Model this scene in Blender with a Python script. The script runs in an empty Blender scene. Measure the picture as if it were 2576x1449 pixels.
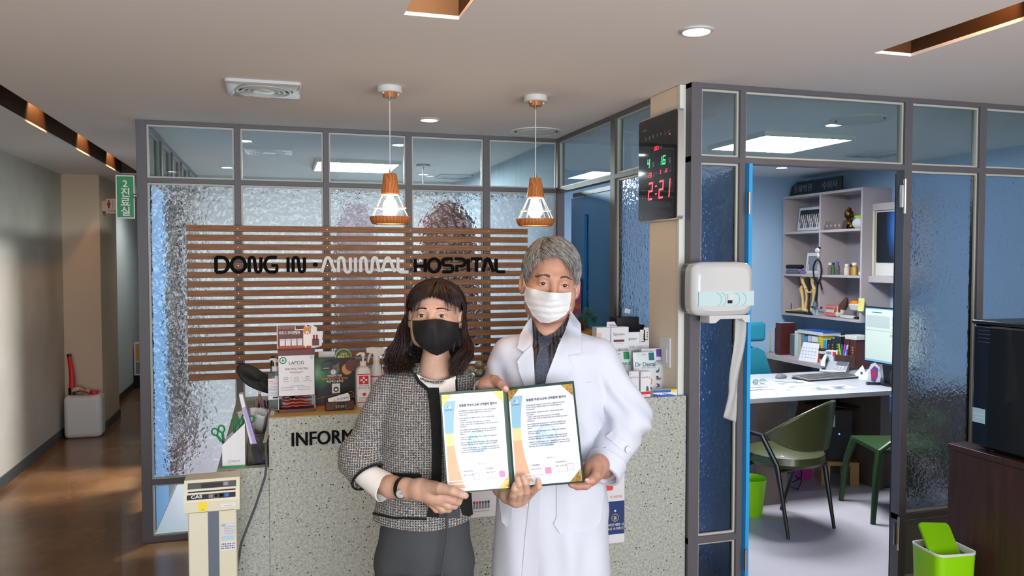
import bpy, math, random
import numpy as np
from mathutils import Vector, Matrix, noise
from mathutils.bvhtree import BVHTree
from mathutils.geometry import delaunay_2d_cdt
random.seed(7)
sc = bpy.context.scene
COL = sc.collection
# ---------------------------------------------------------------- camera
F, CX, CY, PITCH, YAW, CZ = 1980., 1288., 724.5, math.radians(2.05), math.radians(16.62), 1.65
cd = bpy.data.cameras.new('camera'); cam = bpy.data.objects.new('camera', cd); COL.objects.link(cam)
cd.sensor_width = 36; cd.lens = F / 2576 * 36; cd.clip_start = .05
cam.location = (0, 0, CZ); cam.rotation_euler = (math.pi / 2 - PITCH, 0, -YAW)
sc.camera = cam
# ---------------------------------------------------------------- view, world, daylight
sc.view_settings.view_transform = 'Standard'; sc.view_settings.look = 'None'
sc.view_settings.gamma = 1; sc.view_settings.use_curve_mapping = False
sc.view_settings.exposure = 0.0
try:
    sc.cycles.max_bounces = 7; sc.cycles.adaptive_threshold = .02; sc.cycles.caustics_reflective = False; sc.cycles.caustics_refractive = False
    sc.cycles.sample_clamp_indirect = 4; sc.cycles.use_denoising = True
except Exception: pass
w = bpy.data.worlds.new('world'); sc.world = w; w.use_nodes = True
w.node_tree.nodes['Background'].inputs[0].default_value = (.62, .78, 1, 1)
w.node_tree.nodes['Background'].inputs[1].default_value = .5

def area(name, loc, rot, sx, sy, power, col):
    l = bpy.data.lights.new(name, 'AREA'); l.shape = 'RECTANGLE'; l.size = sx; l.size_y = sy; l.energy = power; l.color = col
    o = bpy.data.objects.new(name, l); COL.objects.link(o); o.location = loc; o.rotation_euler = rot; return o
# daylight entering through the glazed shop front behind the camera
area('daylight_shopfront', (.9, -2.3, 1.35), (math.radians(-120), 0, math.pi), 4.8, 2.0, 300, (.93, .96, 1))

def spot(name, loc, power, col, ang=70, rot=(0, 0, 0), rad=.02, blend=.4):
    l = bpy.data.lights.new(name, 'SPOT'); l.energy = power; l.color = col; l.spot_size = math.radians(ang); l.spot_blend = blend; l.shadow_soft_size = rad
    o = bpy.data.objects.new(name, l); COL.objects.link(o); o.location = loc; o.rotation_euler = rot; return o

# ---------------------------------------------------------------- pixel rays -> real points
def ray(u, v):
    x = (u - CX) / F; y = 1.; z = -(v - CY) / F
    y, z = y * math.cos(PITCH) + z * math.sin(PITCH), -y * math.sin(PITCH) + z * math.cos(PITCH)
    return x, y, z
def wray(u, v):
    x, y, z = ray(u, v)
    return x * math.cos(YAW) + y * math.sin(YAW), -x * math.sin(YAW) + y * math.cos(YAW), z
def atY(u, v, Y):
    r = wray(u, v); t = Y / r[1]; return Vector((r[0] * t, Y, CZ + r[2] * t))
def atX(u, v, X):
    r = wray(u, v); t = X / r[0]; return Vector((X, r[1] * t, CZ + r[2] * t))
def atZ(u, v, Z):
    r = wray(u, v); t = (Z - CZ) / r[2]; return Vector((r[0] * t, r[1] * t, Z))

# ---------------------------------------------------------------- materials
def lin(h):
    if isinstance(h, (tuple, list)): return tuple(h)[:3]
    h = h.lstrip('#'); c = [int(h[i:i + 2], 16) / 255 for i in (0, 2, 4)]
    return tuple(x / 12.92 if x <= .04045 else ((x + .055) / 1.055) ** 2.4 for x in c)
MATS = {}
def M(name, col='#808080', rough=.5, metal=0, emit=0, spec=.5, trans=0, ior=1.45, coat=0, sheen=0, sss=0):
    if name in MATS: return MATS[name]
    m = bpy.data.materials.new(name); m.use_nodes = True; b = m.node_tree.nodes['Principled BSDF']; c = lin(col)
    b.inputs['Base Color'].default_value = (*c, 1); b.inputs['Roughness'].default_value = rough; b.inputs['Metallic'].default_value = metal
    b.inputs['Specular IOR Level'].default_value = spec; b.inputs['Transmission Weight'].default_value = trans; b.inputs['IOR'].default_value = ior
    b.inputs['Coat Weight'].default_value = coat; b.inputs['Sheen Weight'].default_value = sheen
    if sss: b.inputs['Subsurface Weight'].default_value = sss; b.inputs['Subsurface Scale'].default_value = .008
    if emit: b.inputs['Emission Color'].default_value = (*c, 1); b.inputs['Emission Strength'].default_value = emit
    m.diffuse_color = (*c, 1)
    MATS[name] = m; return m
def nd(m, t, **k):
    n = m.node_tree.nodes.new(t)
    for a, b in k.items():
        if a in n.inputs: n.inputs[a].default_value = b
        else: setattr(n, a, b)
    return n
def ln(m, a, b): m.node_tree.links.new(a, b)
def coords(m, scale=(1, 1, 1), kind='Object'):
    tc = nd(m, 'ShaderNodeTexCoord'); mp = nd(m, 'ShaderNodeMapping'); mp.inputs['Scale'].default_value = scale
    ln(m, tc.outputs[kind], mp.inputs[0]); return mp.outputs[0]
def ramp(m, fac, stops):
    r = nd(m, 'ShaderNodeValToRGB'); e = r.color_ramp.elements
    while len(e) < len(stops): e.new(.5)
    for i, (p, c) in enumerate(stops): e[i].position = p; e[i].color = (*lin(c), 1)
    ln(m, fac, r.inputs[0]); return r.outputs[0]
def bump(m, h, strength=.3, dist=.002):
    b = nd(m, 'ShaderNodeBump'); b.inputs['Strength'].default_value = strength; b.inputs['Distance'].default_value = dist
    ln(m, h, b.inputs['Height']); ln(m, b.outputs[0], m.node_tree.nodes['Principled BSDF'].inputs['Normal']); return b
def tex_noise(m, vec, scale, detail=3, rough=.5):
    n = nd(m, 'ShaderNodeTexNoise', Scale=scale, Detail=detail, Roughness=rough); ln(m, vec, n.inputs['Vector']); return n.outputs[0]
def mottled(name, a, b, scale=6, rough=.6, st=(.35, .65), vec=(1, 1, 1), bmp=0, bs=80, **k):
    if name in MATS: return MATS[name]
    m = M(name, a, rough, **k); v = coords(m, vec); n = tex_noise(m, v, scale)
    ln(m, ramp(m, n, [(st[0], a), (st[1], b)]), m.node_tree.nodes['Principled BSDF'].inputs['Base Color'])
    if bmp: bump(m, tex_noise(m, v, bs), bmp)
    return m
def BS(m): return m.node_tree.nodes['Principled BSDF']

# ---------------------------------------------------------------- mesh builder
TXT = {}
def text_geo(s, bold=0):
    k = (s, bold)
    if k not in TXT:
        c = bpy.data.curves.new('t', 'FONT'); c.body = s; c.offset = bold; c.resolution_u = 3
        o = bpy.data.objects.new('t', c); me = bpy.data.meshes.new_from_object(o)
        TXT[k] = ([(q.co.x, q.co.y) for q in me.vertices], [tuple(p.vertices) for p in me.polygons])
        bpy.data.objects.remove(o); bpy.data.curves.remove(c); bpy.data.meshes.remove(me)
    return TXT[k]
class MB:
    def __init__(s, m=None): s.v = []; s.f = []; s.mi = []; s.ms = []; s.m0 = m
    def mx(s, m):
        m = m or s.m0
        if isinstance(m, str): m = MATS[m]
        if m not in s.ms: s.ms.append(m)
        return s.ms.index(m)
    def add(s, vs, fs, m=None):
        o = len(s.v); i = s.mx(m); s.v += [tuple(p) for p in vs]; s.f += [tuple(o + j for j in f) for f in fs]; s.mi += [i] * len(fs); return s
    def box(s, x0, x1, y0, y1, z0, z1, m=None, R=None, o=(0, 0, 0)):
        vs = [Vector((x, y, z)) for x in (x0, x1) for y in (y0, y1) for z in (z0, z1)]
        if R is not None: vs = [R @ p for p in vs]
        vs = [p + Vector(o) for p in vs]
        return s.add(vs, [(0, 1, 3, 2), (4, 6, 7, 5), (0, 4, 5, 1), (2, 3, 7, 6), (0, 2, 6, 4), (1, 5, 7, 3)], m)
    def cyl(s, p0, p1, r0, r1=None, n=20, m=None, cap=True):
        return s.tube([p0, p1], [r0, r0 if r1 is None else r1], n, m, cap)
    def tube(s, pts, r, n=8, m=None, cap=True, closed=False, flat=1.):
        pts = [Vector(p) for p in pts]; N = len(pts)
        if not hasattr(r, '__len__'): r = [r] * N
        vs = []; up = None
        for i, p in enumerate(pts):
            a = pts[(i - 1) % N] if (closed or i > 0) else p; b = pts[(i + 1) % N] if (closed or i < N - 1) else p
            t = (b - a); t = t.normalized() if t.length > 1e-9 else Vector((0, 0, 1))
            if up is None: up = Vector((0, 0, 1)) if abs(t.z) < .9 else Vector((0, 1, 0))
            x = up - t * up.dot(t)
            if x.length < 1e-6: x = t.orthogonal()
            x.normalize(); y = t.cross(x); up = x
            for k in range(n):
                a_ = 2 * math.pi * k / n; vs.append(p + (x * math.cos(a_) + y * math.sin(a_) * flat) * r[i])
        fs = []
        for i in range(N if closed else N - 1):
            j = (i + 1) % N
            for k in range(n): fs.append((i * n + k, i * n + (k + 1) % n, j * n + (k + 1) % n, j * n + k))
        if cap and not closed: fs += [tuple(range(n))[::-1], tuple((N - 1) * n + k for k in range(n))]
        return s.add(vs, fs, m)
    def lathe(s, prof, c=(0, 0, 0), n=24, m=None, R=None, sx=1, sy=1):
        vs = []; c = Vector(c)
        for r, z in prof:
            for k in range(n):
                a = 2 * math.pi * k / n; p = Vector((r * math.cos(a) * sx, r * math.sin(a) * sy, z)); vs.append(c + (R @ p if R is not None else p))
        fs = []
        for i in range(len(prof) - 1):
            for k in range(n): fs.append((i * n + k, i * n + (k + 1) % n, (i + 1) * n + (k + 1) % n, (i + 1) * n + k))
        ring = prof[0][0] > 1e-6 and prof[-1][0] > 1e-6 and abs(prof[0][0] - prof[-1][0]) + abs(prof[0][1] - prof[-1][1]) < .031
        if ring: N_ = len(prof) - 1; fs += [(N_ * n + k, N_ * n + (k + 1) % n, (k + 1) % n, k) for k in range(n)]; return s.add(vs, fs, m)
        if prof[0][0] > 1e-6: fs.append(tuple(range(n))[::-1])
        if prof[-1][0] > 1e-6: fs.append(tuple((len(prof) - 1) * n + k for k in range(n)))
        return s.add(vs, fs, m)
    def prism(s, poly, o, ax, ay, t, m=None, mside=None):
        o, ax, ay, t = Vector(o), Vector(ax), Vector(ay), Vector(t); n = len(poly)
        a = [o + ax * p[0] + ay * p[1] for p in poly]
        if t.length < 1e-9: return s.add(a, [tuple(range(n))], m)
        s.add(a + [p + t for p in a], [tuple(range(n))[::-1], tuple(range(n, 2 * n))], m)
        return s.add(a + [p + t for p in a], [(i, (i + 1) % n, n + (i + 1) % n, n + i) for i in range(n)], mside or m)
    def sph(s, c, r, m=None, nu=20, nv=12, R=None):
        if not hasattr(r, '__len__'): r = (r, r, r)
        vs = []; c = Vector(c)
        for j in range(nv + 1):
            th = math.pi * j / nv
            for i in range(nu):
                a = 2 * math.pi * i / nu; p = Vector((r[0] * math.sin(th) * math.cos(a), r[1] * math.sin(th) * math.sin(a), r[2] * math.cos(th)))
                vs.append(c + (R @ p if R is not None else p))
        return s.add(vs, [(j * nu + i, (j + 1) * nu + i, (j + 1) * nu + (i + 1) % nu, j * nu + (i + 1) % nu) for j in range(nv) for i in range(nu)], m)
    def grid(s, fn, nu, nv, m=None, cu=False):
        vs = [fn(i / (nu if cu else nu - 1), j / (nv - 1)) for j in range(nv) for i in range(nu)]
        return s.add(vs, [(j * nu + i, j * nu + (i + 1) % nu, (j + 1) * nu + (i + 1) % nu, (j + 1) * nu + i) for j in range(nv - 1) for i in range(nu if cu else nu - 1)], m)
    def text(s, t, o, ax, ay, size, m=None, al='l', bold=0, fn=None, wide=1., maxw=None, cm=False):
        V, Fs = text_geo(t, bold)
        if not V: return s
        x0 = min(p[0] for p in V); x1 = max(p[0] for p in V); sh = {'l': x0, 'c': (x0 + x1) / 2, 'r': x1}[al]
        k = size * wide
        if maxw: k = min(k, maxw / max(x1 - x0, 1e-6))
        yo = (min(p[1] for p in V) + max(p[1] for p in V)) / 2 if cm else 0
        if fn: vs = [fn(o[0] + (p[0] - sh) * k, o[1] + (p[1] - yo) * size) for p in V]
        else:
            o, ax, ay = Vector(o), Vector(ax), Vector(ay); vs = [o + ax * ((p[0] - sh) * k) + ay * ((p[1] - yo) * size) for p in V]
        return s.add(vs, Fs, m)
    def xf(s, Mx): s.v = [tuple(Mx @ Vector(p)) for p in s.v]; return s
    def build(s, name, parent=None, smooth=True, bevel=0, seg=2, loc=None, solid=0, sub=0, angle=35):
        me = bpy.data.meshes.new(name); me.from_pydata(s.v, [], s.f)
        for m in s.ms: me.materials.append(m)
        me.polygons.foreach_set('material_index', s.mi); me.update()
        if smooth:
            me.shade_smooth()
            try: me.set_sharp_from_angle(angle=math.radians(angle))
            except Exception: pass
        o = bpy.data.objects.new(name, me); COL.objects.link(o)
        if parent is not None: o.parent = parent
        if loc: o.location = loc
        if bevel:
            b = o.modifiers.new('b', 'BEVEL'); b.width = bevel; b.segments = seg; b.limit_method = 'ANGLE'; b.angle_limit = math.radians(40)
        if solid: q = o.modifiers.new('s', 'SOLIDIFY'); q.thickness = solid; q.offset = 0
        if sub: q = o.modifiers.new('u', 'SUBSURF'); q.levels = sub; q.render_levels = sub
        return o
def tag(o, label, cat, group=None, kind=None):
    if label: o['label'] = label
    if cat: o['category'] = cat
    if group: o['group'] = group
    if kind: o['kind'] = kind
    return o
def T(name, label, cat, loc=(0, 0, 0), rz=0, group=None, kind=None):
    o = bpy.data.objects.new(name, None); COL.objects.link(o); o.location = loc; o.rotation_euler = (0, 0, rz); o.empty_display_size = .05
    return tag(o, label, cat, group, kind)
def S(o, label=None): o['kind'] = 'structure'; return o
def dup(root, loc, label=None, rz=None, group=None):
    r = root.copy(); COL.objects.link(r); r.location = loc
    if rz is not None: r.rotation_euler = (0, 0, rz)
    if label: r['label'] = label
    if group: r['group'] = group
    for ch in list(root.children):
        c = ch.copy(); COL.objects.link(c); c.parent = r
        for g in list(ch.children):
            d = g.copy(); COL.objects.link(d); d.parent = c
    return r
XA, YA, ZA = Vector((1, 0, 0)), Vector((0, 1, 0)), Vector((0, 0, 1))
def rrect(w, h, r, n=5, cx=0, cy=0):
    out = []
    for sx, sy, a0 in ((1, 1, 0), (-1, 1, 90), (-1, -1, 180), (1, -1, 270)):
        for i in range(n + 1):
            a = math.radians(a0 + 90 * i / n); out.append((cx + sx * (w / 2 - r) + r * math.cos(a), cy + sy * (h / 2 - r) + r * math.sin(a)))
    return out
def circ(r, n=24, cx=0, cy=0, sy=1): return [(cx + r * math.cos(2 * math.pi * i / n), cy + r * sy * math.sin(2 * math.pi * i / n)) for i in range(n)]

# ---------------------------------------------------------------- palette
M('frame_grey', '#5a585e', .45); M('bead_white', '#b4b6ae', .4); M('black', '#0b0b0c', .35); M('black_matte', '#111113', .7)
M('white', '#d3d3cf', .4); M('white_gloss', '#c8cbcd', .2, coat=.4); M('white_paper', '#d9dbe0', .6); M('chrome', '#c8c8c8', .18, 1)
M('steel', '#9b9b9b', .3, 1); M('print_dark', '#26262a', .7); M('print_grey', '#7d8088', .7); M('red', '#c8202a', .45); M('red_deep', '#8c1a20', .5)
M('green', '#0f7a45', .5); M('blue', '#1f5fb8', .45); M('orange', '#e0702a', .5); M('yellow', '#e6cf30', .5); M('purple', '#5d3f8c', .5)
M('teal', '#0b6476', .5); M('gold', '#c9a552', .35, .6); M('clear', '#f2f6f8', .04, trans=1, ior=1.3); M('brown', '#5a3526', .5)
M('lamp_white', '#ffffff', .5, emit=14); M('panel_light', (.93, .96, 1), .5, emit=75); M('bulb', (1, .80, .55), .5, emit=38)
M('lime', '#86c80a', .35); M('cream', '#cfcbb4', .45); M('slate', '#5b6472', .5); M('pink', '#c23a9a', .5); M('sky_print', '#9fc6dc', .6)
# ================================================================ SETTING
ZC = 2.452
m = M('ceiling_paint', '#ede9e7', .85); v = coords(m); bump(m, tex_noise(m, v, 60), .05)
mottled('wall_olive', '#bcb8aa', '#b3afa1', 3, .75); M('wall_beige', '#cdb9a0', .8); M('wall_cream', '#e6d6c2', .75); M('wall_sky', '#9dbad6', .75); M('wall_pale', '#d0dadb', .75); M('wall_lake', '#aec4d2', .75); M('wall_white', '#c9c9c4', .8)
m = M('floor_epoxy', '#6e4a2c', .27, coat=.2); v = coords(m)
n1 = tex_noise(m, v, 1.3, 5, .6); ln(m, ramp(m, n1, [(.3, '#5c3c22'), (.5, '#7d5633'), (.72, '#97704a')]), BS(m).inputs['Base Color'])
M('floor_lilac', '#b3afb8', .3)
m = M('slot_paint', '#3a2616', .5)

B = MB('floor_epoxy'); B.box(-2.2, 5.2, -2.6, 3.24, -.1, 0); B.box(-2.2, -.74, 3.24, 14, -.1, 0); B.box(-.74, 1.8, 3.24, 4.97, -.1, 0)
S(B.build('floor', smooth=False))
B = MB('floor_lilac'); B.box(1.8, 5.2, 3.24, 6.8, -.1, 0); B.box(-.74, 1.8, 4.97, 8.2, -.1, 0); S(B.build('floor', smooth=False))
# ceiling with three long slots
SL = [(-1.387, -1.205, -1.5, 8.15), (.407, .590, -1.5, 2.60), (2.231, 2.405, -1.5, 2.555)]
B = MB('ceiling_paint'); xs = [-2.2] + [x for s_ in SL for x in s_[:2]] + [5.2]
for i in range(0, len(xs), 2): B.box(xs[i], xs[i + 1], -2.6, 14, ZC, ZC + .012)
for a, b, y0, y1 in SL: B.box(a, b, -2.6, y0, ZC, ZC + .012); B.box(a, b, y1, 14, ZC, ZC + .012)
B.box(-2.2, 5.2, -2.6, 14, ZC + .30, ZC + .33)
cl = S(B.build('ceiling', smooth=False))
for k, (a, b, y0, y1) in enumerate(SL):
    B = MB('slot_paint'); t = .01
    B.box(a - t, a, y0, y1, ZC + .012, ZC + .27); B.box(b, b + t, y0, y1, ZC + .012, ZC + .27); B.box(a - t, b + t, y0 - t, y0, ZC + .012, ZC + .27)
    B.box(a - t, b + t, y1, y1 + t, ZC + .012, ZC + .27); B.box(a - t, b + t, y0 - t, y1 + t, ZC + .27, ZC + .28)
    S(B.build('trim_%d' % (k + 1), smooth=False))
def slot_lamp(x, y, aim, label, power=9, side=1):
    t = T('slot_spotlight', label, 'spotlight', (x, y, ZC + .268), 0, 'spotlights inside the ceiling slots')
    B = MB('black'); B.cyl((0, 0, 0), (0, 0, -.012), .03); B.cyl((0, 0, -.012), (0, 0, -.05), .022, .026); B.build('housing', t)
    B = MB(M('lamp_warm', (1, .62, .30), .5, emit=6)); B.cyl((0, 0, -.0505), (0, 0, -.052), .018); B.build('lens', t)
    spot('slot_light', (x, y, ZC + .20), power, (1, .50, .2), 100, aim, .012, .35)
for y, w_ in ((2.75, 'nearest the viewer'), (4.36, 'second from the viewer'), (5.42, 'at the left edge of the hallway'), (6.62, 'past the green room sign'), (7.65, 'at the far end')):
    slot_lamp(-1.262, y, (0, math.radians(52), 0), 'warm spotlight inside the left ceiling slot, the one %s' % w_, 14)
slot_lamp(.5, 2.1, (math.radians(50), 0, 0), 'warm spotlight inside the middle ceiling slot', 28)
slot_lamp(2.32, 2.05, (math.radians(48), 0, 0), 'warm spotlight inside the right ceiling slot', 15)

def wall(name, x0, x1, y0, y1, m, z0=0, z1=ZC, **k): B = MB(m); B.box(x0, x1, y0, y1, z0, z1); return S(B.build(name, smooth=False, **k))
wall('wall_left', -2.05, -1.93, -2.6, 8.30, 'wall_olive'); wall('wall_corner', -2.05, -1.61, 8.30, 9.1, 'wall_beige')
wall('wall_hallway', -2.05, -1.78, 9.35, 13.0, 'wall_pale'); wall('wall_recess', -2.05, -1.90, 9.1, 9.35, 'wall_sky')
wall('wall_hallway_side', -.80, -.74, 8.12, 13, 'wall_pale'); wall('wall_end', -2.05, -.7, 12.9, 13.0, 'black_matte')
wall('wall_back', -.8, 1.86, 8.05, 8.12, 'wall_pale'); wall('wall_middle', 1.78, 1.86, 4.99, 8.05, 'wall_lake')
wall('wall_office_back', 1.86, 5.1, 6.63, 6.7, 'wall_sky'); wall('wall_office_right', 5.0, 5.1, 3.24, 6.63, 'wall_sky')
wall('wall_right', 5.0, 5.1, -2.6, 3.24, 'wall_white')
B = MB('wall_white'); B.box(-2.05, -1.5, -2.7, -2.6, 0, ZC); B.box(3.4, 5.1, -2.7, -2.6, 0, ZC); B.box(-1.5, 3.4, -2.7, -2.6, 0, .3); B.box(-1.5, 3.4, -2.7, -2.6, 2.36, ZC)
S(B.build('wall_front', smooth=False))
M('base_dark', '#3c3f3c', .5)
B = MB('base_dark'); B.box(-1.93, -1.918, -2.6, 8.30, 0, .08); S(B.build('baseboard_left', smooth=False))
B = MB('base_dark'); B.box(-1.61, -1.598, 8.30, 9.1, 0, .08); B.box(-1.78, -1.768, 9.35, 12.9, 0, .08); B.box(-1.93, -1.61, 8.288, 8.30, 0, .08); S(B.build('baseboard_hallway', smooth=False))
# beige column face with light edge strip between the partition and the right-hand glazing
B = MB('wall_cream'); B.box(1.775, 1.84, 3.262, 3.556, 0, ZC - .003); S(B.build('wall_column', smooth=False))
B = MB(M('strip_white', '#d8dcd4', .5)); B.box(1.770, 1.84, 3.25, 3.267, 1.0, ZC - .003); S(B.build('trim_4', smooth=False))

# ---- glass
def clear_glass(name, tint):
    m = bpy.data.materials.new(name); m.use_nodes = True; nt = m.node_tree; nt.nodes.clear()
    o = nd(m, 'ShaderNodeOutputMaterial'); t = nd(m, 'ShaderNodeBsdfTransparent'); t.inputs[0].default_value = (*lin(tint), 1)
    g = nd(m, 'ShaderNodeBsdfGlossy'); g.inputs['Roughness'].default_value = .01; fr = nd(m, 'ShaderNodeFresnel'); fr.inputs[0].default_value = 1.75
    mx = nd(m, 'ShaderNodeMixShader'); ge = nd(m, 'ShaderNodeNewGeometry'); iv = nd(m, 'ShaderNodeMath', operation='SUBTRACT'); iv.inputs[0].default_value = 1; ln(m, ge.outputs['Backfacing'], iv.inputs[1]); mu = nd(m, 'ShaderNodeMath', operation='MULTIPLY'); ln(m, fr.outputs[0], mu.inputs[0]); ln(m, iv.outputs[0], mu.inputs[1]); ln(m, mu.outputs[0], mx.inputs[0]); ln(m, t.outputs[0], mx.inputs[1]); ln(m, g.outputs[0], mx.inputs[2]); ln(m, mx.outputs[0], o.inputs[0])
    MATS[name] = m; return m
clear_glass('glass_clear', '#e4ecea')
def hammered(name, tint, sc_, bm, rough=.06, clr=0.0, dist=.004):
    m = M(name, tint, rough, trans=1, ior=1.33); v = coords(m); a = nd(m, 'ShaderNodeTexVoronoi', Scale=sc_); a.feature = 'SMOOTH_F1'
    nz = nd(m, 'ShaderNodeTexNoise', Scale=sc_ * .8, Detail=2); ln(m, v, nz.inputs['Vector'])
    mixv = nd(m, 'ShaderNodeMixRGB'); mixv.inputs[0].default_value = .03; ln(m, v, mixv.inputs[1]); ln(m, nz.outputs[1], mixv.inputs[2]); ln(m, mixv.outputs[0], a.inputs['Vector'])
    bump(m, a.outputs['Distance'], bm, dist); return m
hammered('glass_hammered', '#f0f4f4', 40, 1.0, dist=.0065); hammered('glass_pebbled', '#dce8f2', 52, .55, dist=.005)

def glazing(name, along, c, t, xs, zs, panes, y_in=.0, bead=.010):
    """a steel partition: bars + one pane per opening. along 'x' or 'y'; c = plane; t = half thickness; xs/zs = lists of (lo, hi) bars."""
    def bx(B, a0, a1, z0, z1, w0, w1, m=None):
        if along == 'x': B.box(a0, a1, w0, w1, z0, z1, m)
        else: B.box(w0, w1, a0, a1, z0, z1, m)
    B = MB('frame_grey')
    for a0, a1 in xs[0]: bx(B, a0, a1, xs[1][0], xs[1][1], c - t, c + t)
    e = .0006
    for z0, z1, a0, a1 in zs: bx(B, a0, a1, z0, z1, c - t + e, c + t - e)
    fr = S(B.build(name, smooth=False, bevel=.0015, seg=1))
    for a0, a1, z0, z1, gm in panes:
        B = MB('bead_white')
        for q in ((a0, a1, z1 - bead, z1), (a0, a1, z0, z0 + bead), (a0, a0 + bead, z0 + bead, z1 - bead), (a1 - bead, a1, z0 + bead, z1 - bead)):
            bx(B, *q, c - t * .45, c + t * .45)
        B.build('glazing_bead', fr, smooth=False)
        B = MB(gm); bx(B, a0 + .004, a1 - .004, z0 + .004, z1 - .004, c - .0025, c + .0025); B.build('glass_pane', fr, smooth=False)
    return fr
# back partition behind the counter
pc = [-.766, -.711], [-.236, -.201], [.277, .310], [.782, .820], [1.285, 1.327], [1.79, 1.80]
bars = [(a, b) for a, b in pc]
Z1, Z2, Z3, Z4 = (2.094, 2.122), (.337, .368), (0, .035), (2.428, ZC)
panes = []
for i in range(5):
    a0, a1 = bars[i][1], bars[i + 1][0]
    panes.append((a0, a1, Z1[1], Z4[0], 'glass_clear')); panes.append((a0, a1, Z2[1], Z1[0], 'glass_hammered')); panes.append((a0, a1, Z3[1], Z2[0], 'glass_pebbled' if i else 'glass_clear'))
glazing('window_1', 'x', 4.975, .025, (bars, (0, ZC)), [(a, b, -.766, 1.80) for a, b in (Z1, Z2, Z3, Z4)], panes)
# side partition (plane x = 1.80) with the blue door
ybars = [(3.556, 3.575), (4.005, 4.068), (4.925, 4.999)]
glazing('window_2', 'y', 1.81, .025, (ybars, (0, ZC)), [(a, b, 3.556, 4.95) for a, b in (Z1, Z4)] + [(0, .035, 3.556, 4.03)],
        [(3.575, 4.005, Z1[1], Z4[0], 'glass_clear'), (4.068, 4.925, Z1[1], Z4[0], 'glass_clear'), (3.575, 4.005, .035, Z1[0], 'glass_pebbled')])
# right-hand partition with the office doorway
c3 = [(1.80, 1.853), (2.052, 2.083), (2.985, 3.030), (3.455, 3.497), (3.93, 3.97), (4.45, 4.49), (4.96, 5.0)]
pn = []
for i in range(len(c3) - 1):
    a0, a1 = c3[i][1], c3[i + 1][0]
    pn.append((a0, a1, Z1[1], Z4[0], 'glass_clear'))
    if i != 1: pn.append((a0, a1, Z2[1], Z1[0], 'glass_pebbled')); pn.append((a0, a1, .035, Z2[0], 'glass_pebbled' if i != 2 else 'frame_panel'))
M('frame_panel', '#6e7478', .45)
glazing('window_3', 'x', 3.225, .028, (c3, (0, ZC)), [(a, b, 1.80, 5.0) for a, b in (Z1, Z4)] + [(a, b, x0, x1) for a, b in (Z2, Z3) for x0, x1 in ((1.8, 2.083), (2.985, 5.0))], pn)
# hallway side partition seen through the glass
yb = [(4.999, 5.06), (5.62, 5.68), (6.2, 6.26), (6.78, 6.84), (7.36, 7.42), (8.0, 8.12)]
pn = [(yb[i][1], yb[i + 1][0], Z1[1], Z4[0], 'glass_clear') for i in range(5)] + [(yb[i][1], yb[i + 1][0], Z2[1], Z1[0], 'glass_pebbled') for i in (1, 3, 4)]
glazing('window_4', 'y', -.741, .025, (yb, (0, ZC)), [(a, b, 5.0, 8.12) for a, b in (Z1, Z2, Z3, Z4)], pn)
# doors
M('door_blue', '#1272b4', .4); M('door_edge', '#2f9be0', .4)
d = S(T('door_1', None, None, (0, 0, 0)))
B = MB('door_blue'); y0, y1, z0, z1 = 4.10, 4.80, .01, 2.045
for q in ((y0, 4.50, z0, z1), (4.57, y1, z0, z1), (4.50, 4.57, z0, .9), (4.50, 4.57, 1.93, z1)): B.box(1.835, 1.875, *q)
B.build('door_leaf', d, smooth=False); B = MB('glass_hammered'); B.box(1.852, 1.858, 4.50, 4.57, .9, 1.93); B.build('door_glass', d, smooth=False)
B = MB('black'); B.box(1.83, 1.845, 4.15, 4.76, 2.05, 2.075); B.cyl((1.845, 4.58, 2.04), (1.845, 4.58, 2.07), .012, n=10); B.build('door_closer', d)
B = MB('chrome'); B.cyl((1.835, 4.16, 1.0), (1.79, 4.16, 1.0), .01, n=10); B.cyl((1.79, 4.16, 1.0), (1.79, 4.27, 1.0), .01, n=10); B.build('door_handle', d)
d = S(T('door_2', None, None)); M('door_dark', '#2b3138', .4)
B = MB('door_dark'); Rd = Matrix.Rotation(-math.atan2(.676, .737), 3, 'Z'); od = Vector((3.036, 3.262, 0)); B.box(-.036, 0, 0, .86, .01, 2.085, R=Rd, o=od); B.build('door_leaf', d, smooth=False)
B = MB(M('lock_blue', '#2a5a9c', .35)); B.box(-.034, -.006, -.003, 0, .86, .965, R=Rd, o=od); B.box(-.026, -.014, -.004, -.003, .885, .94, 'black', R=Rd, o=od); B.box(-.044, -.036, -.001, .05, .87, .95, R=Rd, o=od); B.build('door_lock', d)
for z in (1.88, .19):
    B = MB('chrome'); B.cyl((2.982, 3.19, z), (2.982, 3.19, z + .17), .009, n=12); B.box(2.955, 2.985, 3.192, 3.196, z + .03, z + .14); B.build('door_hinge', d)
d = S(T('door_3', None, None)); B = MB('door_edge'); B.box(2.084, 2.102, 3.17, 3.21, .0, 2.093); B.build('door_jamb', d, smooth=False); Rb = Matrix.Rotation(-math.atan2(.30, .954), 3, 'Z'); B = MB(M('door_face', '#5a94bd', .45)); B.box(-.036, 0, 0, .85, .01, 2.085, R=Rb, o=(2.118, 3.275, 0)); B.build('door_leaf', d, smooth=False)
for z in (1.86, .20):
    B = MB('steel'); B.cyl((2.083, 3.165, z), (2.083, 3.165, z + .1), .007, n=10); B.build('door_hinge', d)
M('door_hall', '#3d80b4', .4); d = S(T('door_4', None, None)); B = MB('door_hall'); B.box(-.745, -.705, 5.06, 5.62, .04, 2.09); B.build('door_leaf', d, smooth=False)
B = MB('chrome'); B.cyl((-.70, 5.5, 1.0), (-.66, 5.5, 1.0), .01, n=10); B.build('door_handle', d)
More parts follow.
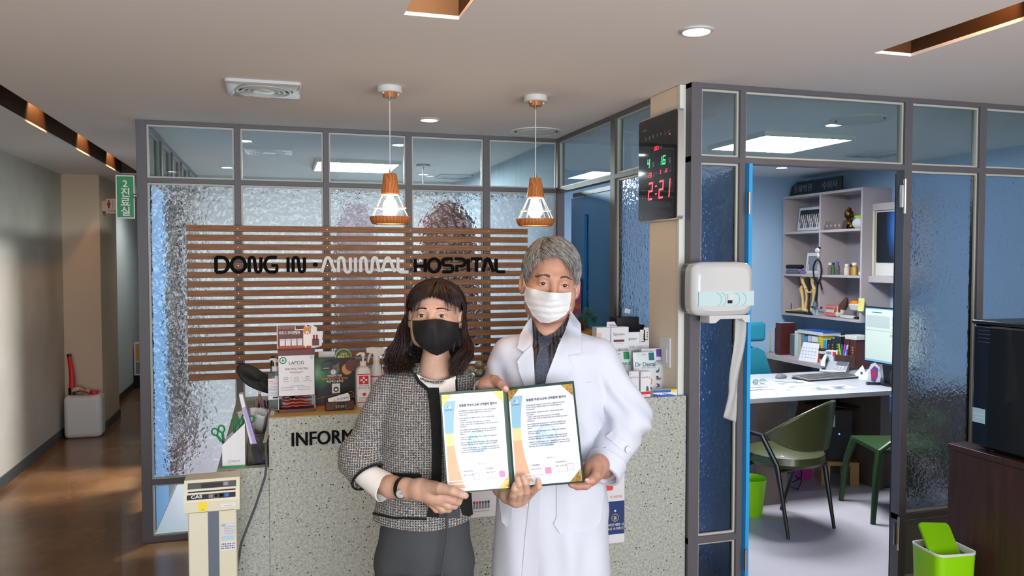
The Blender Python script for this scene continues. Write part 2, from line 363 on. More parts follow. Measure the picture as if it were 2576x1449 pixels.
# ================================================================ LOBBY THINGS
def Q(B, x0, x1, z0, z1, y, m): return B.add([(x0, y, z0), (x1, y, z0), (x1, y, z1), (x0, y, z1)], [(0, 1, 2, 3)], m)
def TX(B, s, x, z, y, size, m, al='l', **k): return B.text(s, (x, y, z), XA, ZA, size, m, al, **k)
def lines(B, x0, x1, z, y, n, dz, h, m, ragged=.3):
    for i in range(n): Q(B, x0, x1 - (x1 - x0) * ragged * random.random(), z - i * dz - h, z - i * dz, y, m)
# ---- wood
m = M('wood_slat', '#8a5126', .5); v = coords(m, (1.2, 10, 22)); n = tex_noise(m, v, 5, 5, .6)
ln(m, ramp(m, n, [(.3, '#6b4119'), (.55, '#8b5726'), (.75, '#9e6a33')]), BS(m).inputs['Base Color']); bump(m, n, .15)
m = M('wood_warm', '#b06a38', .42); v = coords(m, (1, 1, 1)); wv = nd(m, 'ShaderNodeTexWave', Scale=22, Distortion=6, Detail=2); ln(m, v, wv.inputs[0])
ln(m, ramp(m, wv.outputs[0], [(.1, '#a55f30'), (.9, '#bd7a45')]), BS(m).inputs['Base Color'])
# ---- slatted screen with its lettering
t = T('wooden_screen', 'wide screen of seventeen brown horizontal slats fixed to the glass partition behind the counter', 'screen', (.535, 4.9, .94))
for i in range(17):
    z = .023 + i * .0544; B = MB('wood_slat'); B.box(-1.035, 1.035, 0, .022, z - .018, z + .018, o=(0, 0, 0))
    s_ = B.build('slat', t, bevel=.001, seg=1)
    for x in (-.7535, -.2415, .266, .771): B = MB('steel'); B.cyl((x, 0, z), (x, -.0015, z), .0024, n=8); B.build('screw', s_, smooth=False)
M('letter_white', '#ebe9e4', .5); M('letter_black', '#100f0e', .85, spec=.15)
def arc(cx, cy, rx, ry, a0, a1, n=7): return [(cx + rx * math.cos(math.radians(a0 + (a1 - a0) * i / n)), cy + ry * math.sin(math.radians(a0 + (a1 - a0) * i / n))) for i in range(n + 1)]
G = {'D': (.9, [[(.12, 0), (.12, 1)], [(.12, 1)] + arc(.45, .5, .37, .5, 90, -90, 10) + [(.12, 0)]]),
     'O': (1., [arc(.5, .5, .4, .5, 0, 360, 20)]), 'N': (.92, [[(.12, 0), (.12, .8)] + arc(.28, .8, .16, .2, 180, 30, 5) + arc(.64, .2, .16, .2, 210, 360, 5) + [(.8, .2), (.8, 1)]]),
     'G': (.95, [[(.82, 1), (.5, 1)] + arc(.45, .5, .35, .5, 90, 270, 10) + [(.7, 0)] + arc(.66, .2, .16, .2, 270, 360, 4) + [(.82, .45), (.5, .45)]]),
     'I': (.36, [[(.18, 0), (.18, 1)]]), 'A': (.9, [[(.05, 0), (.28, .82)] + arc(.42, .82, .13, .18, 160, 20, 5) + [(.56, .82), (.82, 0)]]),
     'M': (1.3, [[(.12, 0), (.12, .8)] + arc(.28, .8, .16, .2, 180, 30, 5) + arc(.62, .2, .17, .2, 215, 325, 5) + arc(.95, .82, .14, .18, 160, 20, 5) + [(1.2, 0)]]),
     'L': (.8, [[(.12, 1), (.12, .25)] + arc(.34, .22, .22, .22, 180, 270, 5) + [(.75, 0)]]), 'H': (.92, [[(.12, 0), (.12, 1)], [(.8, 0), (.8, 1)], [(.12, .45), (.8, .45)]]),
     'S': (.9, [[(.8, 1), (.32, 1)] + arc(.3, .75, .2, .25, 90, 270, 6) + arc(.62, .25, .2, .25, 90, -90, 6) + [(.1, 0)]]),
     'P': (.85, [[(.08, 1), (.5, 1)] + arc(.52, .72, .28, .28, 90, -90, 7) + [(.2, .44), (.2, 0)]]), 'T': (.8, [[(.02, 1), (.78, 1)], [(.4, 1), (.4, 0)]]), ' ': (.35, [])}
def strokes(B, pts, w, o, sx, sy, y0, y1, m):
    P_ = [Vector((o[0] + p[0] * sx, o[1] + p[1] * sy)) for p in pts]; L_, R_ = [], []; n = len(P_); closed = (P_[0] - P_[-1]).length < 1e-4
    for i in range(n):
        a = P_[i - 1] if i else (P_[-2] if closed else P_[0]); b = P_[i + 1] if i < n - 1 else (P_[1] if closed else P_[-1]); d = (b - a).normalized(); nn = Vector((-d.y, d.x)) * w / 2
        L_.append(P_[i] + nn); R_.append(P_[i] - nn)
    for i in range(n - 1):
        q = [L_[i], L_[i + 1], R_[i + 1], R_[i]]; vs = [(p.x, y0, p.y) for p in q] + [(p.x, y1, p.y) for p in q]
        B.add(vs, [(0, 1, 2, 3), (7, 6, 5, 4), (0, 4, 5, 1), (1, 5, 6, 2), (2, 6, 7, 3), (3, 7, 4, 0)], m)
def word(parent, s, x0, x1, z, h, m):
    tot = sum(G[c][0] for c in s); k = (x1 - x0) / tot; x = x0
    for c in s:
        B = MB(m)
        for i, st in enumerate(G[c][1]): strokes(B, st, .019, (x, z + .0095), k, h - .019, -.001 * i, .016, m)
        if c == 'O': pass
        if G[c][1]: B.build('letter', parent, smooth=False)
        x += k * G[c][0]
t = T('sign_lettering', 'DONG IN ANIMAL HOSPITAL in raised black and white letters across the slats', 'sign', (0, 4.882, 0))
word(t, 'DONG IN', -.352, .17, 1.568, .106, 'letter_black'); word(t, 'ANIMAL', .252, .79, 1.565, .108, 'letter_white'); word(t, 'HOSPITAL', .818, 1.415, 1.564, .102, 'letter_black')
B = MB('letter_black'); B.cyl((.222, .016, 1.622), (.222, 0, 1.622), .014); B.build('letter', t)

# ---- pendant lamps
def pendant(x, label):
    t = T('pendant_lamp', label, 'lamp', (x, 3.69, ZC), 0, 'pendant lamps above the counter')
    B = MB('white'); B.lathe([(.0, -.001), (.058, -.001), (.058, -.026), (.054, -.030), (0, -.030)], n=32); c_ = B.build('canopy', t)
    B = MB('white'); B.cyl((-.032, -.02, -.03), (-.032, -.02, -.038), .005, n=8); B.cyl((.04, .0, -.03), (.04, 0, -.038), .005, n=8); B.build('canopy_screw', c_)
    B = MB('wood_warm'); B.lathe([(0, -.030), (.034, -.030), (.031, -.05), (0, -.05)], n=28); B.build('rosette', t)
    B = MB('chrome'); B.cyl((0, 0, -.05), (0, 0, -.066), .0065, n=12); B.cyl((0, 0, -.382), (0, 0, -.405), .0065, n=12); B.build('cord_grip', t)
    B = MB('white'); B.cyl((0, 0, -.066), (0, 0, -.385), .0026, n=8); B.build('cord', t)
    B = MB('wood_warm'); B.lathe([(0, -.400), (.028, -.400), (.031, -.405), (.043, -.492), (.040, -.496), (0, -.496)], n=32); B.build('socket_cap', t)
    M('cage_white', '#f3ead8', .4); B = MB('cage_white')
    for k in range(8):
        a = 2 * math.pi * (k + .3) / 8; c, s_ = math.cos(a), math.sin(a); B.tube([(.036 * c, .036 * s_, -.494), (.089 * c, .089 * s_, -.603)], .0019, 6)
    for r, z in ((.037, -.498), (.074, -.560), (.089, -.602)): B.tube([(r * math.cos(a), r * math.sin(a), z) for a in np.linspace(0, 2 * math.pi, 33)[:-1]], .0022, 6, closed=True)
    for k in range(8):
        a = 2 * math.pi * (k + .3) / 8; c, s_ = math.cos(a), math.sin(a); B.tube([(.064 * c, .064 * s_, -.560), (.079 * c, .079 * s_, -.560)], .0019, 6)
    B.build('wire_cage', t)
    B = MB('bulb'); B.lathe([(.014, -.497), (.017, -.515), (.030, -.535), (.036, -.556), (.033, -.578), (.022, -.592), (0, -.597)], n=24); B.build('bulb', t)
    B = MB('wood_warm'); B.lathe([(.091, -.600), (.096, -.602), (.094, -.616), (.084, -.634), (.080, -.636), (.072, -.633), (.078, -.616), (.083, -.602), (.091, -.600)], n=40); B.build('wood_ring', t)
    return t
p0 = pendant(.509, 'wire cage pendant lamp on white cord above the white word ANIMAL')
dup(p0, (1.222, 3.69, ZC), "wire cage pendant lamp on white cord above the doctor's head")

# ---- ceiling fittings
def downlight(x, y, label, grp='recessed round downlights', r=.045):
    t = T('downlight', label, 'ceiling light', (x, y, ZC), 0, grp); B = MB('white_gloss')
    B.lathe([(r, -.001), (r + .014, -.001), (r + .014, -.004), (r + .003, -.008), (r, -.003)], n=32); B.build('trim_ring', t)
    B = MB('downlight_lens'); B.lathe([(0, -.0025), (r, -.0025), (r, -.0012), (0, -.0012)], n=28); B.build('lens', t); return t
M('downlight_lens', (1, .98, .94), .5, emit=32)
d0 = downlight(1.414, 2.482, 'recessed round downlight in the ceiling near the wall clock')
for x, y, l in ((.841, 4.473, 'recessed round downlight between the two pendant cords'), (3.163, 3.943, 'recessed round downlight above the office doorway pane'), (-.402, 7.252, 'recessed round downlight behind the first clear pane'), (1.316, 7.297, 'recessed round downlight behind the fourth clear pane'), (4.2, 5.9, 'recessed round downlight over the office shelves'), (-.9, 2.2, 'recessed round downlight over the brown lobby floor'), (2.9, .9, 'recessed round downlight above the brown cabinet'), (.822, 5.494, 'recessed round downlight behind the third clear pane')):
    dup(d0, (x, y, ZC), l)
for x, y, p in ((.822, 5.494, 30), (-.2, 5.6, 22), (1.316, 7.297, 20), (-.402, 7.252, 20), (3.163, 3.943, 14), (4.2, 5.9, 14), (-1.25, 10.2, 26)): spot('downlight_beam', (x, y, ZC - .02), p, (1, .98, .95), 150, rad=.04, blend=.8)  # beams under the downlights; hallway and second-pane ones are added for brightness
dup(d0, (-1.25, 10.2, ZC), 'added round downlight brightening the deep hallway')  # downlight added to lift the dark hallway
dup(d0, (-.2, 5.6, ZC), 'added round downlight brightening the room behind the second clear pane')  # extra downlight, put in to light the room behind the glass
def vent(x, y, label, s=.165):
    t = T('exhaust_vent', label, 'vent', (x, y, ZC), 0, 'square ceiling exhaust vents'); B = MB('white_gloss')
    a = [(-s, -s), (s, -s), (s, s), (-s, s)]; pl = rrect(2 * s, 2 * s, .02)
    hole = circ(s * .80, len(pl)); n = len(pl)
    off = min(range(n), key=lambda i: (Vector(hole[i]) - Vector(pl[0])).length); hole = hole[off:] + hole[:off]
    vs = [(p[0], p[1], -.0005) for p in pl] + [(p[0], p[1], -.013) for p in pl] + [(p[0] * .96, p[1] * .96, -.016) for p in pl] + [(p[0], p[1], -.018) for p in hole] + [(p[0], p[1], -.0005) for p in hole]
    fs = [(k * n + i, k * n + (i + 1) % n, (k + 1) * n + (i + 1) % n, (k + 1) * n + i) for k in range(4) for i in range(n)]
    B.add(vs, fs); B.build('cover', t)
    B = MB('white_gloss')
    for r0, r1 in ((.76, .70), (.60, .54), (.45, .40)): B.lathe([(s * r0, -.006), (s * r0, -.020), (s * r1, -.022), (s * r1, -.010)], n=40)
    B.lathe([(0, -.024), (s * .30, -.022), (s * .31, -.008), (0, -.008)], n=32)
    for k in range(8): c, q = math.cos(k * .785 + .39), math.sin(k * .785 + .39); B.tube([(s * .28 * c, s * .28 * q, -.012), (s * .79 * c, s * .79 * q, -.012)], .005, 6)
    B.build('grille_rings', t); B = MB('black_matte'); B.lathe([(0, -.001), (s * .8, -.001), (s * .8, -.003), (0, -.003)], n=32); B.build('dark_opening', t); return t
v0 = vent(-.05, 3.875, 'white square exhaust vent in the lobby ceiling left of the pendants')
dup(v0, (1.64, 7.4, ZC), 'white square exhaust vent seen through the back clear panes'); dup(v0, (4.33, 4.92, ZC), 'white square exhaust vent in the office ceiling')
def diffuser(x, y, label):
    t = T('air_diffuser', label, 'vent', (x, y, ZC), 0, 'round ceiling air diffusers'); B = MB('white')
    B.lathe([(.165, -.0005), (.165, -.006), (.150, -.010), (.138, -.006), (.135, -.0008)], n=48); B.build('outer_ring', t)
    B = MB('white'); B.lathe([(.125, -.001), (.122, -.008), (.05, -.016), (0, -.016)], n=40); B.build('centre_cone', t)
    B = MB('print_dark'); B.lathe([(.124, -.0012), (.136, -.0012), (.136, -.0006), (.124, -.0006)], n=40); B.build('gap', t); return t
f0 = diffuser(1.56, 4.70, 'round white air diffuser in the ceiling by the glass corner'); dup(f0, (3.2, 3.77, ZC), 'round white air diffuser in the office ceiling')
def panel(x, y, label):
    t = T('panel_light', label, 'ceiling light', (x, y, ZC), 0, 'square led ceiling panels'); B = MB('white')
    for q in ((-.34, .34, .32, .34), (-.34, .34, -.34, -.32), (-.34, -.32, -.32, .32), (.32, .34, -.32, .32)): B.box(*q, -.03, -.0005)
    B.build('frame', t, smooth=False); B = MB('panel_light'); B.box(-.32, .32, -.32, .32, -.025, -.0005); B.build('diffuser', t, smooth=False); return t
q0 = panel(3.25, 4.60, 'glowing square panel light in the office ceiling'); q1 = dup(q0, (.64, 6.75, ZC), 'glowing square panel light behind the back clear panes')

MATS['panel_bright'] = M('panel_bright', (.97, .97, 1), .5, emit=170)
for ch in q1.children:
    if ch.data.materials[0].name.startswith('panel_light'): ch.data = ch.data.copy(); ch.data.materials[0] = MATS['panel_bright']

# ---- counter
m = M('terrazzo', '#a9aea6', .55); v = coords(m)
a = nd(m, 'ShaderNodeTexVoronoi', Scale=75); ln(m, v, a.inputs['Vector']); b_ = nd(m, 'ShaderNodeTexVoronoi', Scale=170); ln(m, v, b_.inputs['Vector'])
base = ramp(m, tex_noise(m, v, 90, 4, .7), [(.36, '#8d938c'), (.5, '#a6aba3'), (.64, '#b9beb6')])
def speck(vor, th, sep, lo, fac_seed):
    lt = nd(m, 'ShaderNodeMath', operation='LESS_THAN'); lt.inputs[1].default_value = th; ln(m, vor.outputs['Distance'], lt.inputs[0])
    sp = nd(m, 'ShaderNodeSeparateColor'); ln(m, vor.outputs['Color'], sp.inputs[0]); gt = nd(m, 'ShaderNodeMath', operation='GREATER_THAN'); gt.inputs[1].default_value = sep; ln(m, sp.outputs[fac_seed], gt.inputs[0])
    mu = nd(m, 'ShaderNodeMath', operation='MULTIPLY'); ln(m, lt.outputs[0], mu.inputs[0]); ln(m, gt.outputs[0], mu.inputs[1]); return mu.outputs[0]
def over(c0, f, col):
    mx = nd(m, 'ShaderNodeMixRGB'); ln(m, f, mx.inputs[0]); ln(m, c0, mx.inputs[1]); mx.inputs[2].default_value = (*lin(col), 1); return mx.outputs[0]
c_ = over(base, speck(b_, .30, .62, 0, 0), '#6d736e'); c_ = over(c_, speck(b_, .25, .70, 0, 1), '#c8ccc4'); c_ = over(c_, speck(a, .22, .72, 0, 2), '#23262a')
ln(m, c_, BS(m).inputs['Base Color'])
t = T('reception_counter', 'grey speckled stone reception counter with raised black lettering INFORM', 'counter', (0, 3.217, 0))
B = MB('terrazzo'); B.box(-.038, 1.796, 0, .32, 0, 1.026); B.build('front_block', t, smooth=False, bevel=.002)
B = MB('terrazzo'); B.box(-.232, -.0385, .0, 1.70, 0, .835); B.box(-.0385, 1.70, .3205, 1.70, .80, .835); B.build('side_desk', t, smooth=False, bevel=.002)
B = MB('letter_black'); [B.text('INFORMATION', (.048 + dx, -.001 - dx * .1, .912), XA, ZA, .078, 'letter_black', wide=.86) for dx in (0, .0012, .0024, .0036)]
V_, F_, n_ = list(B.v), list(B.f), len(B.v); B.add([(x, y - .006, z) for x, y, z in V_], [tuple(f) for f in F_])
B.build('lettering', t, smooth=False)

def card(name, label, cat, x0, x1, z0, z1, y, m, th=.001, art=None, tilt=0, **k):
    t = T(name, label, cat, ((x0 + x1) / 2, y, z0), **k); w_ = (x1 - x0) / 2; B = MB(m); B.box(-w_, w_, 0, th, 0, z1 - z0)
    if art: art(B, w_, z1 - z0)
    o = B.build('sheet', t, smooth=False); o.rotation_euler = (tilt, 0, 0); return t
def art(B, w_, h):
    for i, c in enumerate(('brown', 'red', 'red_deep', 'blue', 'brown', 'black')):
        x = -.022 + i * .0125; Q(B, x, x + .009, h * .22, h * .40, -.0006, 'print_grey'); Q(B, x, x + .009, h * .36, h * .42, -.0008, c)
    TX(B, 'SPECIFIC', -.026, h * .225, -.0006, .012, 'print_dark', 'r', bold=.01); TX(B, 'SPECIFIC 제품은 반려동물의 건강을', -.022, h * .15, -.0006, .005, 'print_dark', maxw=.07)
card('notice_sheet', 'white sheet with a row of small product pictures, below the open certificate', 'poster', .73, .889, .555, .72, 3.214, 'white_paper', art=art)
def art(B, w_, h):
    Q(B, -w_, w_, h - .02, h, -.0006, 'yellow'); Q(B, w_ - .035, w_, h - .07, h, -.0007, 'yellow'); Q(B, -w_, w_, .04, .19, -.0006, M('navy', '#20386e', .5)); B.prism(rrect(.11, .13, .01, cx=-.02 + w_ - .09, cy=.305), (0, -.0006, 0), XA, ZA, (0, 0, 0), M('coral', '#d8484c', .5))
    TX(B, '만 50만원)', w_ - .01, .205, -.0009, .014, 'red', 'r'); TX(B, '배변봉투', w_ - .045, .29, -.0012, .03, 'white', 'r', bold=.02)
    B.prism(circ(.018, cx=w_ - .045, cy=.115), (0, -.0009, 0), XA, ZA, (0, 0, 0), 'gold'); B.prism(circ(.015, cx=w_ - .045, cy=.115), (0, -.0011, 0), XA, ZA, (0, 0, 0), 'navy'); TX(B, '똥', w_ - .045, .106, -.0013, .02, 'white', 'c'); B.prism(circ(.005, cx=w_ - .045, cy=.146), (0, -.0012, 0), XA, ZA, (0, 0, 0), 'white')
    TX(B, '반려견 배변 시', w_ - .045, .078, -.0009, .014, 'white', 'c', bold=.02); TX(B, '즉시 수거하기', w_ - .045, .06, -.0009, .014, 'white', 'c', bold=.02); TX(B, '꼭! 지켜주세요', w_ - .02, h - .12, -.0009, .02, 'print_dark', 'r')
card('notice_poster', 'long poster with red and navy blocks on the counter front beside the white coat', 'poster', 1.33, 1.487, .379, .93, 3.214, 'white_paper', art=art)
B = MB('yellow'); B.box(1.50, 1.598, 0, .001, 0, .095); o = B.build('price_card', None, smooth=False, loc=(0, 3.2145, .88)); Q2 = tag(o, 'small white and yellow card on the counter front behind the raised elbow', 'card')
B = MB('white_paper'); B.box(1.50, 1.585, -.0005, 0, .0, .085); B.build('white_field', o, smooth=False)

# ---- on the counter, left side
m = M('mat_yellow', '#b89a58', .4)
B = MB('mat_yellow'); B.box(-.036, .36, 3.222, 3.50, 1.0265, 1.0285); tag(B.build('counter_mat', smooth=False), 'thin yellow and clear mat lying on the left end of the counter', 'mat')
H = 1.0288
M('maroon', '#5c2a26', .5); M('sachet_red', '#b5432c', .25, coat=.5)
t = T('treat_box', 'white LAPOG treat dispenser box with red packets in its lower opening', 'box', (.072, 3.312, H)); w_ = .0725
B = MB('white_paper'); B.box(-w_, w_, .0, .002, .066, .232); B.box(-w_, -w_ + .002, .0, .085, 0, .232); B.box(w_ - .002, w_, 0, .085, 0, .232); B.box(-w_, w_, .083, .085, 0, .255); B.box(-w_, w_, .002, .083, .23, .232)
B.box(-w_, w_, 0, .085, 0, .012, 'maroon'); B.box(-w_ - .0004, w_ + .0004, -.0006, .083, .232, .252, 'maroon'); B.box(-w_, w_, 0, .002, .066, .068, 'print_grey')
B.prism([(-w_, .232), (w_, .232), (w_, .232)], (0, 0, 0), XA, ZA, (0, .01, 0))
B.prism(circ(.0145, cx=-.053, cy=.213), (0, -.0006, 0), XA, ZA, (0, 0, 0), 'green'); B.prism(circ(.010, cx=-.053, cy=.213), (0, -.0009, 0), XA, ZA, (0, 0, 0), 'white'); TX(B, '✚', -.053, .213, -.0012, .016, 'green', 'c', cm=1)
B.prism(circ(.008, cx=.060, cy=.222), (0, -.0006, 0), XA, ZA, (0, 0, 0), 'sky_print')
TX(B, 'LAPOG', 0, .196, -.0006, .019, 'print_dark', 'c'); Q(B, -.024, .024, .1925, .1932, -.0006, 'print_grey'); Q(B, -.024, .024, .189, .1895, -.0006, 'print_grey'); TX(B, 'REAL INSECT PROTEIN', 0, .174, -.0006, .0115, 'maroon', 'c', bold=.01, maxw=.088); TX(B, 'Hypoallergenic', 0, .162, -.0006, .009, 'print_dark', 'c'); TX(B, 'INSECT TREATS', 0, .157, -.0006, .004, 'print_grey', 'c')
for x in (-.042, 0, .043): B.tube([(x + .008 * math.cos(a_), -.0008, .139 + .0055 * math.sin(a_)) for a_ in np.linspace(0, 6.283, 13)[:-1]], .0006, 4, 'print_dark', closed=True)
for x, s_ in ((-.042, 'EYE CARE'), (0, 'SKIN CARE'), (.043, 'DENTAL CARE')): TX(B, s_, x, .125, -.0006, .005, 'print_dark', 'c')
for x in (-.021, .021): Q(B, x, x + .0005, .124, .148, -.0006, 'print_grey')
for x in (-.062, .005):
    for z in (.100, .091): Q(B, x, x + .004, z, z + .003, -.0006, 'print_grey'); Q(B, x + .006, x + .05, z + .0005, z + .002, -.0006, 'print_grey')
Q(B, -.025, .03, .107, .1085, -.0006, 'print_grey'); B.build('box', t, smooth=False)
B = MB('sachet_red')
for i, (z, r) in enumerate(((.022, .1), (.036, -.12), (.05, .08))): B.grid(lambda u, v, z=z, r=r: (-.062 + .124 * u, .012 + .05 * v, z + r * .03 * (u - .5) + .006 * math.sin(3.14 * v) * math.sin(3.14 * u) + .0015 * math.sin(22 * u)), 24, 8)
B.build('packets', t, solid=.002); B = MB('steel'); B.grid(lambda u, v: (-.055 + .05 * u, .004 + .03 * v, .058 + .008 * math.sin(6 * u + 2 * v) * u + .004 * random.random()), 12, 6); B.build('foil_packet', t, solid=.001)
B = MB('maroon'); hp = [(-w_, .250), (w_ + .0, .250), (w_ + .028, .258), (w_ + .034, .312), (w_ + .010, .318), (w_ + .01, .335), (.058, .352), (.052, .340), (.045, .340), (.036, .356), (.030, .330), (.0, .330), (-.002, .352), (-w_, .352)]
B.prism([(x * 1.04, z + .002) for x, z in hp], (0, .0782, 0), XA, ZA, (0, .0015, 0), 'white_paper'); B.prism([(-w_, .262), (.030, .262), (.030, .329), (-.004, .329), (-.004, .349), (-w_, .349)], (0, .0777, 0), XA, ZA, (0, 0, 0), 'maroon'); Q(B, -w_, .062, .250, .262, .0776, M('rust', '#b9502c', .5))
for i in range(4): B.tube([(-.062 + .0155 * i + .005 * math.cos(a_), .0774, .341 + .005 * math.sin(a_)) for a_ in np.linspace(0, 6.283, 13)[:-1]], .0005, 4, 'letter_white', closed=True)
TX(B, '라포그 코이덴탈츄', -.067, .313, .0774, .0145, 'white', bold=.02, maxw=.085)
for i in range(4): Q(B, -.064 + .0235 * i, -.044 + .0235 * i, .264, .293, .0774, 'white_paper'); Q(B, -.062 + .0235 * i, -.048 + .0235 * i, .287, .289, .0772, 'print_grey')
# corgi cut-out: white chest, tan head, two ears, dark nose
M('fur_tan', '#c88a50', .7); M('fur_white', '#efe9e2', .7)
for poly, mm, lv in (([(.030, .262), (.064, .262), (.062, .30), (.056, .318), (.034, .318), (.030, .298)], 'fur_white', .0770), (circ(.0155, cx=.046, cy=.324), 'fur_tan', .0766), ([(.033, .333), (.034, .354), (.044, .337)], 'fur_tan', .0764), ([(.049, .337), (.064, .349), (.060, .328)], 'fur_tan', .0764),
                     (circ(.0065, cx=.046, cy=.317, sy=1.1), 'fur_white', .0762), (circ(.0022, cx=.046, cy=.319), 'black', .076), (circ(.0013, cx=.041, cy=.327), 'black', .076), (circ(.0013, cx=.051, cy=.327), 'black', .076), (circ(.0022, cx=.046, cy=.3125), 'pink', .0758), ([(.036, .255), (.042, .255), (.042, .27), (.036, .27)], 'fur_white', .0758)):
    B.prism(poly, (0, lv, 0), XA, ZA, (0, 0, 0), mm)
Q(B, .066, .094, .262, .290, .0768, 'maroon'); Q(B, .069, .077, .288, .307, .0768, 'red_deep'); Q(B, .081, .089, .288, .307, .0768, 'red_deep')
B.build('header_card', t, smooth=False)

def pump_bottle(name, label, loc, w_, d_, h, mb, cap, ml, hn=.055, grp=None, liquid=None):
    t = T(name, label, 'bottle', loc, 0, 0 if 0 else None); B = MB(mb); pr = rrect(w_, d_, min(w_, d_) * .3)
    lv = [(0, .94), (.004, 1), (h * .86, 1), (h * .93, .9), (h * .98, .55), (h, .33)]; n = len(pr)
    B.add([(p[0] * k, p[1] * k, z) for z, k in lv for p in pr], [(j * n + i, j * n + (i + 1) % n, (j + 1) * n + (i + 1) % n, (j + 1) * n + i) for j in range(len(lv) - 1) for i in range(n)] + [tuple(range(n))[::-1], tuple((len(lv) - 1) * n + i for i in range(n))])
    B.build('bottle', t)
    if liquid:
        B = MB(liquid); B.add([(p[0] * .92, p[1] * .92, z) for z in (.004, h * .30) for p in pr], [(i, (i + 1) % n, n + (i + 1) % n, n + i) for i in range(n)] + [tuple(range(n))[::-1], tuple(n + i for i in range(n))]); B.build('liquid', t)
    B = MB(cap); B.cyl((0, 0, h), (0, 0, h + .020), .014, n=20); B.cyl((0, 0, h + .02), (0, 0, h + hn * .75), .0045, n=10); B.cyl((0, 0, h + hn * .7), (0, 0, h + hn * .85), .009, n=12); B.tube([(.006, 0, h + hn * .85), (-.012, 0, h + hn * .9), (-.028, 0, h + hn * .78)], [.006, .005, .0035], 8); B.build('pump', t)
    if ml:
        B = MB('white_paper'); ml(B); B.build('label', t, smooth=False)
    return t
M('bottle_clear', '#e8f0ee', .1, trans=.85, ior=1.2); M('gel_green', '#8fd0a8', .2, trans=.5, ior=1.2); M('plastic_milky', '#dfe3e3', .3, trans=.25)
def ml(B):
    Q(B, -.028, .028, .045, .132, -.0245, 'white_paper'); Q(B, -.026, -.008, .1195, .123, -.0248, 'orange'); TX(B, '세정용 젤', -.026, .108, -.0248, .010, 'orange'); lines(B, -.026, .02, .1, -.0248, 7, .006, .0012, 'print_grey'); Q(B, -.01, .015, .05, .056, -.0248, 'print_dark')
pump_bottle('sanitizer_bottle', 'clear pump bottle with white label and pale green gel left of the white treat box', (-.012, 3.40, H), .056, .048, .16, 'bottle_clear', 'white', ml, liquid='gel_green')
def ml(B):
    Q(B, -.026, .026, .02, .148, -.0235, 'white_paper'); Q(B, -.026, .026, .02, .024, -.0238, 'red'); Q(B, -.026, .026, .138, .142, -.0238, 'red'); Q(B, -.020, .020, .098, .134, -.0238, 'red'); Q(B, -.0035, .0035, .102, .130, -.0241, 'white'); Q(B, -.014, .014, .1125, .1195, -.0241, 'white')
    TX(B, '살균 손 소독제', 0, .088, -.0238, .009, 'print_dark', 'c', maxw=.042); TX(B, '클린마이아 겔', 0, .078, -.0238, .009, 'print_dark', 'c', maxw=.046); B.prism(circ(.008, cx=.002, cy=.055, sy=.8), (0, -.0238, 0), XA, ZA, (0, 0, 0), 'red'); lines(B, -.022, .022, .043, -.0238, 3, .006, .0015, 'print_grey')
pump_bottle('hand_gel_bottle', 'milky pump bottle with a red and white cross label', (.345, 3.36, H), .062, .046, .172, 'plastic_milky', 'white', ml, hn=.06)
t = T('spray_bottle', 'white trigger spray bottle with a pink band beside the hand gel bottle', 'bottle', (.408, 3.42, H))
B = MB('plastic_milky'); B.lathe([(.034, 0), (.036, .004), (.036, .12), (.034, .135), (.022, .160), (.014, .175), (.014, .185), (0, .185)], n=28); B.build('bottle', t)
B = MB('pink'); B.lathe([(.0364, .118), (.0366, .118), (.0366, .124), (.0364, .124)], n=28); B.build('band', t)
B = MB('white'); B.cyl((0, 0, .185), (0, 0, .205), .016, .014); B.prism([(-.042, .222), (-.044, .240), (-.02, .244), (.03, .240), (.044, .222), (.046, .208), (.03, .214), (.012, .206), (-.01, .204), (-.018, .220)], (0, -.011, 0), XA, ZA, (0, .022, 0)); B.tube([(-.022, 0, .222), (-.03, 0, .205), (-.036, 0, .185), (-.034, 0, .178)], [.006, .006, .005, .004], 8); B.build('trigger_head', t, bevel=.002)
# black and green brochure holder with cat picture
t = T('cat_brochure_display', 'black and green cat brochure display with a round green badge on top', 'display', (.232, 3.43, H)); w_ = .086
m = M('brochure_dark', '#15140f', .45); v = coords(m); gr = nd(m, 'ShaderNodeTexGradient', gradient_type='SPHERICAL'); mp = nd(m, 'ShaderNodeMapping'); mp.inputs['Location'].default_value = (1.0, 0, -1.7); mp.inputs['Scale'].default_value = (12, 6, 12); ln(m, v, mp.inputs[0]); ln(m, mp.outputs[0], gr.inputs[0])
ln(m, ramp(m, gr.outputs[0], [(0, '#14120e'), (.5, '#2c6a3c'), (1, '#8fc09a')]), BS(m).inputs['Base Color'])
B = MB('brochure_dark'); B.box(-w_, w_, 0, .05, 0, .20); B.box(-w_, w_, -.02, 0, 0, .006, 'red_deep')
M('cat_grey', '#6d6a64', .7)
for poly, mm, lv in ((circ(.024, cx=-.004, cy=.150, sy=.9), 'cat_grey', -.0008), ([(-.026, .158), (-.022, .184), (-.008, .170)], 'cat_grey', -.001), ([(.004, .171), (.018, .183), (.018, .160)], 'cat_grey', -.001), (circ(.011, cx=-.006, cy=.142), 'white', -.0013), (circ(.0022, cx=-.006, cy=.146), 'pink', -.0016), (circ(.003, cx=-.014, cy=.156), 'black', -.0016), (circ(.003, cx=.005, cy=.156), 'black', -.0016),
                     (circ(.022, cx=.052, cy=.152, sy=1.1), 'fur_tan', -.0008), (circ(.026, cx=.070, cy=.168), 'brown', -.0011), (circ(.017, cx=.004, cy=.078), 'letter_black', -.0008), ([(-.012, .05), (.022, .05), (.022, .092), (-.012, .092)], 'white', -.0011), (circ(.011, cx=.005, cy=.067), 'black', -.0014), (circ(.006, cx=.005, cy=.066), 'white', -.0017)):
    B.prism(poly, (0, lv, 0), XA, ZA, (0, 0, 0), mm)
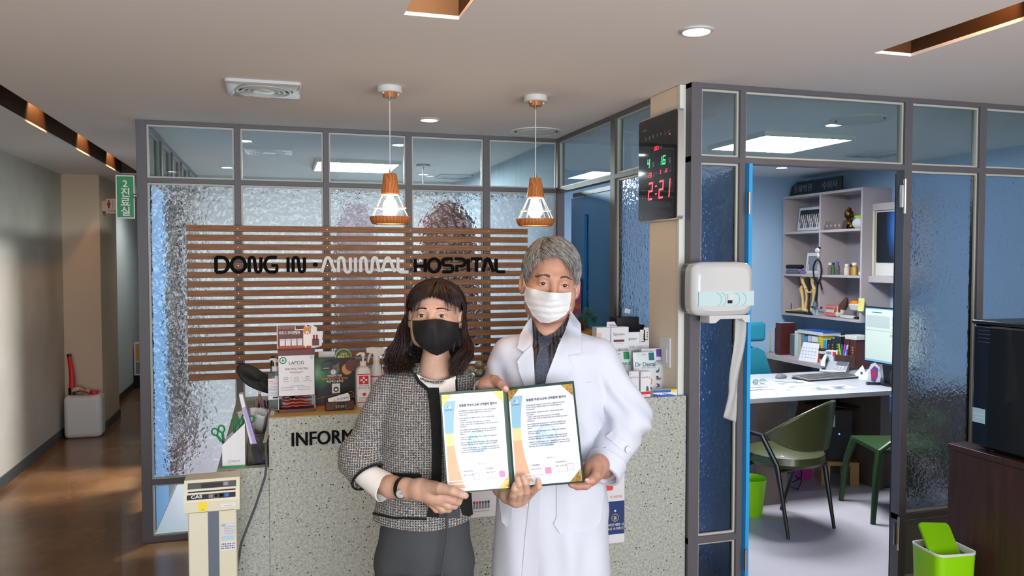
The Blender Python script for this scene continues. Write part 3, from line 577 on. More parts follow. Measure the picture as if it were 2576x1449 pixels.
for i, s_ in enumerate(('반려묘에 의한', '집사의 알레르기를 줄이는', '혁신적인 솔루션')): TX(B, s_, 0, .122 - i * .012, -.002, .0105, ('white', 'orange', 'white')[i], 'c', bold=.02)
for s_ in (-1, 1): B.tube([(.004, -.002, .045), (.004 + s_ * .08, -.002, .030)], .0012, 4, 'gold')
B.prism(circ(.014, cx=.066, cy=.042), (0, -.0022, 0), XA, ZA, (0, 0, 0), 'gold'); B.prism(circ(.012, cx=.066, cy=.042), (0, -.0025, 0), XA, ZA, (0, 0, 0), 'black'); TX(B, '47', .066, .037, -.0028, .012, 'gold', 'c'); B.build('panel', t, smooth=False)
B = MB('gold'); B.prism(circ(.034, 32), (.038, .01, .205), XA, ZA, (0, .002, 0)); B.prism(circ(.032, 32), (.038, .0096, .205), XA, ZA, (0, 0, 0), M('badge_green', '#2f5a34', .5))
for i, s_ in enumerate(('고양이', '알레르기가', '있으신가요?')): TX(B, s_, .038, .213 - i * .012, .0092, .0105, ('gold', 'gold', 'white')[i], 'c', bold=.02, maxw=.052)
B.build('round_badge', t, smooth=False)
t = T('ribbon_box', 'small white box with a black ribbon label standing behind the cat brochure', 'box', (.205, 3.52, H))
B = MB('white_paper'); B.box(-.035, .035, 0, .03, 0, .218); B.box(.035, .048, 0, .03, .0, .222, 'blue'); B.build('box', t, smooth=False)
B = MB('black'); B.box(-.016, .016, -.11, -.109, .155, .190); B.prism([(-.019, .150), (0, .156), (.019, .150), (.019, .185), (-.019, .185)], (-.01, -.1115, .0), XA, ZA, (0, .001, 0)); Q(B, -.022, .003, .161, .1635, -.1118, 'white'); B.build('ribbon_label', t, smooth=False)
t = T('book_card_holder', 'dark brown book-shaped holder carrying a white business card', 'card holder', (.243, 3.295, H))
B = MB(mottled('leather_brown', '#3a2418', '#4a2e1e', 60, .5)); B.box(-.058, .058, 0, .045, 0, .036); B.build('holder', t, bevel=.004); B = MB('black'); B.box(-.012, .022, -.0012, 0, .002, .034); TX(B, 'STORY', .005, .012, -.0016, .014, 'gold', 'c'); B.build('spine_label', t, smooth=False)
B = MB('white_paper'); B.prism([(-.045, .030), (.043, .038), (.040, .062), (.032, .070), (-.048, .050)], (0, .012, 0), XA, ZA, (0, .0008, 0)); B.prism([(-.026, .036), (-.014, .037), (-.020, .048)], (0, .0115, 0), XA, ZA, (0, 0, 0), 'gold'); B.text('동인동물병원', (-.010, .0115, .0415), XA + ZA * .14, ZA, .009, 'print_dark'); B.build('business_card', t, smooth=False)
# black folded leather pouch leaning behind the bottle
M('leather_black', '#15130f', .7)
t = T('black_pouch', 'crumpled black leather pouch sticking out left of the pump bottle', 'pouch', (-.075, 3.46, H))
def fn(u, v):
    a = 2 * math.pi * u; r = 1 + .16 * math.cos(2 * a + .6) + .10 * math.cos(3 * a); return (.088 * r * math.cos(a) * v + .0, .010 * math.sin(2 * a) * v * (1 - v) * 3 + .01, .113 + .052 * r * math.sin(a) * v - .45 * .088 * r * math.cos(a) * v)
B = MB('leather_black'); B.grid(fn, 36, 8, cu=True); B.build('pouch', t, solid=.012, sub=1); B = MB('leather_black'); B.tube([(.03, .01, .10), (.045, .005, .05), (.05, .0, .0)], .008, 8); B.build('strap', t)
B = MB('black'); B.cyl((-.022, 3.475, H), (-.022, 3.475, H + .20), .009, n=12); B.cyl((-.022, 3.475, H + .20), (-.022, 3.475, H + .215), .007, n=12); tag(B.build('black_tube'), 'slim black tube standing behind the gel pump bottle', 'tube')

# ---- on the low side desk
H2 = .8352
M('card_green', '#2f9a55', .5)
t = T('magazine_file', 'white slanted cardboard file with a green base on the side desk', 'file box', (-.170, 3.245, H2))
B = MB('white_paper'); s_ = .0425; pl = [(-s_, 0), (s_, 0), (s_, .172), (-s_, .092)]
B.prism(pl, (0, 0, 0), XA, ZA, (0, .0015, 0)); B.prism(pl, (0, .085, 0), XA, ZA, (0, .0015, 0)); B.box(-s_, -s_ + .0015, .0015, .085, 0, .092); B.box(s_ - .0015, s_, .0015, .085, 0, .172); B.box(-s_, s_, .0015, .085, 0, .002); B.box(-s_ - .0003, s_ + .0003, -.0006, .087, 0, .009, 'card_green')
TX(B, 'MEDIA', .008, .022, -.0006, .011, 'print_grey', 'c'); B.tube([(-.016 + .006 * math.cos(a_), -.0007, .026 + .006 * math.sin(a_)) for a_ in np.linspace(0, 6.28, 13)[:-1]], .0006, 4, 'print_grey', closed=True)
for i in range(3):
    for j in range(2): B.text('MEDICA', (-.03 + .036 * j, -.0006, .05 + .028 * i + .012 * j), XA + ZA * .45, ZA, .008, M('faint', '#d2d5da', .6))
B.build('file', t, smooth=False)
def scissors(x, z, dy, ang, label):
    t = T('scissors', label, 'scissors', (x, 3.29 + dy, z), 0, 'green-handled scissors in the white file'); R = Matrix.Rotation(ang, 3, 'Y')
    for sgn in (-1, 1):
        B = MB('green'); B.tube([R @ Vector((sgn * .013 + .011 * math.cos(a_), sgn * .002, .075 + .014 * math.sin(a_))) for a_ in np.linspace(0, 6.283, 17)[:-1]], .0035, 8, closed=True); B.tube([R @ Vector((sgn * .011, sgn * .002, .061)), R @ Vector((sgn * .004, sgn * .002, .03))], [.005, .005], 8); B.build('handle', t)
    B = MB('steel'); B.tube([R @ Vector((.002, .001, .035)), R @ Vector((-.003, 0, -.05))], [.004, .001], 6); B.tube([R @ Vector((-.002, -.001, .035)), R @ Vector((.003, 0, -.05))], [.004, .001], 6); B.build('blades', t)
scissors(-.202, H2 + .075, -.02, -.35, 'green scissors at the left, lowest end of the slanted white file'); scissors(-.172, H2 + .098, .0, .25, 'green scissors in the middle of the white file'); scissors(-.150, H2 + .112, .02, .45, 'green scissors nearest the tall end of the white file')
t = T('leaflet_holder', 'clear acrylic holder with leaflets standing against the counter block', 'holder', (-.082, 3.262, H2)); B = MB('clear')
B.box(-.040, .040, 0, .002, 0, .085); B.box(-.040, .040, .06, .062, 0, .12); B.box(-.040, -.038, .002, .06, 0, .085); B.box(.038, .040, .002, .06, 0, .085); B.box(-.038, .038, .002, .06, 0, .002); B.build('acrylic_box', t, smooth=False)
M('lilac', '#a596cf', .5)
for nm, c, x, a_, hh, dy, lab in (('leaflet', 'lilac', .012, -.26, .235, .012, 'lilac leaflet leaning left in the clear acrylic holder'), ('leaflet', 'white_paper', -.004, -.20, .285, .034, 'tall white leaflet behind the lilac one in the acrylic holder'), ('notepad', M('pad_grey', '#8e8d80', .6), .006, .26, .215, .02, 'grey edged notepad leaning right in the acrylic holder')):
    B = MB(c); B.box(-.007, .007, 0, .05, 0, hh, R=Matrix.Rotation(a_, 3, 'Y')); o = B.build(nm, None, smooth=False, loc=(-.082 + x, 3.264 + dy * .2, H2 + .004)); tag(o, lab, 'leaflet')
t = T('paper_cup', 'white takeaway cup stuffed with receipts on the side desk', 'cup', (-.088, 3.50, H2)); B = MB('white_paper'); B.lathe([(.026, 0), (.034, .12), (.0355, .12), (.0355, .124), (.0335, .124)], n=28)
B.lathe([(.0318, .080), (.0322, .084)], n=28, m='red'); B.build('cup', t); B = MB('white_paper')
for i in range(9):
    a_ = i * 2.4; R = Matrix.Rotation(a_, 3, 'Z') @ Matrix.Rotation(.5 * math.sin(i * 1.7), 3, 'X'); B.grid(lambda u, v: (R @ Vector((.05 * (u - .5), .012 * math.sin(6 * u + i), .10 + .085 * v))), 8, 6)
B.build('receipts', t, solid=.0004); B = MB('red_deep'); B.lathe([(.0335, .0845), (.0339, .0845), (.0343, .087), (.0339, .087)], n=28); B.text('커피', (-.012, -.0335, .066), XA, ZA, .012, 'red'); B.build('cup_print', t)
t = T('pen_box', 'brown wooden pen box with black, pink and purple pens', 'pen holder', (-.062, 3.66, H2)); B = MB('wood_slat'); B.box(-.03, .03, 0, .05, 0, .15); B.build('box', t, bevel=.002)
for i, c in enumerate(('black', 'pink', 'purple', 'black')): B = MB(c); B.cyl((-.022 + i * .014, .02, .150), (-.026 + i * .014, .018, .195 - .004 * i), .005, n=10); B.build('pen', t)
B = MB('white_paper'); B.box(-.019, .019, 0, .025, 0, .135); B.text('CARD', (-.014, -.0005, .115), XA, ZA, .01, 'print_grey'); tag(B.build('white_carton', smooth=False, loc=(-.142, 3.42, H2)), 'small white carton between the slanted file and the paper cup', 'carton')
t = T('peg_scissors', 'pinkish tongs with white tips standing in the paper cup', 'tongs', (-.078, 3.56, H2 + .1)); B = MB(M('copper_pink', '#b98a78', .3, .5)); B.tube([(0, 0, .145), (-.02, 0, .02)], .0035, 8); B.tube([(0, 0, .145), (.026, 0, .02)], .0035, 8); B.build('arms', t); B = MB('white'); B.cyl((0, 0, .135), (.003, 0, .175), .007, .005, n=10); B.build('tip', t)
B = MB(M('cable_grey', '#4a4c50', .5)); B.tube([(-.05, 3.20, .93), (-.046, 3.16, .86), (-.052, 3.13, .82), (-.085, 3.12, .72), (-.14, 3.11, .58), (-.17, 3.13, .40), (-.18, 3.16, .2), (-.16, 3.17, .004)], .0045, 8); tag(B.build('power_cable'), 'dark grey cable hanging beside the stone counter behind the weighing scale', 'cable')
t = T('eyeglass_case', 'grey bundle of acrylic trays behind the cup on the side desk', 'tray', (-.155, 3.72, H2)); B = MB('pad_grey'); B.prism([(-.05, 0), (.05, 0), (.05, .16), (-.0, .16)], (0, 0, 0), XA, ZA, (0, .12, 0)); B.build('tray', t, smooth=False)

# ---- body scale
t = T('weighing_scale', 'cream upright body scale with digital head and grey stripe', 'scale', (-.234, 3.02, 0)); w_ = .083
B = MB('cream'); B.box(-w_, w_, -.0, .09, .05, .745); B.build('column', t, bevel=.006); B = MB('slate'); B.box(-.015, .022, -.0025, .0, .05, .742); B.build('stripe', t, smooth=False)
B = MB('cream'); B.prism([(0, .735), (.0, .78), (.028, .850), (.12, .850), (.12, .735)], (-.096, 0, 0), YA, ZA, (.19, 0, 0)); B.prism([(-.003, .738), (-.003, .774), (0, .774), (0, .738)], (-.09, 0, 0), YA, ZA, (.178, 0, 0)); hd = B.build('head', t, bevel=.006)
up = Vector((0, .028, .07)).normalized(); nn = Vector((0, -.07, .028)).normalized(); o0 = Vector((0, 0, .78)) + nn * .0012
B = MB('black')
def pan(x0, x1, a, b, m, lift=0): q = o0 + nn * lift; B.add([q + XA * x0 + up * a, q + XA * x1 + up * a, q + XA * x1 + up * b, q + XA * x0 + up * b], [(0, 1, 2, 3)], m)
pan(-.086, .080, .004, .022, 'print_dark'); pan(-.083, .080, .029, .034, 'print_dark'); pan(-.084, .082, .042, .064, M('grey_panel', '#45474a', .5)); pan(-.038, .036, .044, .060, 'black', .0004); pan(.037, .055, .048, .061, 'print_grey', .0004)
for i, c in enumerate(('print_grey', 'frame_panel', 'print_dark', 'blue')): pan(-.012 + .018 * i, .003 + .018 * i, .007, .019, c, .0005)
for i in (1, 2): pan(-.0105 + .018 * i, .0015 + .018 * i, .0085, .0175, 'letter_black', .0008)
B.text('CAS', o0 + nn * .0008 + XA * -.072 + up * .009, XA, up, .016, 'white', bold=.03, wide=1.3); B.text('kg', o0 + nn * .0008 + XA * .042 + up * .051, XA, up, .008, 'white'); B.build('control_panel', t, smooth=False)
B = MB('yellow'); B.box(-.047, -.018, -.0035, -.0031, .742, .775); TX(B, 'CAS', -.032, .745, -.0038, .006, 'print_dark', 'c'); B.build('yellow_sticker', t, smooth=False); B = MB('white_paper'); B.box(.03, .08, -.0036, -.0031, .752, .762); TX(B, 'Measurement', .055, .755, -.0039, .005, 'print_dark', 'c'); B.build('name_strip', t, smooth=False)
B = MB(M('label_silver', '#c4c8cc', .4)); B.box(.027, .078, -.0014, -.0008, .645, .69); TX(B, 'CAS', .029, .680, -.0018, .008, 'print_dark', bold=.02); lines(B, .04, .075, .676, -.0018, 5, .006, .001, 'print_grey'); B.build('rating_plate', t, smooth=False); B = MB('sky_print'); B.box(.031, .073, -.0014, -.0008, .628, .641); B.build('blue_label', t, smooth=False)
B = MB('white_paper'); B.box(.026, .078, -.0014, -.0008, .59, .620)
for i in range(8):
    for j in range(3): Q(B, .029 + i * .006, .033 + i * .006, .595 + j * .008, .6 + j * .008, -.0018, ('print_dark', 'purple', 'print_grey')[(i + j) % 3])
B.build('white_label', t, smooth=False); B = MB('cream'); B.box(-.14, .14, -.34, .10, .0, .05); B.build('base', t, bevel=.01); B = MB('slate'); B.box(-.12, .12, -.32, -.04, .05, .054); B.build('foot_plate', t)

# ---- wall clock
clk = T('wall_clock', 'large black digital wall clock with red and green figures', 'clock', (1.774, 3.417, 1.835))   # faces -X
R = Matrix(((0, -1, 0), (1, 0, 0), (0, 0, 1)))   # local (a along -Y ... ) built directly below
def CK(a, z, d=0): return (-.030 - d, .205 - a, z)     # a: 0 (far edge) .. .40 (near edge)
M('clock_face', '#08080a', .06, coat=.6); M('alu', '#c9c7c4', .3, .7)
B = MB('alu'); pl = rrect(.405, .505, .02, cx=.2025, cy=.2525); B.prism([(a, z) for a, z in pl], (-.030, .205, 0), (0, -1, 0), (0, 0, 1), (.030, 0, 0)); B.build('case', clk, bevel=.002)
B = MB('clock_face'); pl = rrect(.393, .493, .016, cx=.2025, cy=.2525); B.prism(pl, (-.0325, .205, 0), (0, -1, 0), (0, 0, 1), (.0025, 0, 0)); B.build('glass_front', clk, smooth=False)
B = MB('steel'); B.tube([(-.005, 0 + .008 * math.cos(a_), .509 + .008 * math.sin(a_)) for a_ in np.linspace(-.3, 3.5, 9)], .0015, 6); B.build('hanging_ring', clk)
M('led_red', (1, .02, .05), .4, emit=2.6); M('led_green', (.03, 1, .18), .4, emit=2.0); M('led_dim', '#22100f', .4); M('clock_print', '#8d8d8d', .5)
SEG = {'0': 'abcdef', '1': 'bc', '2': 'abged', '3': 'abgcd', '4': 'fgbc', '5': 'afgcd', '6': 'afgecd', '8': 'abcdefg', '9': 'abcdfg'}
def digit(B, ch, a, z, w_, h, m, ghost=None, t=None):
    t = t or w_ * .2; g = {'a': (0, w_, h - t, h), 'g': (0, w_, h / 2 - t / 2, h / 2 + t / 2), 'd': (0, w_, 0, t), 'f': (0, t, h / 2, h), 'b': (w_ - t, w_, h / 2, h), 'e': (0, t, 0, h / 2), 'c': (w_ - t, w_, 0, h / 2)}
    for k, (x0, x1, z0, z1) in g.items():
        mm = m if k in SEG[ch] else ghost
        if mm: sk = .12; B.add([CK(a + x + sk * zz, z + zz, .003 if mm is m else .0028) for x, zz in ((x0, z0), (x1, z0), (x1, z1), (x0, z1))], [(0, 1, 2, 3)], mm)
def num(ch, a, z, w_, h, m): B = MB(m); digit(B, ch, a, z, w_, h, m); B.build('lit_numeral', clk, smooth=False)
def bar(a0, a1, z0, z1): B = MB('led_red'); B.add([CK(a, zz, .003) for a, zz in ((a0, z0), (a1, z0), (a1, z1), (a0, z1))], [(0, 1, 2, 3)]); B.build('lit_dot', clk, smooth=False)
for c_, a in (('2', .112), ('2', .222), ('1', .288)): num(c_, a, .105, .044, .085, 'led_red')
for z in (.128, .165): bar(.188, .206, z, z + .005)
for c_, a in zip('2021', (.176, .189, .202, .213)): num(c_, a, .338, .010, .018, 'led_red')
for c_, a in zip('20', (.118, .136)): num(c_, a, .215, .013, .022, 'led_red')
for c_, a in zip('316', (.235, .285, .298)): num(c_, a, .222, .010, .018, 'led_red')
bar(.325, .337, .392, .397); bar(.085, .09, .115, .118)
for c_, a, w_ in (('4', .103, .024), ('1', .232, .018), ('6', .262, .026)): num(c_, a, .262, w_, .042, 'led_green')
B = MB('clock_print'); AX, AZ = Vector((0, -1, 0)), ZA
for i, s_ in enumerate('일월화수목금토'): B.text(s_, CK(.085 + i * .04, .400, .0027), AX, AZ, .018, al='c')
for s_, a, z, k in (('년', .24, .338, .02), ('월', .155, .265, .026), ('일', .320, .265, .028), ('온도', .085, .215, .018), ('℃', .168, .215, .014), ('습도', .19, .225, .012), ('음력', .275, .222, .012), ('AM', .05, .155, .011), ('PM', .05, .118, .011), ('PHAROS', .05, .445, .012), ('일', .335, .222, .012), ('무궁', .335, .02, .008), ('남', .03, .02, .016)): B.text(s_, CK(a, z, .0027), AX, AZ, k)
B.build('dial_print', clk, smooth=False)
B = MB('white_paper'); B.box(1.767, 1.775, 3.325, 3.43, 1.14, 1.282); o = B.build('wall_switch', bevel=.002); tag(o, 'white wall switch plate on the beige column above the snack bags', 'switch'); B = MB('white'); B.box(1.763, 1.767, 3.35, 3.40, 1.16, 1.23); B.build('rocker', o)

# ---- paper towel dispenser on the right glass
t = T('towel_dispenser', 'white paper towel dispenser with a pale blue band on the glass post', 'dispenser', (1.905, 3.19, 1.375))
def fn(u, v, w_=.156, y1=-.115):
    a = -math.pi / 2 + 2 * math.pi * u; c, s_ = math.cos(a), math.sin(a); p = .34
    X_ = w_ * abs(c) ** p * (1 if c > 0 else -1); Z_ = .145 + .122 * abs(s_) ** p * (1 if s_ > 0 else -1); k = 1 - .22 * max(0, v - .72) ** 2 * 12
    return (X_ * k, .0 + y1 * v, .145 + (Z_ - .145) * k)
B = MB(M('dark_plastic', '#55575c', .3)); B.grid(lambda u, v: fn(u, v * .32), 72, 3, cu=True); B.build('rear_shell', t)
B = MB('white_gloss'); B.grid(lambda u, v: fn(u, .32 + .68 * v), 72, 14, cu=True); n = 72; B.add([fn(i / 72, 1.0) for i in range(72)], [tuple(range(72))]); B.build('cover', t, angle=60)
B = MB(M('pale_blue', '#bcd8dc', .25)); B.box(-.132, .147, -.1165, -.100, .07, .135); wb_ = B; B = MB('print_grey'); B.box(.012, .034, -.121, -.118, .082, .096, 'black'); B.box(.012, .034, -.122, -.118, .096, .124, 'white'); B.build('latch', t)
M('vine', '#a9c4cc', .4); B = MB('vine')
for x0, r in ((-.02, .03), (.045, .035), (-.05, .04), (.075, .04)): B.tube([(x0 + r * math.cos(a_) * .8, -.1185, .10 + .03 * math.sin(a_)) for a_ in np.linspace(-1.3, 1.5, 9)], .0012, 4)
wb_.add(B.v, B.f, 'vine'); wb_.build('window_band', t)
B = MB('white_gloss'); B.prism([(-.075, .028), (.13, .028), (.13, -.006), (.105, -.004), (.09, .012), (-.02, .012), (-.045, -.006), (-.075, -.006)], (0, -.112, 0), XA, ZA, (0, .08, 0)); B.build('outlet', t, bevel=.003)
m = M('towel_paper', '#b9bbbc', .8); B = MB('towel_paper')
def fn(u, v):
    z = .015 - .455 * v; x = .02 + .05 * u + .032 * (1 - v) * (1 if v < .8 else 1) - .025 * max(0, v - .75) * 4 * (1 - u) + .008 * math.sin(7 * v); return (x + .028, -.075 + .010 * math.sin(5 * u + 4 * v) + (.02 * (v - .8) * 5 if v > .8 else 0), z - .03 * u * (v > .85))
B.grid(fn, 10, 40); B.build('paper_strip', t, solid=.0012)

# ---- signs on the left
M('sign_green', '#13804e', .45)
t = T('room_sign', 'green hanging sign reading 2 and white Korean letters', 'sign', (-.815, 4.9, 1.884)); B = MB('white'); B.box(-.050, .046, 0, .008, 0, .243); B.box(-.045, .041, -.0008, 0, .006, .237, 'sign_green')
for i, s_ in enumerate('2진료실'): TX(B, s_, -.002, .178 - i * .053, -.0014, .056 if i else .052, 'white', 'c', bold=.02)
B.build('board', t, smooth=False); B = MB('chrome'); B.sph((.046, .0, .128), .013); B.cyl((.046, 0, .128), (.052, .06, .128), .006); B.build('bracket', t)
t = T('toilet_sign', 'pinkish TOILET sign with a red figure behind the green sign', 'sign', (-1.532, 8.42, 2.10)); M('sign_pink', '#d8b8a2', .5)
B = MB('sign_pink'); B.box(-.045, .10, 0, .01, 0, .14); B.box(-.078, -.045, .004, .02, .02, .12); B.prism(circ(.009, cx=-.018, cy=.118), (0, -.001, 0), XA, ZA, (0, 0, 0), 'red_deep'); B.prism([(-.028, .107), (-.008, .107), (.0, .08), (-.008, .075), (-.011, .045), (-.025, .045), (-.028, .075), (-.036, .08)], (0, -.001, 0), XA, ZA, (0, 0, 0), 'red_deep'); Q(B, .016, .019, .042, .118, -.001, 'print_dark')
B.prism(circ(.009, cx=.055, cy=.118), (0, -.001, 0), XA, ZA, (0, 0, 0), 'print_dark'); B.prism([(.043, .105), (.067, .105), (.064, .045), (.046, .045)], (0, -.001, 0), XA, ZA, (0, 0, 0), 'print_dark'); TX(B, 'TOILET', -.032, .012, -.001, .026, 'print_dark', wide=1.1); B.build('board', t, smooth=False)
t = T('hall_poster', 'white framed flyer board at the far end of the hallway', 'poster', (-1.585, 11.0, 0)); B = MB('white'); B.box(-.18, .20, 0, .02, .17, .60); B.box(-.16, .18, -.001, 0, .35, .57, 'fur_tan'); B.box(-.16, .18, -.001, 0, .19, .34, 'print_grey'); B.build('board', t, smooth=False); B = MB('black_matte'); B.box(-.18, .5, .02, .4, 0, .17); B.build('stand', t, smooth=False)
t = T('plastic_canister', 'white plastic jerrycan with red hose and gloves against the beige hallway column', 'canister', (-1.735, 8.05, 0))
M('jug_white', '#d6d3cf', .4); B = MB('jug_white'); B.box(-.160, .160, 0, .20, .0, .40); B.build('can', t, bevel=.045, seg=4); B = MB('red'); B.cyl((.09, .06, .395), (.09, .06, .43), .036); B.build('cap', t)
B = MB('red'); B.tube([(-.10, .08, .46), (-.098, .09, .54), (-.105, .10, .62), (-.12, .12, .70), (-.13, .14, .75)], [.026, .025, .022, .020, .018], 12); B.build('hose', t); B = MB('black'); B.cyl((-.10, .08, .39), (-.10, .08, .46), .03); B.cyl((-.13, .14, .745), (-.133, .145, .77), .02); B.build('hose_fitting', t)
B = MB('jug_white'); B.tube([(-.03, .03, .39), (-.03, .02, .33), (.03, .02, .33), (.04, .03, .39)], .013, 8); B.build('handle', t); g = T('work_gloves', 'red and cream work gloves draped on the jerrycan', 'gloves', (-1.735, 8.05, .402))
B = MB(M('glove_cream', '#cdb698', .8)); B.grid(lambda u, v: (-.09 + .14 * u, .02 + .09 * v, .03 + .028 * math.sin(5 * u) * math.sin(3 * v) + .012 * math.sin(11 * u + 5 * v)), 14, 8); B.tube([(-.09, .05, .04), (-.06, .03, .06), (-.02, .03, .05)], .014, 8); B.build('palm', g, solid=.02, sub=1); B = MB('red_deep'); B.grid(lambda u, v: (-.07 + .14 * u, .0 + .03 * v, .018 + .02 * math.sin(4 * u)), 10, 4); B.build('cuff', g, solid=.012, sub=1)
# ---- right end of the counter
HR = 1.0265
def pouch(name, label, x, y, w_, h, col, word_, sub, tagm, extra=None):
    t = T(name, label, 'bag', (x, y, HR), 0, 'standing dental snack pouches'); n1, n2 = 12, 14
    def f(u, v, s_): q = 1 - .10 * v * 0; th = .028 * math.sin(math.pi * u) ** .7 * (1 - v) ** .8 + .001; return ((u - .5) * w_ * (1 - .03 * math.sin(3.14 * v)), s_ * th + .012 * v + .001 * math.sin(20 * u + 9 * v), h * v)
    B = MB(M('pouch_silver', '#cfd6d8', .38)); B.grid(lambda u, v: f(u, v, -1), n1, n2); B.grid(lambda u, v: f(1 - u, v, 1), n1, n2); B.build('pouch', t)
    def onf(a, b_, o=.0012): u = a / w_ + .5; p_ = f(min(.98, max(.02, u)), b_ / h, -1); return (a, p_[1] - o, b_)
    B = MB(tagm)
    for q, mm in (((w_ * .16, w_ * .40, h * .80, h * .985), tagm), ((-.004 - w_ * .1, w_ * .06 - .004, h * .935, h * .945), 'print_dark')):
        k = 4; vs = [onf(q[0] + (q[1] - q[0]) * i / k, q[2] + (q[3] - q[2]) * j) for j in (0, 1) for i in range(k + 1)]; B.add(vs, [(i, i + 1, k + 2 + i, k + 1 + i) for i in range(k)], mm)
    B.text(word_, (w_ * .44, h * .66), None, None, .026, tagm, 'r', bold=.015, fn=lambda a, b_: onf(a, b_), maxw=w_ * .9); B.text(sub, (w_ * .42, h * .61), None, None, .008, 'print_grey', 'r', fn=lambda a, b_: onf(a, b_), maxw=w_ * .8)
    if extra: extra(B, onf)
    B.build('print', t, smooth=False); return t
def disc(B, onf, cx, cy, r, m, sy=1., o=.0016): B.add([onf(cx + r * math.cos(a_), cy + r * sy * math.sin(a_), o) for a_ in np.linspace(0, 6.283, 17)[:-1]], [tuple(range(16))], m)
pouch('snack_pouch', 'pale snack pouch with a green tag beside the white coat sleeve', 1.545, 3.395, .125, .192, '', 'Dentinol', '덴탈 스크럽', 'sign_green')
pouch('snack_pouch', 'pale snack pouch with a teal tag and the teal words Dr Dental', 1.652, 3.345, .12, .190, '', 'Dr Dental', '강아지 치과 전문 케어', 'teal', lambda B, f: (disc(B, f, .01, .055, .018, 'orange'), disc(B, f, .01, .055, .012, 'white', 1, .002), disc(B, f, .01, .022, .012, 'teal')))
pouch('snack_pouch', 'pale snack pouch with a purple tag at the right end of the counter', 1.722, 3.405, .115, .198, '', 'Dentintol', '관절 케어 포뮬러', 'purple', lambda B, f: (disc(B, f, .015, .098, .014, 'teal'), disc(B, f, .015, .104, .009, 'white', 1, .002), disc(B, f, .0, .062, .022, 'print_dark', .4), disc(B, f, .018, .055, .018, 'copper_pink', .35, .002), disc(B, f, .005, .025, .02, 'purple', .5)))
def mbox(label, x0, x1, y, h, dy=.03):
    t = T('medicine_box', label, 'box', ((x0 + x1) / 2, y, HR)); w_ = (x1 - x0) / 2; B = MB('white_paper'); B.box(-w_, w_, 0, dy, 0, h); Q(B, -w_, w_, h * .10, h * .21, -.0006, 'red'); TX(B, '케미카디프 Qs', -w_ + .003, h * .74, -.0006, .009, 'print_dark', maxw=w_ * 1.8); TX(B, 'FIXED', 0, h * .03, -.0006, .006, 'red', 'c')
    B.prism([(w_ * .1, h * .22), (w_ * .8, h * .22), (w_ * .5, h * .42), (w_ * .15, h * .42)], (0, -.0008, 0), XA, ZA, (0, 0, 0), 'teal'); B.prism([(w_ * .4, h * .22), (w_ * .8, h * .22), (w_ * .6, h * .34)], (0, -.001, 0), XA, ZA, (0, 0, 0), 'orange'); TX(B, '8', -w_ + .004, h * .88, -.0006, .009, 'print_grey'); B.build('carton', t, smooth=False)
mbox('slim white medicine carton with a red band beside the toothpaste box', 1.577, 1.626, 3.24, .116); mbox('white medicine carton half hidden by the coat sleeve', 1.522, 1.570, 3.245, .118)
t = T('toothpaste_box', 'long white and blue toothpaste carton with a yellow sticker', 'box', (1.695, 3.232, HR)); B = MB('white_paper'); B.box(-.062, .062, 0, .035, 0, .028); Q(B, -.062, .03, .018, .028, -.0006, 'blue'); B.prism([(-.062, 0), (.06, 0), (.02, .010), (-.03, .006), (-.062, .016)], (0, -.0006, 0), XA, ZA, (0, 0, 0), 'blue'); TX(B, 'Oralene', .0, .011, -.0012, .009, 'navy', 'c'); B.box(.032, .055, -.0012, .036, .018, .0288, 'yellow')
for x in (-.052, -.040, -.028): B.prism(circ(.004, 10, x, .007), (0, -.001, 0), XA, ZA, (0, 0, 0), 'brown')
B.build('carton', t, smooth=False)
t = T('stick_box_display', 'white carton display with a cursive logo and a brown band behind the snack pouches', 'display', (1.54, 3.47, HR)); B = MB('white_paper'); B.box(-.083, .083, 0, .055, 0, .300); B.box(-.012, .068, -.010, -.008, .0, .300); TX(B, 'Signature', .028, .262, -.0106, .018, 'print_dark', 'c', maxw=.058); Q(B, .0, .056, .230, .241, -.0106, 'maroon'); TX(B, '기호성 강화 스틱', .028, .222, -.0106, .005, 'print_grey', 'c'); TX(B, '흡수도움', .05, .188, -.0106, .014, 'maroon', 'c')
Q(B, -.08, -.058, .23, .275, -.0006, 'sign_pink'); B.build('carton', t, smooth=False); B = MB('white_paper'); B.add([(-.03, .005, .301), (.025, .005, .301), (.018, .02, .325), (-.022, .02, .325)], [(0, 1, 2, 3)]); TX(B, '가격 L/S', -.0, .306, .004, .010, 'maroon', 'c'); B.build('tent_card', t, smooth=False, solid=.001)
t = T('stick_poster', 'white upright card with small sachet pictures beside the cursive logo carton', 'card', (1.68, 3.49, HR)); B = MB('white_paper'); B.box(-.058, .062, 0, .012, 0, .272); TX(B, 'Signature', -.055, .235, -.0006, .016, 'print_dark', maxw=.05); TX(B, '이제는 스틱도', -.045, .195, -.0006, .013, 'print_grey'); TX(B, '처방전문 스틱"', -.055, .168, -.0006, .019, 'print_dark', maxw=.112)
for x, z in ((.012, .215), (.032, .225)): B.box(x, x + .026, -.004, -.0006, z, z + .068, 'white'); Q(B, x + .005, x + .021, z + .008, z + .012, -.0044, 'black'); [Q(B, x + .016, x + .021, z + .02 + .01 * k, z + .025 + .01 * k, -.0044, 'print_dark') for k in range(3)]
B.build('card', t, smooth=False)
M('kraft', '#a87c3c', .6); t = T('pine_arrangement', 'small pine branch arrangement with a cone in a brown wrap', 'plant', (1.515, 3.76, .8355)); B = MB('kraft'); B.lathe([(.07, 0), (.095, .38), (.10, .44), (.06, .46), (0, .46)], n=16, sx=1.1); B.build('wrapped_pot', t)
m = M('needle', '#2f5a48', .6); B = MB('needle'); rr = random.Random(4)
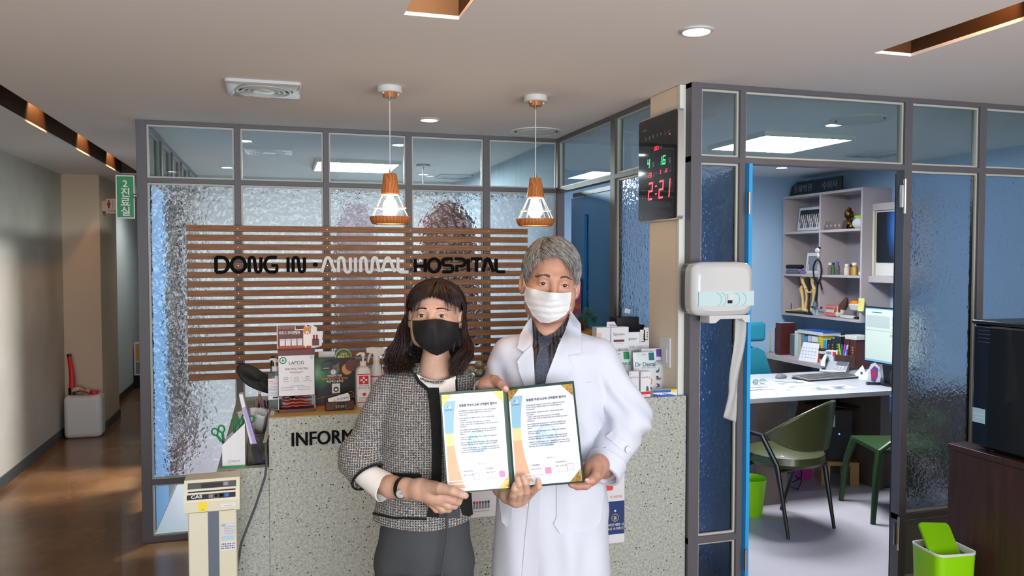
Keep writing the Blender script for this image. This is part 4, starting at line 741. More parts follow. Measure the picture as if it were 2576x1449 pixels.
for cx_, cz_, r in ((-.035, .50, .045), (.02, .525, .05), (.05, .50, .04), (-.01, .48, .05)):
    for i in range(110): a_, b_ = rr.uniform(0, 6.28), rr.uniform(-.4, 1.3); B.tube([(cx_, 0, cz_), (cx_ + r * math.cos(a_) * math.cos(b_), r * math.sin(a_) * math.cos(b_), cz_ + r * math.sin(b_))], [.0012, .0004], 3, cap=False)
B.build('needles', t); B = MB('maroon')
for k in range(9):
    for j in range(7): a_ = j * .9 + k * .45; r = .022 * math.sin(.4 + k * .3); B.sph((-.045 + r * math.cos(a_), -.045 + r * math.sin(a_), .455 + k * .006), (.007, .007, .003), None, 6, 4)
B.build('pine_cone', t)
t = T('black_box_stack', 'stacked black cartons behind the white display cartons', 'boxes', (1.73, 3.68, .8355)); B = MB(M('cover_soot', '#151517', .5)); B.box(-.075, .05, 0, .09, 0, .52); B.box(-.11, -.075, .0, .08, 0, .47); B.box(.05, .085, .0, .09, 0, .48); B.build('cartons', t, smooth=False, bevel=.002)
t = T('card_holder', 'tilted clear acrylic card holder on the black carton stack', 'holder', (1.735, 3.70, 1.356), .15); B = MB('clear'); B.box(-.055, .055, 0, .004, 0, .06, R=Matrix.Rotation(.18, 3, 'Y')); B.box(-.055, .055, .004, .03, 0, .004); B.build('acrylic', t, smooth=False); B = MB('white_paper'); B.box(-.035, .0, -.001, -.0004, .018, .040, R=Matrix.Rotation(.18, 3, 'Y')); B.build('card', t, smooth=False)
# signs by the blue door
t = T('door_sign', 'magenta rounded sign with an orange band on the blue door', 'sign', (1.829, 4.70, 1.27)); B = MB(M('magenta', '#a33288', .4)); B.prism(rrect(.19, .26, .03, cx=0, cy=.13), (0, 0, 0), (0, -1, 0), ZA, (-.003, 0, 0)); B.add([(-.0036, .095, .07), (-.0036, -.095, .07), (-.0036, -.095, .105), (-.0036, .095, .105)], [(0, 1, 2, 3)], 'orange'); B.text('OPEN !', (-.0042, .0, .078), -YA, ZA, .022, 'white', 'c'); B.text('진료중', (-.0042, 0, .15), -YA, ZA, .05, 'white', 'c'); B.build('board', t, smooth=False)
t = T('logo_card', 'white card with orange letters fis standing on the rear desk by the glass corner', 'card', (1.70, 4.55, .8355)); B = MB('white_paper'); B.box(-.12, .09, 0, .006, 0, .455); TX(B, 'Profis', .08, .40, -.0006, .05, 'orange', 'r', bold=.02, maxw=.185); B.build('card', t, smooth=False)
t = T('flower_vase', 'pale yellow roses in a grey vase on the rear desk behind the couple', 'flowers', (1.10, 4.35, .8355)); B = MB('frame_panel'); B.lathe([(.03, 0), (.05, .06), (.03, .13), (.035, .15), (0, .15)], n=20); B.build('vase', t); B = MB(M('rose', '#9c9f82', .6))
for x, z in ((0, .22), (.05, .19), (-.045, .19), (.0, .17)):
    for k in range(4): B.sph((x, -.01 * k, z), (.024 - .005 * k, .022 - .004 * k, .02 - .003 * k), None, 10, 7, Matrix.Rotation(k, 3, 'Z'))
B.build('blooms', t); B = MB('badge_green'); [B.tube([(0, 0, .12), (x, 0, .2)], .004, 6) for x in (-.04, 0, .05)]; B.sph((.06, .0, .14), (.035, .01, .02)); B.build('stems', t)
# garments hanging behind the patterned glass
def garment(name, label, cat, x, y, w_, z0, z1, m, seed):
    t = T(name, label, cat, (x, y, z0)); H_ = z1 - z0
    def f(u, v):
        a_ = 2 * math.pi * u; k = 1 - v; sh = 1 if k > .14 else math.sin(max(.05, k) / .14 * math.pi / 2) ** .9; wv = w_ * (.72 + .28 * k) * sh
        r = 1 + .06 * math.sin(5 * a_ + seed) * k; return (wv * math.cos(a_) * r, .07 * math.sin(a_) * r * (.5 + .5 * k), H_ * v - .03 * (1 - k) * 0)
    B = MB(m); B.grid(f, 40, 24, cu=True); B.build('cloth', t)
    B = MB('steel'); B.tube([(0, 0, H_ - .01), (0, 0, H_ + .05), (.02, 0, H_ + .07), (.03, 0, H_ + .05)], .003, 6); B.build('hook', t)
M('cloth_lilac', '#cfc6d8', .8); mottled('fur_dark', '#4a2e30', '#7a5a58', 60, .8)
garment('hanging_gown', 'pale lilac gown hanging behind the pane under the third clear window', 'gown', .55, 5.75, .19, .53, 2.053, 'cloth_lilac', 1)
garment('hanging_coat', 'dark reddish-brown coat hanging behind the patterned glass beside the pendant lamp', 'coat', 1.22, 5.75, .255, 1.0, 2.075, 'fur_dark', 2)
t = T('hanging_rail', 'steel rail holding the garments behind the patterned glass', 'rail', (.9, 5.75, 2.135)); B = MB('steel'); B.cyl((-.6, 0, 0), (.878, 0, 0), .01); B.cyl((-.55, 0, 0), (-.55, 0, .316), .005); B.build('bar', t)
t = T('drip_rod', 'thin rod with a small plate hanging from the ceiling behind the fourth clear pane', 'rod', (1.19, 6.6, ZC)); B = MB('steel'); B.cyl((0, 0, 0), (0, 0, -.9), .004, n=8); B.cyl((0, 0, -.0005), (0, 0, -.015), .06, n=20); B.build('rod', t)
# ================================================================ OFFICE
M('laminate', '#b3a8a8', .5); M('desk_white', '#c2c3ca', .2, coat=.3); M('desk_wood', '#6b5d56', .5); M('shelf_back', '#9a9298', .6)
def L(w, u, v, X=4.78): return atX(u, v, X)
# desk
t = T('office_desk', 'long white glossy desk with taupe panel legs in the office', 'desk', (3.9, 4.5, 0))
B = MB('desk_white'); B.box(-1.35, 1.05, 0, .95, .700, .735); B.build('desktop', t, bevel=.004)
B = MB('desk_wood'); B.box(-.845, -.60, .03, .75, 0, .70); B.build('drawer_pedestal', t, smooth=False); B = MB('desk_wood'); B.box(.22, .26, .10, .75, 0, .70); B.build('side_panel', t, smooth=False)
B = MB('desk_wood'); B.box(.26, .98, .12, .14, 0.02, .70); B.build('front_panel', t, smooth=False); B = MB('desk_wood'); B.box(-.60, .22, .74, .76, .25, .70); B.build('back_panel', t, smooth=False)
# low side board that carries the books
t = T('side_board', 'grey laminate ledge along the office wall carrying the row of books', 'shelf', (4.70, 5.9, 0)); B = MB('laminate'); B.box(-.27, .298, -.44, .66, .72, .755); B.build('board', t, smooth=False)
for y in (-.42, .62): B = MB('laminate'); B.box(-.25, .295, y, y + .02, 0, .72); B.build('support', t, smooth=False)
B = MB('laminate'); B.box(-.25, .295, -.40, .62, .52, .54); B.build('lower_shelf', t, smooth=False)
# wall shelf
t = T('wall_shelf', 'grey six-compartment wall shelf above the desk', 'shelf', (4.70, 6.03, 1.12)); B = MB('laminate')
B.box(0, .30, -.54, -.52, 0, 1.14); B.build('end_panel', t, smooth=False)
for y in (-.01, .52): B = MB('laminate'); B.box(0, .30, y, y + .02, 0.0, 1.13); B.build('upright', t, smooth=False)
for z in (0, .375, .775, 1.115): B = MB('laminate'); B.box(-.002, .299, -.52, .54, z, z + .022); B.build('board', t, smooth=False)
B = MB('shelf_back'); B.box(.285, .298, -.52, .52, .02, 1.12); B.build('back_board', t, smooth=False)
ZB, ZM, ZT = 1.143, 1.518, 1.918
def fr(name, label, cat, y0, y1, z0, h, x, m, th=.012, lean=.12, art=None, group=None):
    """flat upright thing on a shelf facing -X; width runs along -Y."""
    t = T(name, label, cat, (x, (y0 + y1) / 2, z0), -math.pi / 2, group); w_ = abs(y1 - y0) / 2; B = MB(m); B.box(-w_, w_, 0, th, 0, h)
    o = B.build('frame', t, smooth=False); o.rotation_euler = (-lean, 0, 0)
    if art: A = MB('white_paper'); art(A, w_, h); a = A.build('picture', t, smooth=False); a.rotation_euler = (-lean, 0, 0)
    return t
def group_art(B, w_, h):
    Q(B, -w_ + .012, w_ - .012, .012, h - .012, -.001, 'white_paper'); Q(B, -w_ + .03, w_ - .03, .035, h - .035, -.0015, 'print_dark'); rr = random.Random(3)
    for j in range(3):
        for i in range(11):
            x = -w_ + .045 + i * (2 * w_ - .09) / 10 + .004 * j; z = .05 + (h - .11) * (.25 + .26 * j); B.prism([(x - .011, z - .05), (x + .011, z - .05), (x + .009, z), (x - .009, z)], (0, -.002 - .0003 * (3 - j), 0), XA, ZA, (0, 0, 0), ('white', 'print_grey', 'white_paper')[(i + j) % 3]); B.prism(circ(.0075, 10, x, z + .006), (0, -.0021 - .0003 * (3 - j), 0), XA, ZA, (0, 0, 0), 'sign_pink')
fr('picture_frame', 'large framed group photograph on the top left shelf', 'picture frame', 6.50, 6.10, ZT, .24, 4.80, 'frame_panel', art=group_art)
def small_art(B, w_, h): Q(B, -w_ + .01, w_ - .01, .01, h - .01, -.001, 'white_paper'); Q(B, -w_ + .025, w_ - .02, .03, h - .03, -.0015, 'print_grey'); [B.prism([(x - .010, .035), (x + .010, .035), (x + .006, .09), (x - .006, .09)], (0, -.002, 0), XA, ZA, (0, 0, 0), ('white', 'navy')[i % 2]) for i, x in enumerate(np.linspace(-w_ + .04, w_ - .035, 4))]
fr('picture_frame', 'small framed photograph on the middle left shelf beside the stethoscope', 'picture frame', 6.36, 6.08, ZM, .20, 4.80, 'white', art=small_art)
def dog_art(B, w_, h): Q(B, -w_ + .008, w_ - .008, .008, h - .008, -.001, 'sky_print'); B.prism(circ(.02, 14, 0, h * .7), (0, -.0015, 0), XA, ZA, (0, 0, 0), 'print_dark'); B.prism([(-.025, .03), (.03, .03), (.015, h * .6), (-.01, h * .6)], (0, -.0015, 0), XA, ZA, (0, 0, 0), M('royal', '#2f3fae', .5))
fr('picture_frame', 'small standing picture with a blue figure on the middle right shelf', 'picture frame', 5.69, 5.54, ZM, .26, 4.86, 'white', art=dog_art)
t = T('name_board', 'long black board with silver lettering lying on top of the wall shelf', 'sign board', (4.76, 6.27, 2.258), -math.pi / 2); B = MB('black'); B.prism([(-.29, 0), (.45, 0), (.45, .13), (-.17, .13), (-.25, .09)], (0, 0, 0), XA, ZA, (0, .015, 0)); TX(B, '동물병원', -.22, .04, -.001, .075, 'print_grey', maxw=.34); TX(B, '수의사', .19, .04, -.001, .075, 'print_grey'); B.build('board', t, smooth=False)
# top right compartment
t = T('buddha_bust', 'small dark bronze bust statue on the top right shelf', 'statue', (4.85, 5.83, ZT), -math.pi / 2); M('bronze', '#5a4520', .35, .8)
B = MB('bronze'); B.lathe([(.055, 0), (.07, .02), (.065, .05), (.05, .075), (.022, .09), (.02, .10)], n=24, sy=.7); B.build('shoulders', t); B = MB('bronze'); B.sph((0, -.005, .135), (.037, .038, .046)); B.sph((0, 0, .178), (.02, .02, .018)); B.sph((-.04, 0, .125), (.006, .01, .024)); B.sph((.04, 0, .125), (.006, .01, .024)); B.sph((0, -.043, .132), (.006, .008, .012)); B.build('head', t)
t = T('wooden_stamp_box', 'taupe slanted wooden box with four knobs in front of the bust', 'box', (4.725, 5.88, ZT), -math.pi / 2); B = MB('desk_wood'); B.prism([(-.13, 0), (.10, 0), (.13, .075), (-.11, .075)], (0, 0, 0), XA, ZA, (0, .05, 0)); B.build('box', t, smooth=False)
for i in range(4): B = MB('shelf_back'); B.sph((-.08 + .055 * i, -.004, .033), (.010, .006, .012)); B.build('knob', t)
t = T('lidded_container', 'clear food container with a green lid on the top right shelf', 'container', (4.80, 5.585, ZT), -math.pi / 2); B = MB('plastic_milky'); B.box(-.075, .06, -.03, .07, 0, .085); B.sph((-.03, -.04, .045), (.06, .03, .045)); B.build('tub', t, bevel=.01); B = MB('lime'); B.box(-.08, .065, -.035, .075, .087, .112); B.build('lid', t, bevel=.005)
# middle row
t = T('black_case', 'black rounded case on a silver disc box on the middle left shelf', 'case', (4.75, 6.47, ZM), -math.pi / 2); B = MB('slate'); B.box(-.075, .085, -.03, .07, 0, .032); B.build('lower_box', t, bevel=.008); B = MB('chrome'); B.box(-.05, .06, -.02, .06, .032, .050); B.build('disc_stack', t, bevel=.004); B = MB('leather_black'); B.box(-.08, .08, -.035, .07, .050, .085); B.build('case', t, bevel=.016, seg=3)
t = T('purple_bones', 'small purple bone-shaped toys beside the black case', 'toy', (4.73, 6.32, ZM)); B = MB(M('lavender', '#7c6aa8', .5))
for q in ((0, .0, .012), (.0, -.03, .012), (0, .03, .03)): B.sph(q, .014); B.sph((q[0], q[1] - .022, q[2] + .004), .012); B.tube([q, (q[0], q[1] - .02, q[2] + .004)], .007, 8)
B.build('bones', t)
t = T('plush_cat', 'small white plush cat hanging on the shelf upright', 'toy', (4.69, 6.02, 1.66)); B = MB('white'); B.sph((0, .02, .075), (.02, .03, .026)); B.sph((-.002, .01, .03), (.014, .018, .026)); B.sph((0, .042, .095), (.008, .008, .012), 'black'); B.sph((0, .0, .098), (.008, .022, .010), 'black'); B.build('toy', t)
t = T('stethoscope', 'black stethoscope hanging from the front of the wall shelf', 'stethoscope', (4.685, 6.03, 1.22))
B = MB('black'); B.tube([(0, .055 * math.sin(a_) + .005, .33 + .10 * math.cos(a_)) for a_ in np.linspace(-2.6, 2.6, 17)], .0075, 10); B.tube([(0, -.02, .243), (0, .0, .20), (0, .02, .05)], .0085, 10); B.tube([(0, .035, .245), (0, .005, .21)], .0085, 10); B.tube([(-.002, -.02, .245), (-.004, -.05, .21), (-.004, -.065, .16)], .008, 10); B.build('tubing', t)
B = MB('chrome'); B.cyl((-.02, .015, .03), (.0, .015, .03), .026, n=24); B.build('chest_piece', t); B = MB('steel'); B.tube([(-.004, .06, -.005), (-.01, .02, -.022), (-.01, -.03, -.018), (-.004, -.055, .0)], .004, 8); B.build('binaural', t); B = MB('black'); B.sph((-.004, .065, .0), .011); B.build('ear_tip', t); B = MB('black'); B.sph((-.004, -.06, .0), .011); B.build('ear_tip', t)
for y, r, h, c, cap, lab in ((5.96, .018, .085, 'desk_wood', 'white', 'brown vial with white top at the left of the middle right shelf'), (5.915, .014, .085, 'badge_green', 'black', 'dark green vial second from left on the middle right shelf'), (5.86, .018, .095, 'clear', 'blue', 'clear vial with a blue cap on the middle right shelf'), (5.74, .024, .075, 'cream', 'white', 'cream bottle with a white cap on the middle right shelf'), (5.69, .014, .07, 'red_deep', 'black', 'dark red small vial beside the cream bottle'), (5.645, .028, .085, 'gold', 'white', 'amber specimen jar near the right end of the middle shelf'), (5.61, .030, .14, 'clear', 'clear', 'tall clear glass jar behind the amber specimen jar')):
    t = T('vial', lab, 'bottle', (4.76 if h < .13 else 4.85, y, ZM), 0, 'small bottles on the middle right shelf'); B = MB(c); B.lathe([(r, 0), (r, h * .8), (r * .6, h * .92), (r * .6, h)], n=18); B.build('bottle', t); B = MB(cap); B.cyl((0, 0, h), (0, 0, h + .022), r * .75, n=16); B.build('cap', t)
t = T('white_figurine', 'small lumpy white figurine at the right end of the middle shelf', 'figurine', (4.76, 5.55, ZM)); B = MB('white'); B.sph((0, 0, .025), (.02, .025, .025)); B.sph((0, -.005, .06), (.016, .018, .02)); B.sph((0, .03, .015), (.012, .014, .015)); B.build('figure', t)
# bottom row
M('bone', '#d8b878', .5)
t = T('leg_bone_model', 'yellowish pelvis and hind leg bone model on a black stand', 'anatomical model', (4.745, 6.27, ZB), -math.pi / 2)
B = MB('black'); B.box(-.24, .16, -.05, .06, 0, .014); B.cyl((.045, 0, .014), (.045, 0, .33), .005, n=8); B.cyl((-.19, -.02, .014), (-.19, -.02, .09), .004, n=8); B.build('stand', t)
B = MB('bone'); B.tube([(-.055, 0, .345), (-.05, 0, .30), (-.015, 0, .255), (.0, 0, .235)], [.022, .016, .012, .018], 10); B.tube([(.095, 0, .34), (.09, 0, .29), (.12, 0, .24), (.085, .0, .225)], [.02, .013, .018, .01], 10); B.tube([(-.055, 0, .345), (.0, .015, .36), (.05, .01, .35), (.095, 0, .34)], [.016, .012, .012, .016], 10); B.tube([(-.01, 0, .235), (.03, 0, .205), (.08, 0, .205), (.12, 0, .235)], [.013, .009, .009, .013], 10)
B.tube([(-.05, 0, .255), (-.065, -.005, .235), (-.045, 0, .14), (-.04, 0, .05)], [.018, .020, .011, .016], 10); B.tube([(.0, 0, .235), (.0, .01, .15), (-.02, .01, .05)], [.014, .010, .014], 10); B.tube([(.125, 0, .235), (.10, 0, .13), (.085, 0, .05), (.105, 0, .03)], [.017, .010, .014, .018], 10)
B.tube([(-.04, 0, .05), (-.02, -.005, .035), (.03, 0, .03)], [.017, .020, .014], 10); B.tube([(-.04, -.01, .045), (-.12, -.02, .03), (-.26, -.03, .018)], [.016, .010, .005], 10); B.tube([(.085, 0, .04), (.13, 0, .025)], [.018, .015], 10); B.build('bones', t)
for y, w_, h, c, lab in ((6.055, .045, .125, 'white', 'white upright box beside the bone model'), (6.11, .035, .06, 'pale_blue', 'small pale blue box beside the bone model')):
    B = MB(c); B.box(-.03, .03, -w_ / 2, w_ / 2, 0, h); tag(B.build('medicine_box', bevel=.002, loc=(4.735, y, ZB)), lab, 'box')
t = T('jaw_model', 'pink dental jaw model with white teeth on the lower right shelf', 'anatomical model', (4.76, 5.92, ZB), -math.pi / 2); M('gum', '#c2685a', .4)
B = MB('gum'); B.box(-.06, .06, -.03, .04, 0, .042); B.build('lower_jaw', t, bevel=.012, seg=3); B = MB('gum'); B.box(-.06, .06, -.03, .04, .062, .098); B.build('upper_jaw', t, bevel=.012, seg=3)
B = MB('white_gloss')
for i in range(9): B.cyl((-.05 + .0125 * i, -.028, .040), (-.05 + .0125 * i, -.030, .053), .0055, .003, n=8); B.cyl((-.045 + .0125 * i, -.028, .064), (-.045 + .0125 * i, -.030, .051), .0055, .003, n=8)
B.build('teeth', t)
t = T('ear_model', 'cream and brown canine ear cross-section model', 'anatomical model', (4.77, 5.80, ZB), -math.pi / 2); B = MB('cream'); B.sph((-.02, 0, .06), (.045, .03, .055)); B.sph((-.045, -.01, .025), (.03, .02, .025)); B.build('tissue', t); B = MB(M('ear_brown', '#4a3026', .5)); B.tube([(0, 0, .09), (.03, 0, .13), (.05, .0, .175)], [.04, .032, .012], 12); B.build('ear_flap', t); B = MB('red_deep'); B.sph((-.01, -.026, .07), (.016, .01, .028)); B.build('canal', t)
t = T('eye_model', 'orange eye model in a white cup on a stalk', 'anatomical model', (4.78, 5.655, ZB), -math.pi / 2); B = MB('black'); B.cyl((-.02, 0, 0), (-.02, 0, .012), .04, n=24); B.build('base', t); B = MB('ear_brown'); B.cyl((0, 0, .012), (0, 0, .07), .012, n=14); B.build('stalk', t); B = MB('white'); B.lathe([(.0, .055), (.05, .075), (.068, .12), (.064, .125), (.05, .09)], n=28, sy=.6); B.build('cup', t); B = MB(M('amber', '#e07a1c', .25)); B.sph((0, -.008, .118), (.056, .03, .038)); B.build('iris', t)
t = T('white_case', 'long white plastic case with a black cable lying before the eye model', 'case', (4.735, 5.67, ZB)); B = MB('white_gloss'); B.box(-.02, .02, -.06, .10, 0, .028); B.build('case', t, bevel=.006); B = MB('black'); B.tube([(0, -.07, .012), (0, -.10, .012), (0.01, -.135, .014)], .012, 8); B.build('cable', t)
B = MB(M('sticky', '#d8d27a', .6)); B.grid(lambda u, v: (-.004 - .01 * (1 - v) ** 2, -.035 + .07 * u, -.10 + .11 * v), 6, 6); B.text('메모', (-.016, .02, -.03), -YA, ZA, .014, 'print_grey'); tag(B.build('sticky_note', loc=(4.695, 5.475, 1.32)), 'yellow sticky note on the front edge of the wall shelf', 'note')
B = MB('white_paper'); B.box(0, .001, -.13, .0, 0, .30)
for i in range(14): B.add([(-.0006, -.118, .02 + .019 * i), (-.0006, -.012, .02 + .019 * i), (-.0006, -.012, .024 + .019 * i), (-.0006, -.118, .024 + .019 * i)], [(0, 1, 2, 3)], 'print_grey')
tag(B.build('printed_sheet', smooth=False, loc=(4.975, 5.73, 1.18)), 'printed list taped inside the lower right compartment', 'paper')
# x-ray viewer
t = T('xray_viewer', 'wall light box holding a dark blue x-ray film', 'light box', (4.80, 5.28, 1.46)); B = MB('laminate'); B.box(.0, .19, -.20, .21, .60, .66); B.box(-.03, .19, -.20, .22, -.0, .055); B.box(.02, .19, -.20, .21, .055, .60, 'white'); B.build('housing', t, bevel=.004)
B = MB('cream'); B.box(-.0, .02, .185, .205, .055, .60); B.build('edge_strip', t, smooth=False)
m = M('xray', '#101830', .3, emit=0); v = coords(m, (1, 1, 1)); gr = nd(m, 'ShaderNodeTexGradient', gradient_type='SPHERICAL'); mp = nd(m, 'ShaderNodeMapping'); mp.inputs['Scale'].default_value = (1, 8, 3.2); mp.inputs['Location'].default_value = (0, .5, -1.5); ln(m, v, mp.inputs[0]); ln(m, mp.outputs[0], gr.inputs[0]); ln(m, ramp(m, gr.outputs[0], [(0, '#0c1018'), (.3, '#1c3a6c'), (.9, '#3c7cc8')]), BS(m).inputs['Base Color'])
B = MB('xray'); B.box(.006, .008, -.19, .165, .17, .585); B.build('xray_film', t, smooth=False)
# books on the side board, row recedes along +Y
M('cover_maroon', '#4a1f1c', .5); M('cover_navy', '#161b3a', .4); M('cover_ink', '#1b222e', .5); M('cover_beige', '#bfb8a2', .6); M('cover_cyan', '#2f9ad0', .5); M('cover_yellow', '#cfc03a', .5); M('paper_grey', '#c4c8d4', .7); M('cover_grey', '#5c5b5c', .6)
bk = [(1946, .22, 'cover_beige', 'beige folder at the far left of the book row'), (1953, .225, 'paper_grey', 'pale grey binder at the left end of the book row'), (1962, .24, 'cover_navy', 'dark navy binder beside the pale grey binder'), (1972, .20, 'white', 'thin white folder between the navy and maroon binders'), (1982, .30, 'cover_maroon', 'tall maroon album standing forward in the book row'), (2000, .20, 'cover_grey', 'dark grey box file right of the tall maroon album'), (2012, .235, 'pale_blue', 'pale blue file leaning beside the grey box file'), (2021, .22, 'cover_beige', 'taupe binder behind the desk calendar'), (2029, .21, 'print_grey', 'grey book behind the desk calendar'), (2037, .195, 'cover_cyan', 'bright cyan book behind the desk calendar'), (2046, .21, 'paper_grey', 'first ring-bound white report'), (2056, .21, 'white_paper', 'ring-bound white report beside the yellow file'), (2072, .235, 'cover_yellow', 'yellow file leaning in the book row'), (2085, .19, 'cover_cyan', 'blue binder with four round marks'), (2095, .20, 'cover_ink', 'black book with small gold spine letters'), (2104, .215, 'cover_ink', 'dark book right of the black gold-lettered one'), (2114, .24, 'cover_ink', 'thick dark book near the monitor'), (2138, .225, 'cover_maroon', 'maroon textbook nearest the monitor'), (2152, .225, 'cover_maroon', 'last maroon textbook partly behind the monitor')]
for i, (u, h, c, lab) in enumerate(bk):
    y = atX(u, 880, 4.66).y; nxt = atX(bk[i + 1][0], 880, 4.66).y if i + 1 < len(bk) else y - .08; th = max(.012, min(.07, (y - nxt) * .82))
    t = T('book', lab, 'book', (4.60 if h < .28 else 4.52, y - th, .7555), 0, 'books and binders on the side board'); B = MB(c); B.box(0, .17, 0, th, 0, h); B.build('cover', t, bevel=.002, seg=1)
    B = MB('white_paper'); B.box(.006, .166, .002, th - .002, h, h + .001); B.build('pages', t, smooth=False)
    if c in ('cover_ink', 'cover_maroon') and h < .28:
        B = MB('gold'); [B.box(-.0008, 0, th * .3, th * .6, h * .3 + .022 * k, h * .3 + .022 * k + .013) for k in range(5)]; B.build('spine_lettering', t, smooth=False)
B = MB('white'); B.box(-.03, .16, -.15, .20, 0, .03); B.box(-.03, .16, -.16, .15, .03, .034, 'blue'); tag(B.build('document_tray', bevel=.006, loc=(4.62, 5.98, .979)), 'white paper tray lying across the tops of the books', 'tray')
B = MB('white'); B.box(-.02, .12, -.08, .06, 0, .035); tag(B.build('white_carton', bevel=.002, loc=(4.62, 5.50, .983)), 'small white carton lying on the maroon textbooks', 'carton')
# calendar, cup, phone and small stands on the desk
def on(u, v, z=.7355): return atZ(u, v, z)
pz = atZ(2032, 912, .80); t = T('desk_calendar', 'white tent desk calendar with an orange side', 'calendar', (4.47, atX(2032, 880, 4.47).y, .7555), -math.pi / 2 + .25)
B = MB('white_paper'); B.add([(-.10, 0, 0), (.10, 0, 0), (.08, .055, .165), (-.09, .055, .165)], [(0, 1, 2, 3)]); B.add([(-.10, .11, 0), (.10, .11, 0), (.08, .055, .165), (-.09, .055, .165)], [(3, 2, 1, 0)], 'orange'); B.add([(.10, 0, 0), (.10, .11, 0), (.08, .055, .165)], [(0, 1, 2)], 'orange')
for i in range(4):
    for j in range(5): B.box(-.075 + .032 * j, -.060 + .032 * j, .010 + .006 * i, .0115 + .006 * i, .03 + .028 * i, .034 + .028 * i, 'print_grey')
B.build('pages', t, smooth=False); B = MB('steel'); B.tube([(-.085, .055, .166), (.078, .055, .166)], .004, 8); B.build('ring_binding', t)
p = on(2085, 955); t = T('coffee_cup', 'brown and white takeaway coffee cup with a black lid', 'cup', (4.50, 5.70, .7555)); B = MB('white'); B.lathe([(.030, 0), (.041, .115), (0, .115)], n=28); B.build('cup', t); B = MB('ear_brown'); B.lathe([(.0345, .04), (.0395, .09), (.0400, .09), (.0350, .04)], n=28); B.build('sleeve', t); B = MB('black'); B.lathe([(.043, .115), (.043, .124), (.036, .130), (0, .130)], n=28); B.build('lid', t)
t = T('medicine_display', 'white and blue medicine carton with red print beside the coffee cup', 'carton', (4.50, 5.60, .7555), -math.pi / 2 + .5); B = MB('white_paper'); B.box(-.05, .05, 0, .05, 0, .125); Q(B, .01, .04, .07, .115, -.001, 'red'); Q(B, -.045, 0, .09, .115, -.001, 'print_grey'); B.box(-.052, .03, -.03, -.002, 0, .08, 'pale_blue'); Q(B, -.04, .0, .02, .05, -.031, 'blue'); B.build('carton', t, smooth=False)
t = T('pen_stand', 'dark brown desk organiser holding bright pens', 'pen holder', (4.52, 5.47, .7555)); B = MB('ear_brown'); B.box(-.04, .06, -.06, .06, 0, .10); B.build('box', t, bevel=.002)
for i, (c, a_) in enumerate((('lime', .25), ('teal', .05), ('pink', -.1), ('white', -.3), ('blue', .0))): B = MB(c); B.tube([(0, .04 - .018 * i, .095), (0, .04 - .018 * i + a_ * .1, .19)], .006, 8); B.build('pen', t)
t = T('desk_phone', 'grey and white corded desk telephone', 'telephone', (4.30, 5.32, .7355), -math.pi / 2 + .75); B = MB(M('phone_grey', '#a9abb0', .35)); B.prism([(0, 0), (.20, .0), (.20, .075), (0, .02)], (-.11, 0, 0), YA, ZA, (.20, 0, 0)); B.build('body', t, bevel=.006)
B = MB('slate'); B.add([(0, .11, .054), (.085, .11, .054), (.085, .19, .075), (0, .19, .075)], [(0, 1, 2, 3)]); B.build('display', t, smooth=False)
B = MB('white')
for i in range(3):
    for j in range(4): B.box(.0 + .025 * i, .017 + .025 * i, .025 + .02 * j, .038 + .02 * j, .03 + .0056 * j, .036 + .0056 * j)
B.build('keypad', t, smooth=False); B = MB('white'); B.tube([(-.085, .0, .045), (-.085, .03, .085), (-.085, .10, .11), (-.085, .17, .115), (-.085, .20, .09)], [.02, .017, .014, .017, .02], 12); B.tube([(-.085, .02, .035), (-.085, .05, .075), (-.085, .12, .095), (-.085, .19, .08)], .013, 8, 'black'); B.build('handset', t)
p = on(2060, 938); t = T('keyboard', 'low grey keyboard with a black edge in the middle of the desk', 'keyboard', (4.04, 5.10, .7355), .08); B = MB('black'); B.box(-.24, .28, -.09, .09, 0, .010); B.build('tray', t, smooth=False); B = MB(M('key_grey', '#7b8086', .5)); B.prism([(-.09, .010), (.09, .010), (.09, .026), (-.09, .016)], (-.23, 0, 0), YA, ZA, (.50, 0, 0)); B.build('key_bed', t, bevel=.002)
B = MB('cover_grey')
for i in range(20):
    for j in range(5): B.box(-.215 + .024 * i, -.196 + .024 * i, -.078 + .033 * j, -.052 + .033 * j, .017 + .0018 * j, .0215 + .0018 * j)
B.build('keys', t, smooth=False)
p = on(1965, 951); t = T('computer_mouse', 'black computer mouse on the papers', 'mouse', (p.x, p.y, .738), .3); B = MB('cover_grey'); B.sph((0, 0, .004), (.055, .034, .030)); B.build('shell', t)
for x, y, w_, d_, a_, lab in ((3.30, 4.78, .62, .30, .06, 'printed desk sheets spread under the mouse at the left of the desk'), (3.62, 4.98, .36, .20, -.1, 'blue and white leaflets beneath the computer mouse'), (3.76, 4.72, .40, .17, .0, 'white printed sheets in front of the keyboard')):
    t = T('desk_papers', lab, 'papers', (x, y, .7352), a_); B = MB('paper_grey'); B.box(-w_ / 2, w_ / 2, -d_ / 2, d_ / 2, 0, .0012 + (.001 if x > 3.5 else 0)); rr = random.Random(int(x * 100)); z = .0014 + (.001 if x > 3.5 else 0)
    for i in range(9):
        a, b_ = rr.uniform(-w_ * .45, w_ * .3), rr.uniform(-d_ * .45, d_ * .3); ww, hh = rr.uniform(.04, .12), rr.uniform(.02, .06); B.add([(a, b_, z), (min(a + ww, w_ * .48), b_, z), (min(a + ww, w_ * .48), min(b_ + hh, d_ * .48), z), (a, min(b_ + hh, d_ * .48), z)], [(0, 1, 2, 3)], rr.choice(('slate', 'print_grey', 'white', 'cover_cyan', 'frame_panel'))); z += .0002
    B.build('sheets', t, smooth=False)
p = on(1895, 968); t = T('eyeglasses', 'wire-rimmed eyeglasses lying at the desk front', 'glasses', (p.x + .04, p.y, .737), .1); B = MB('brown')
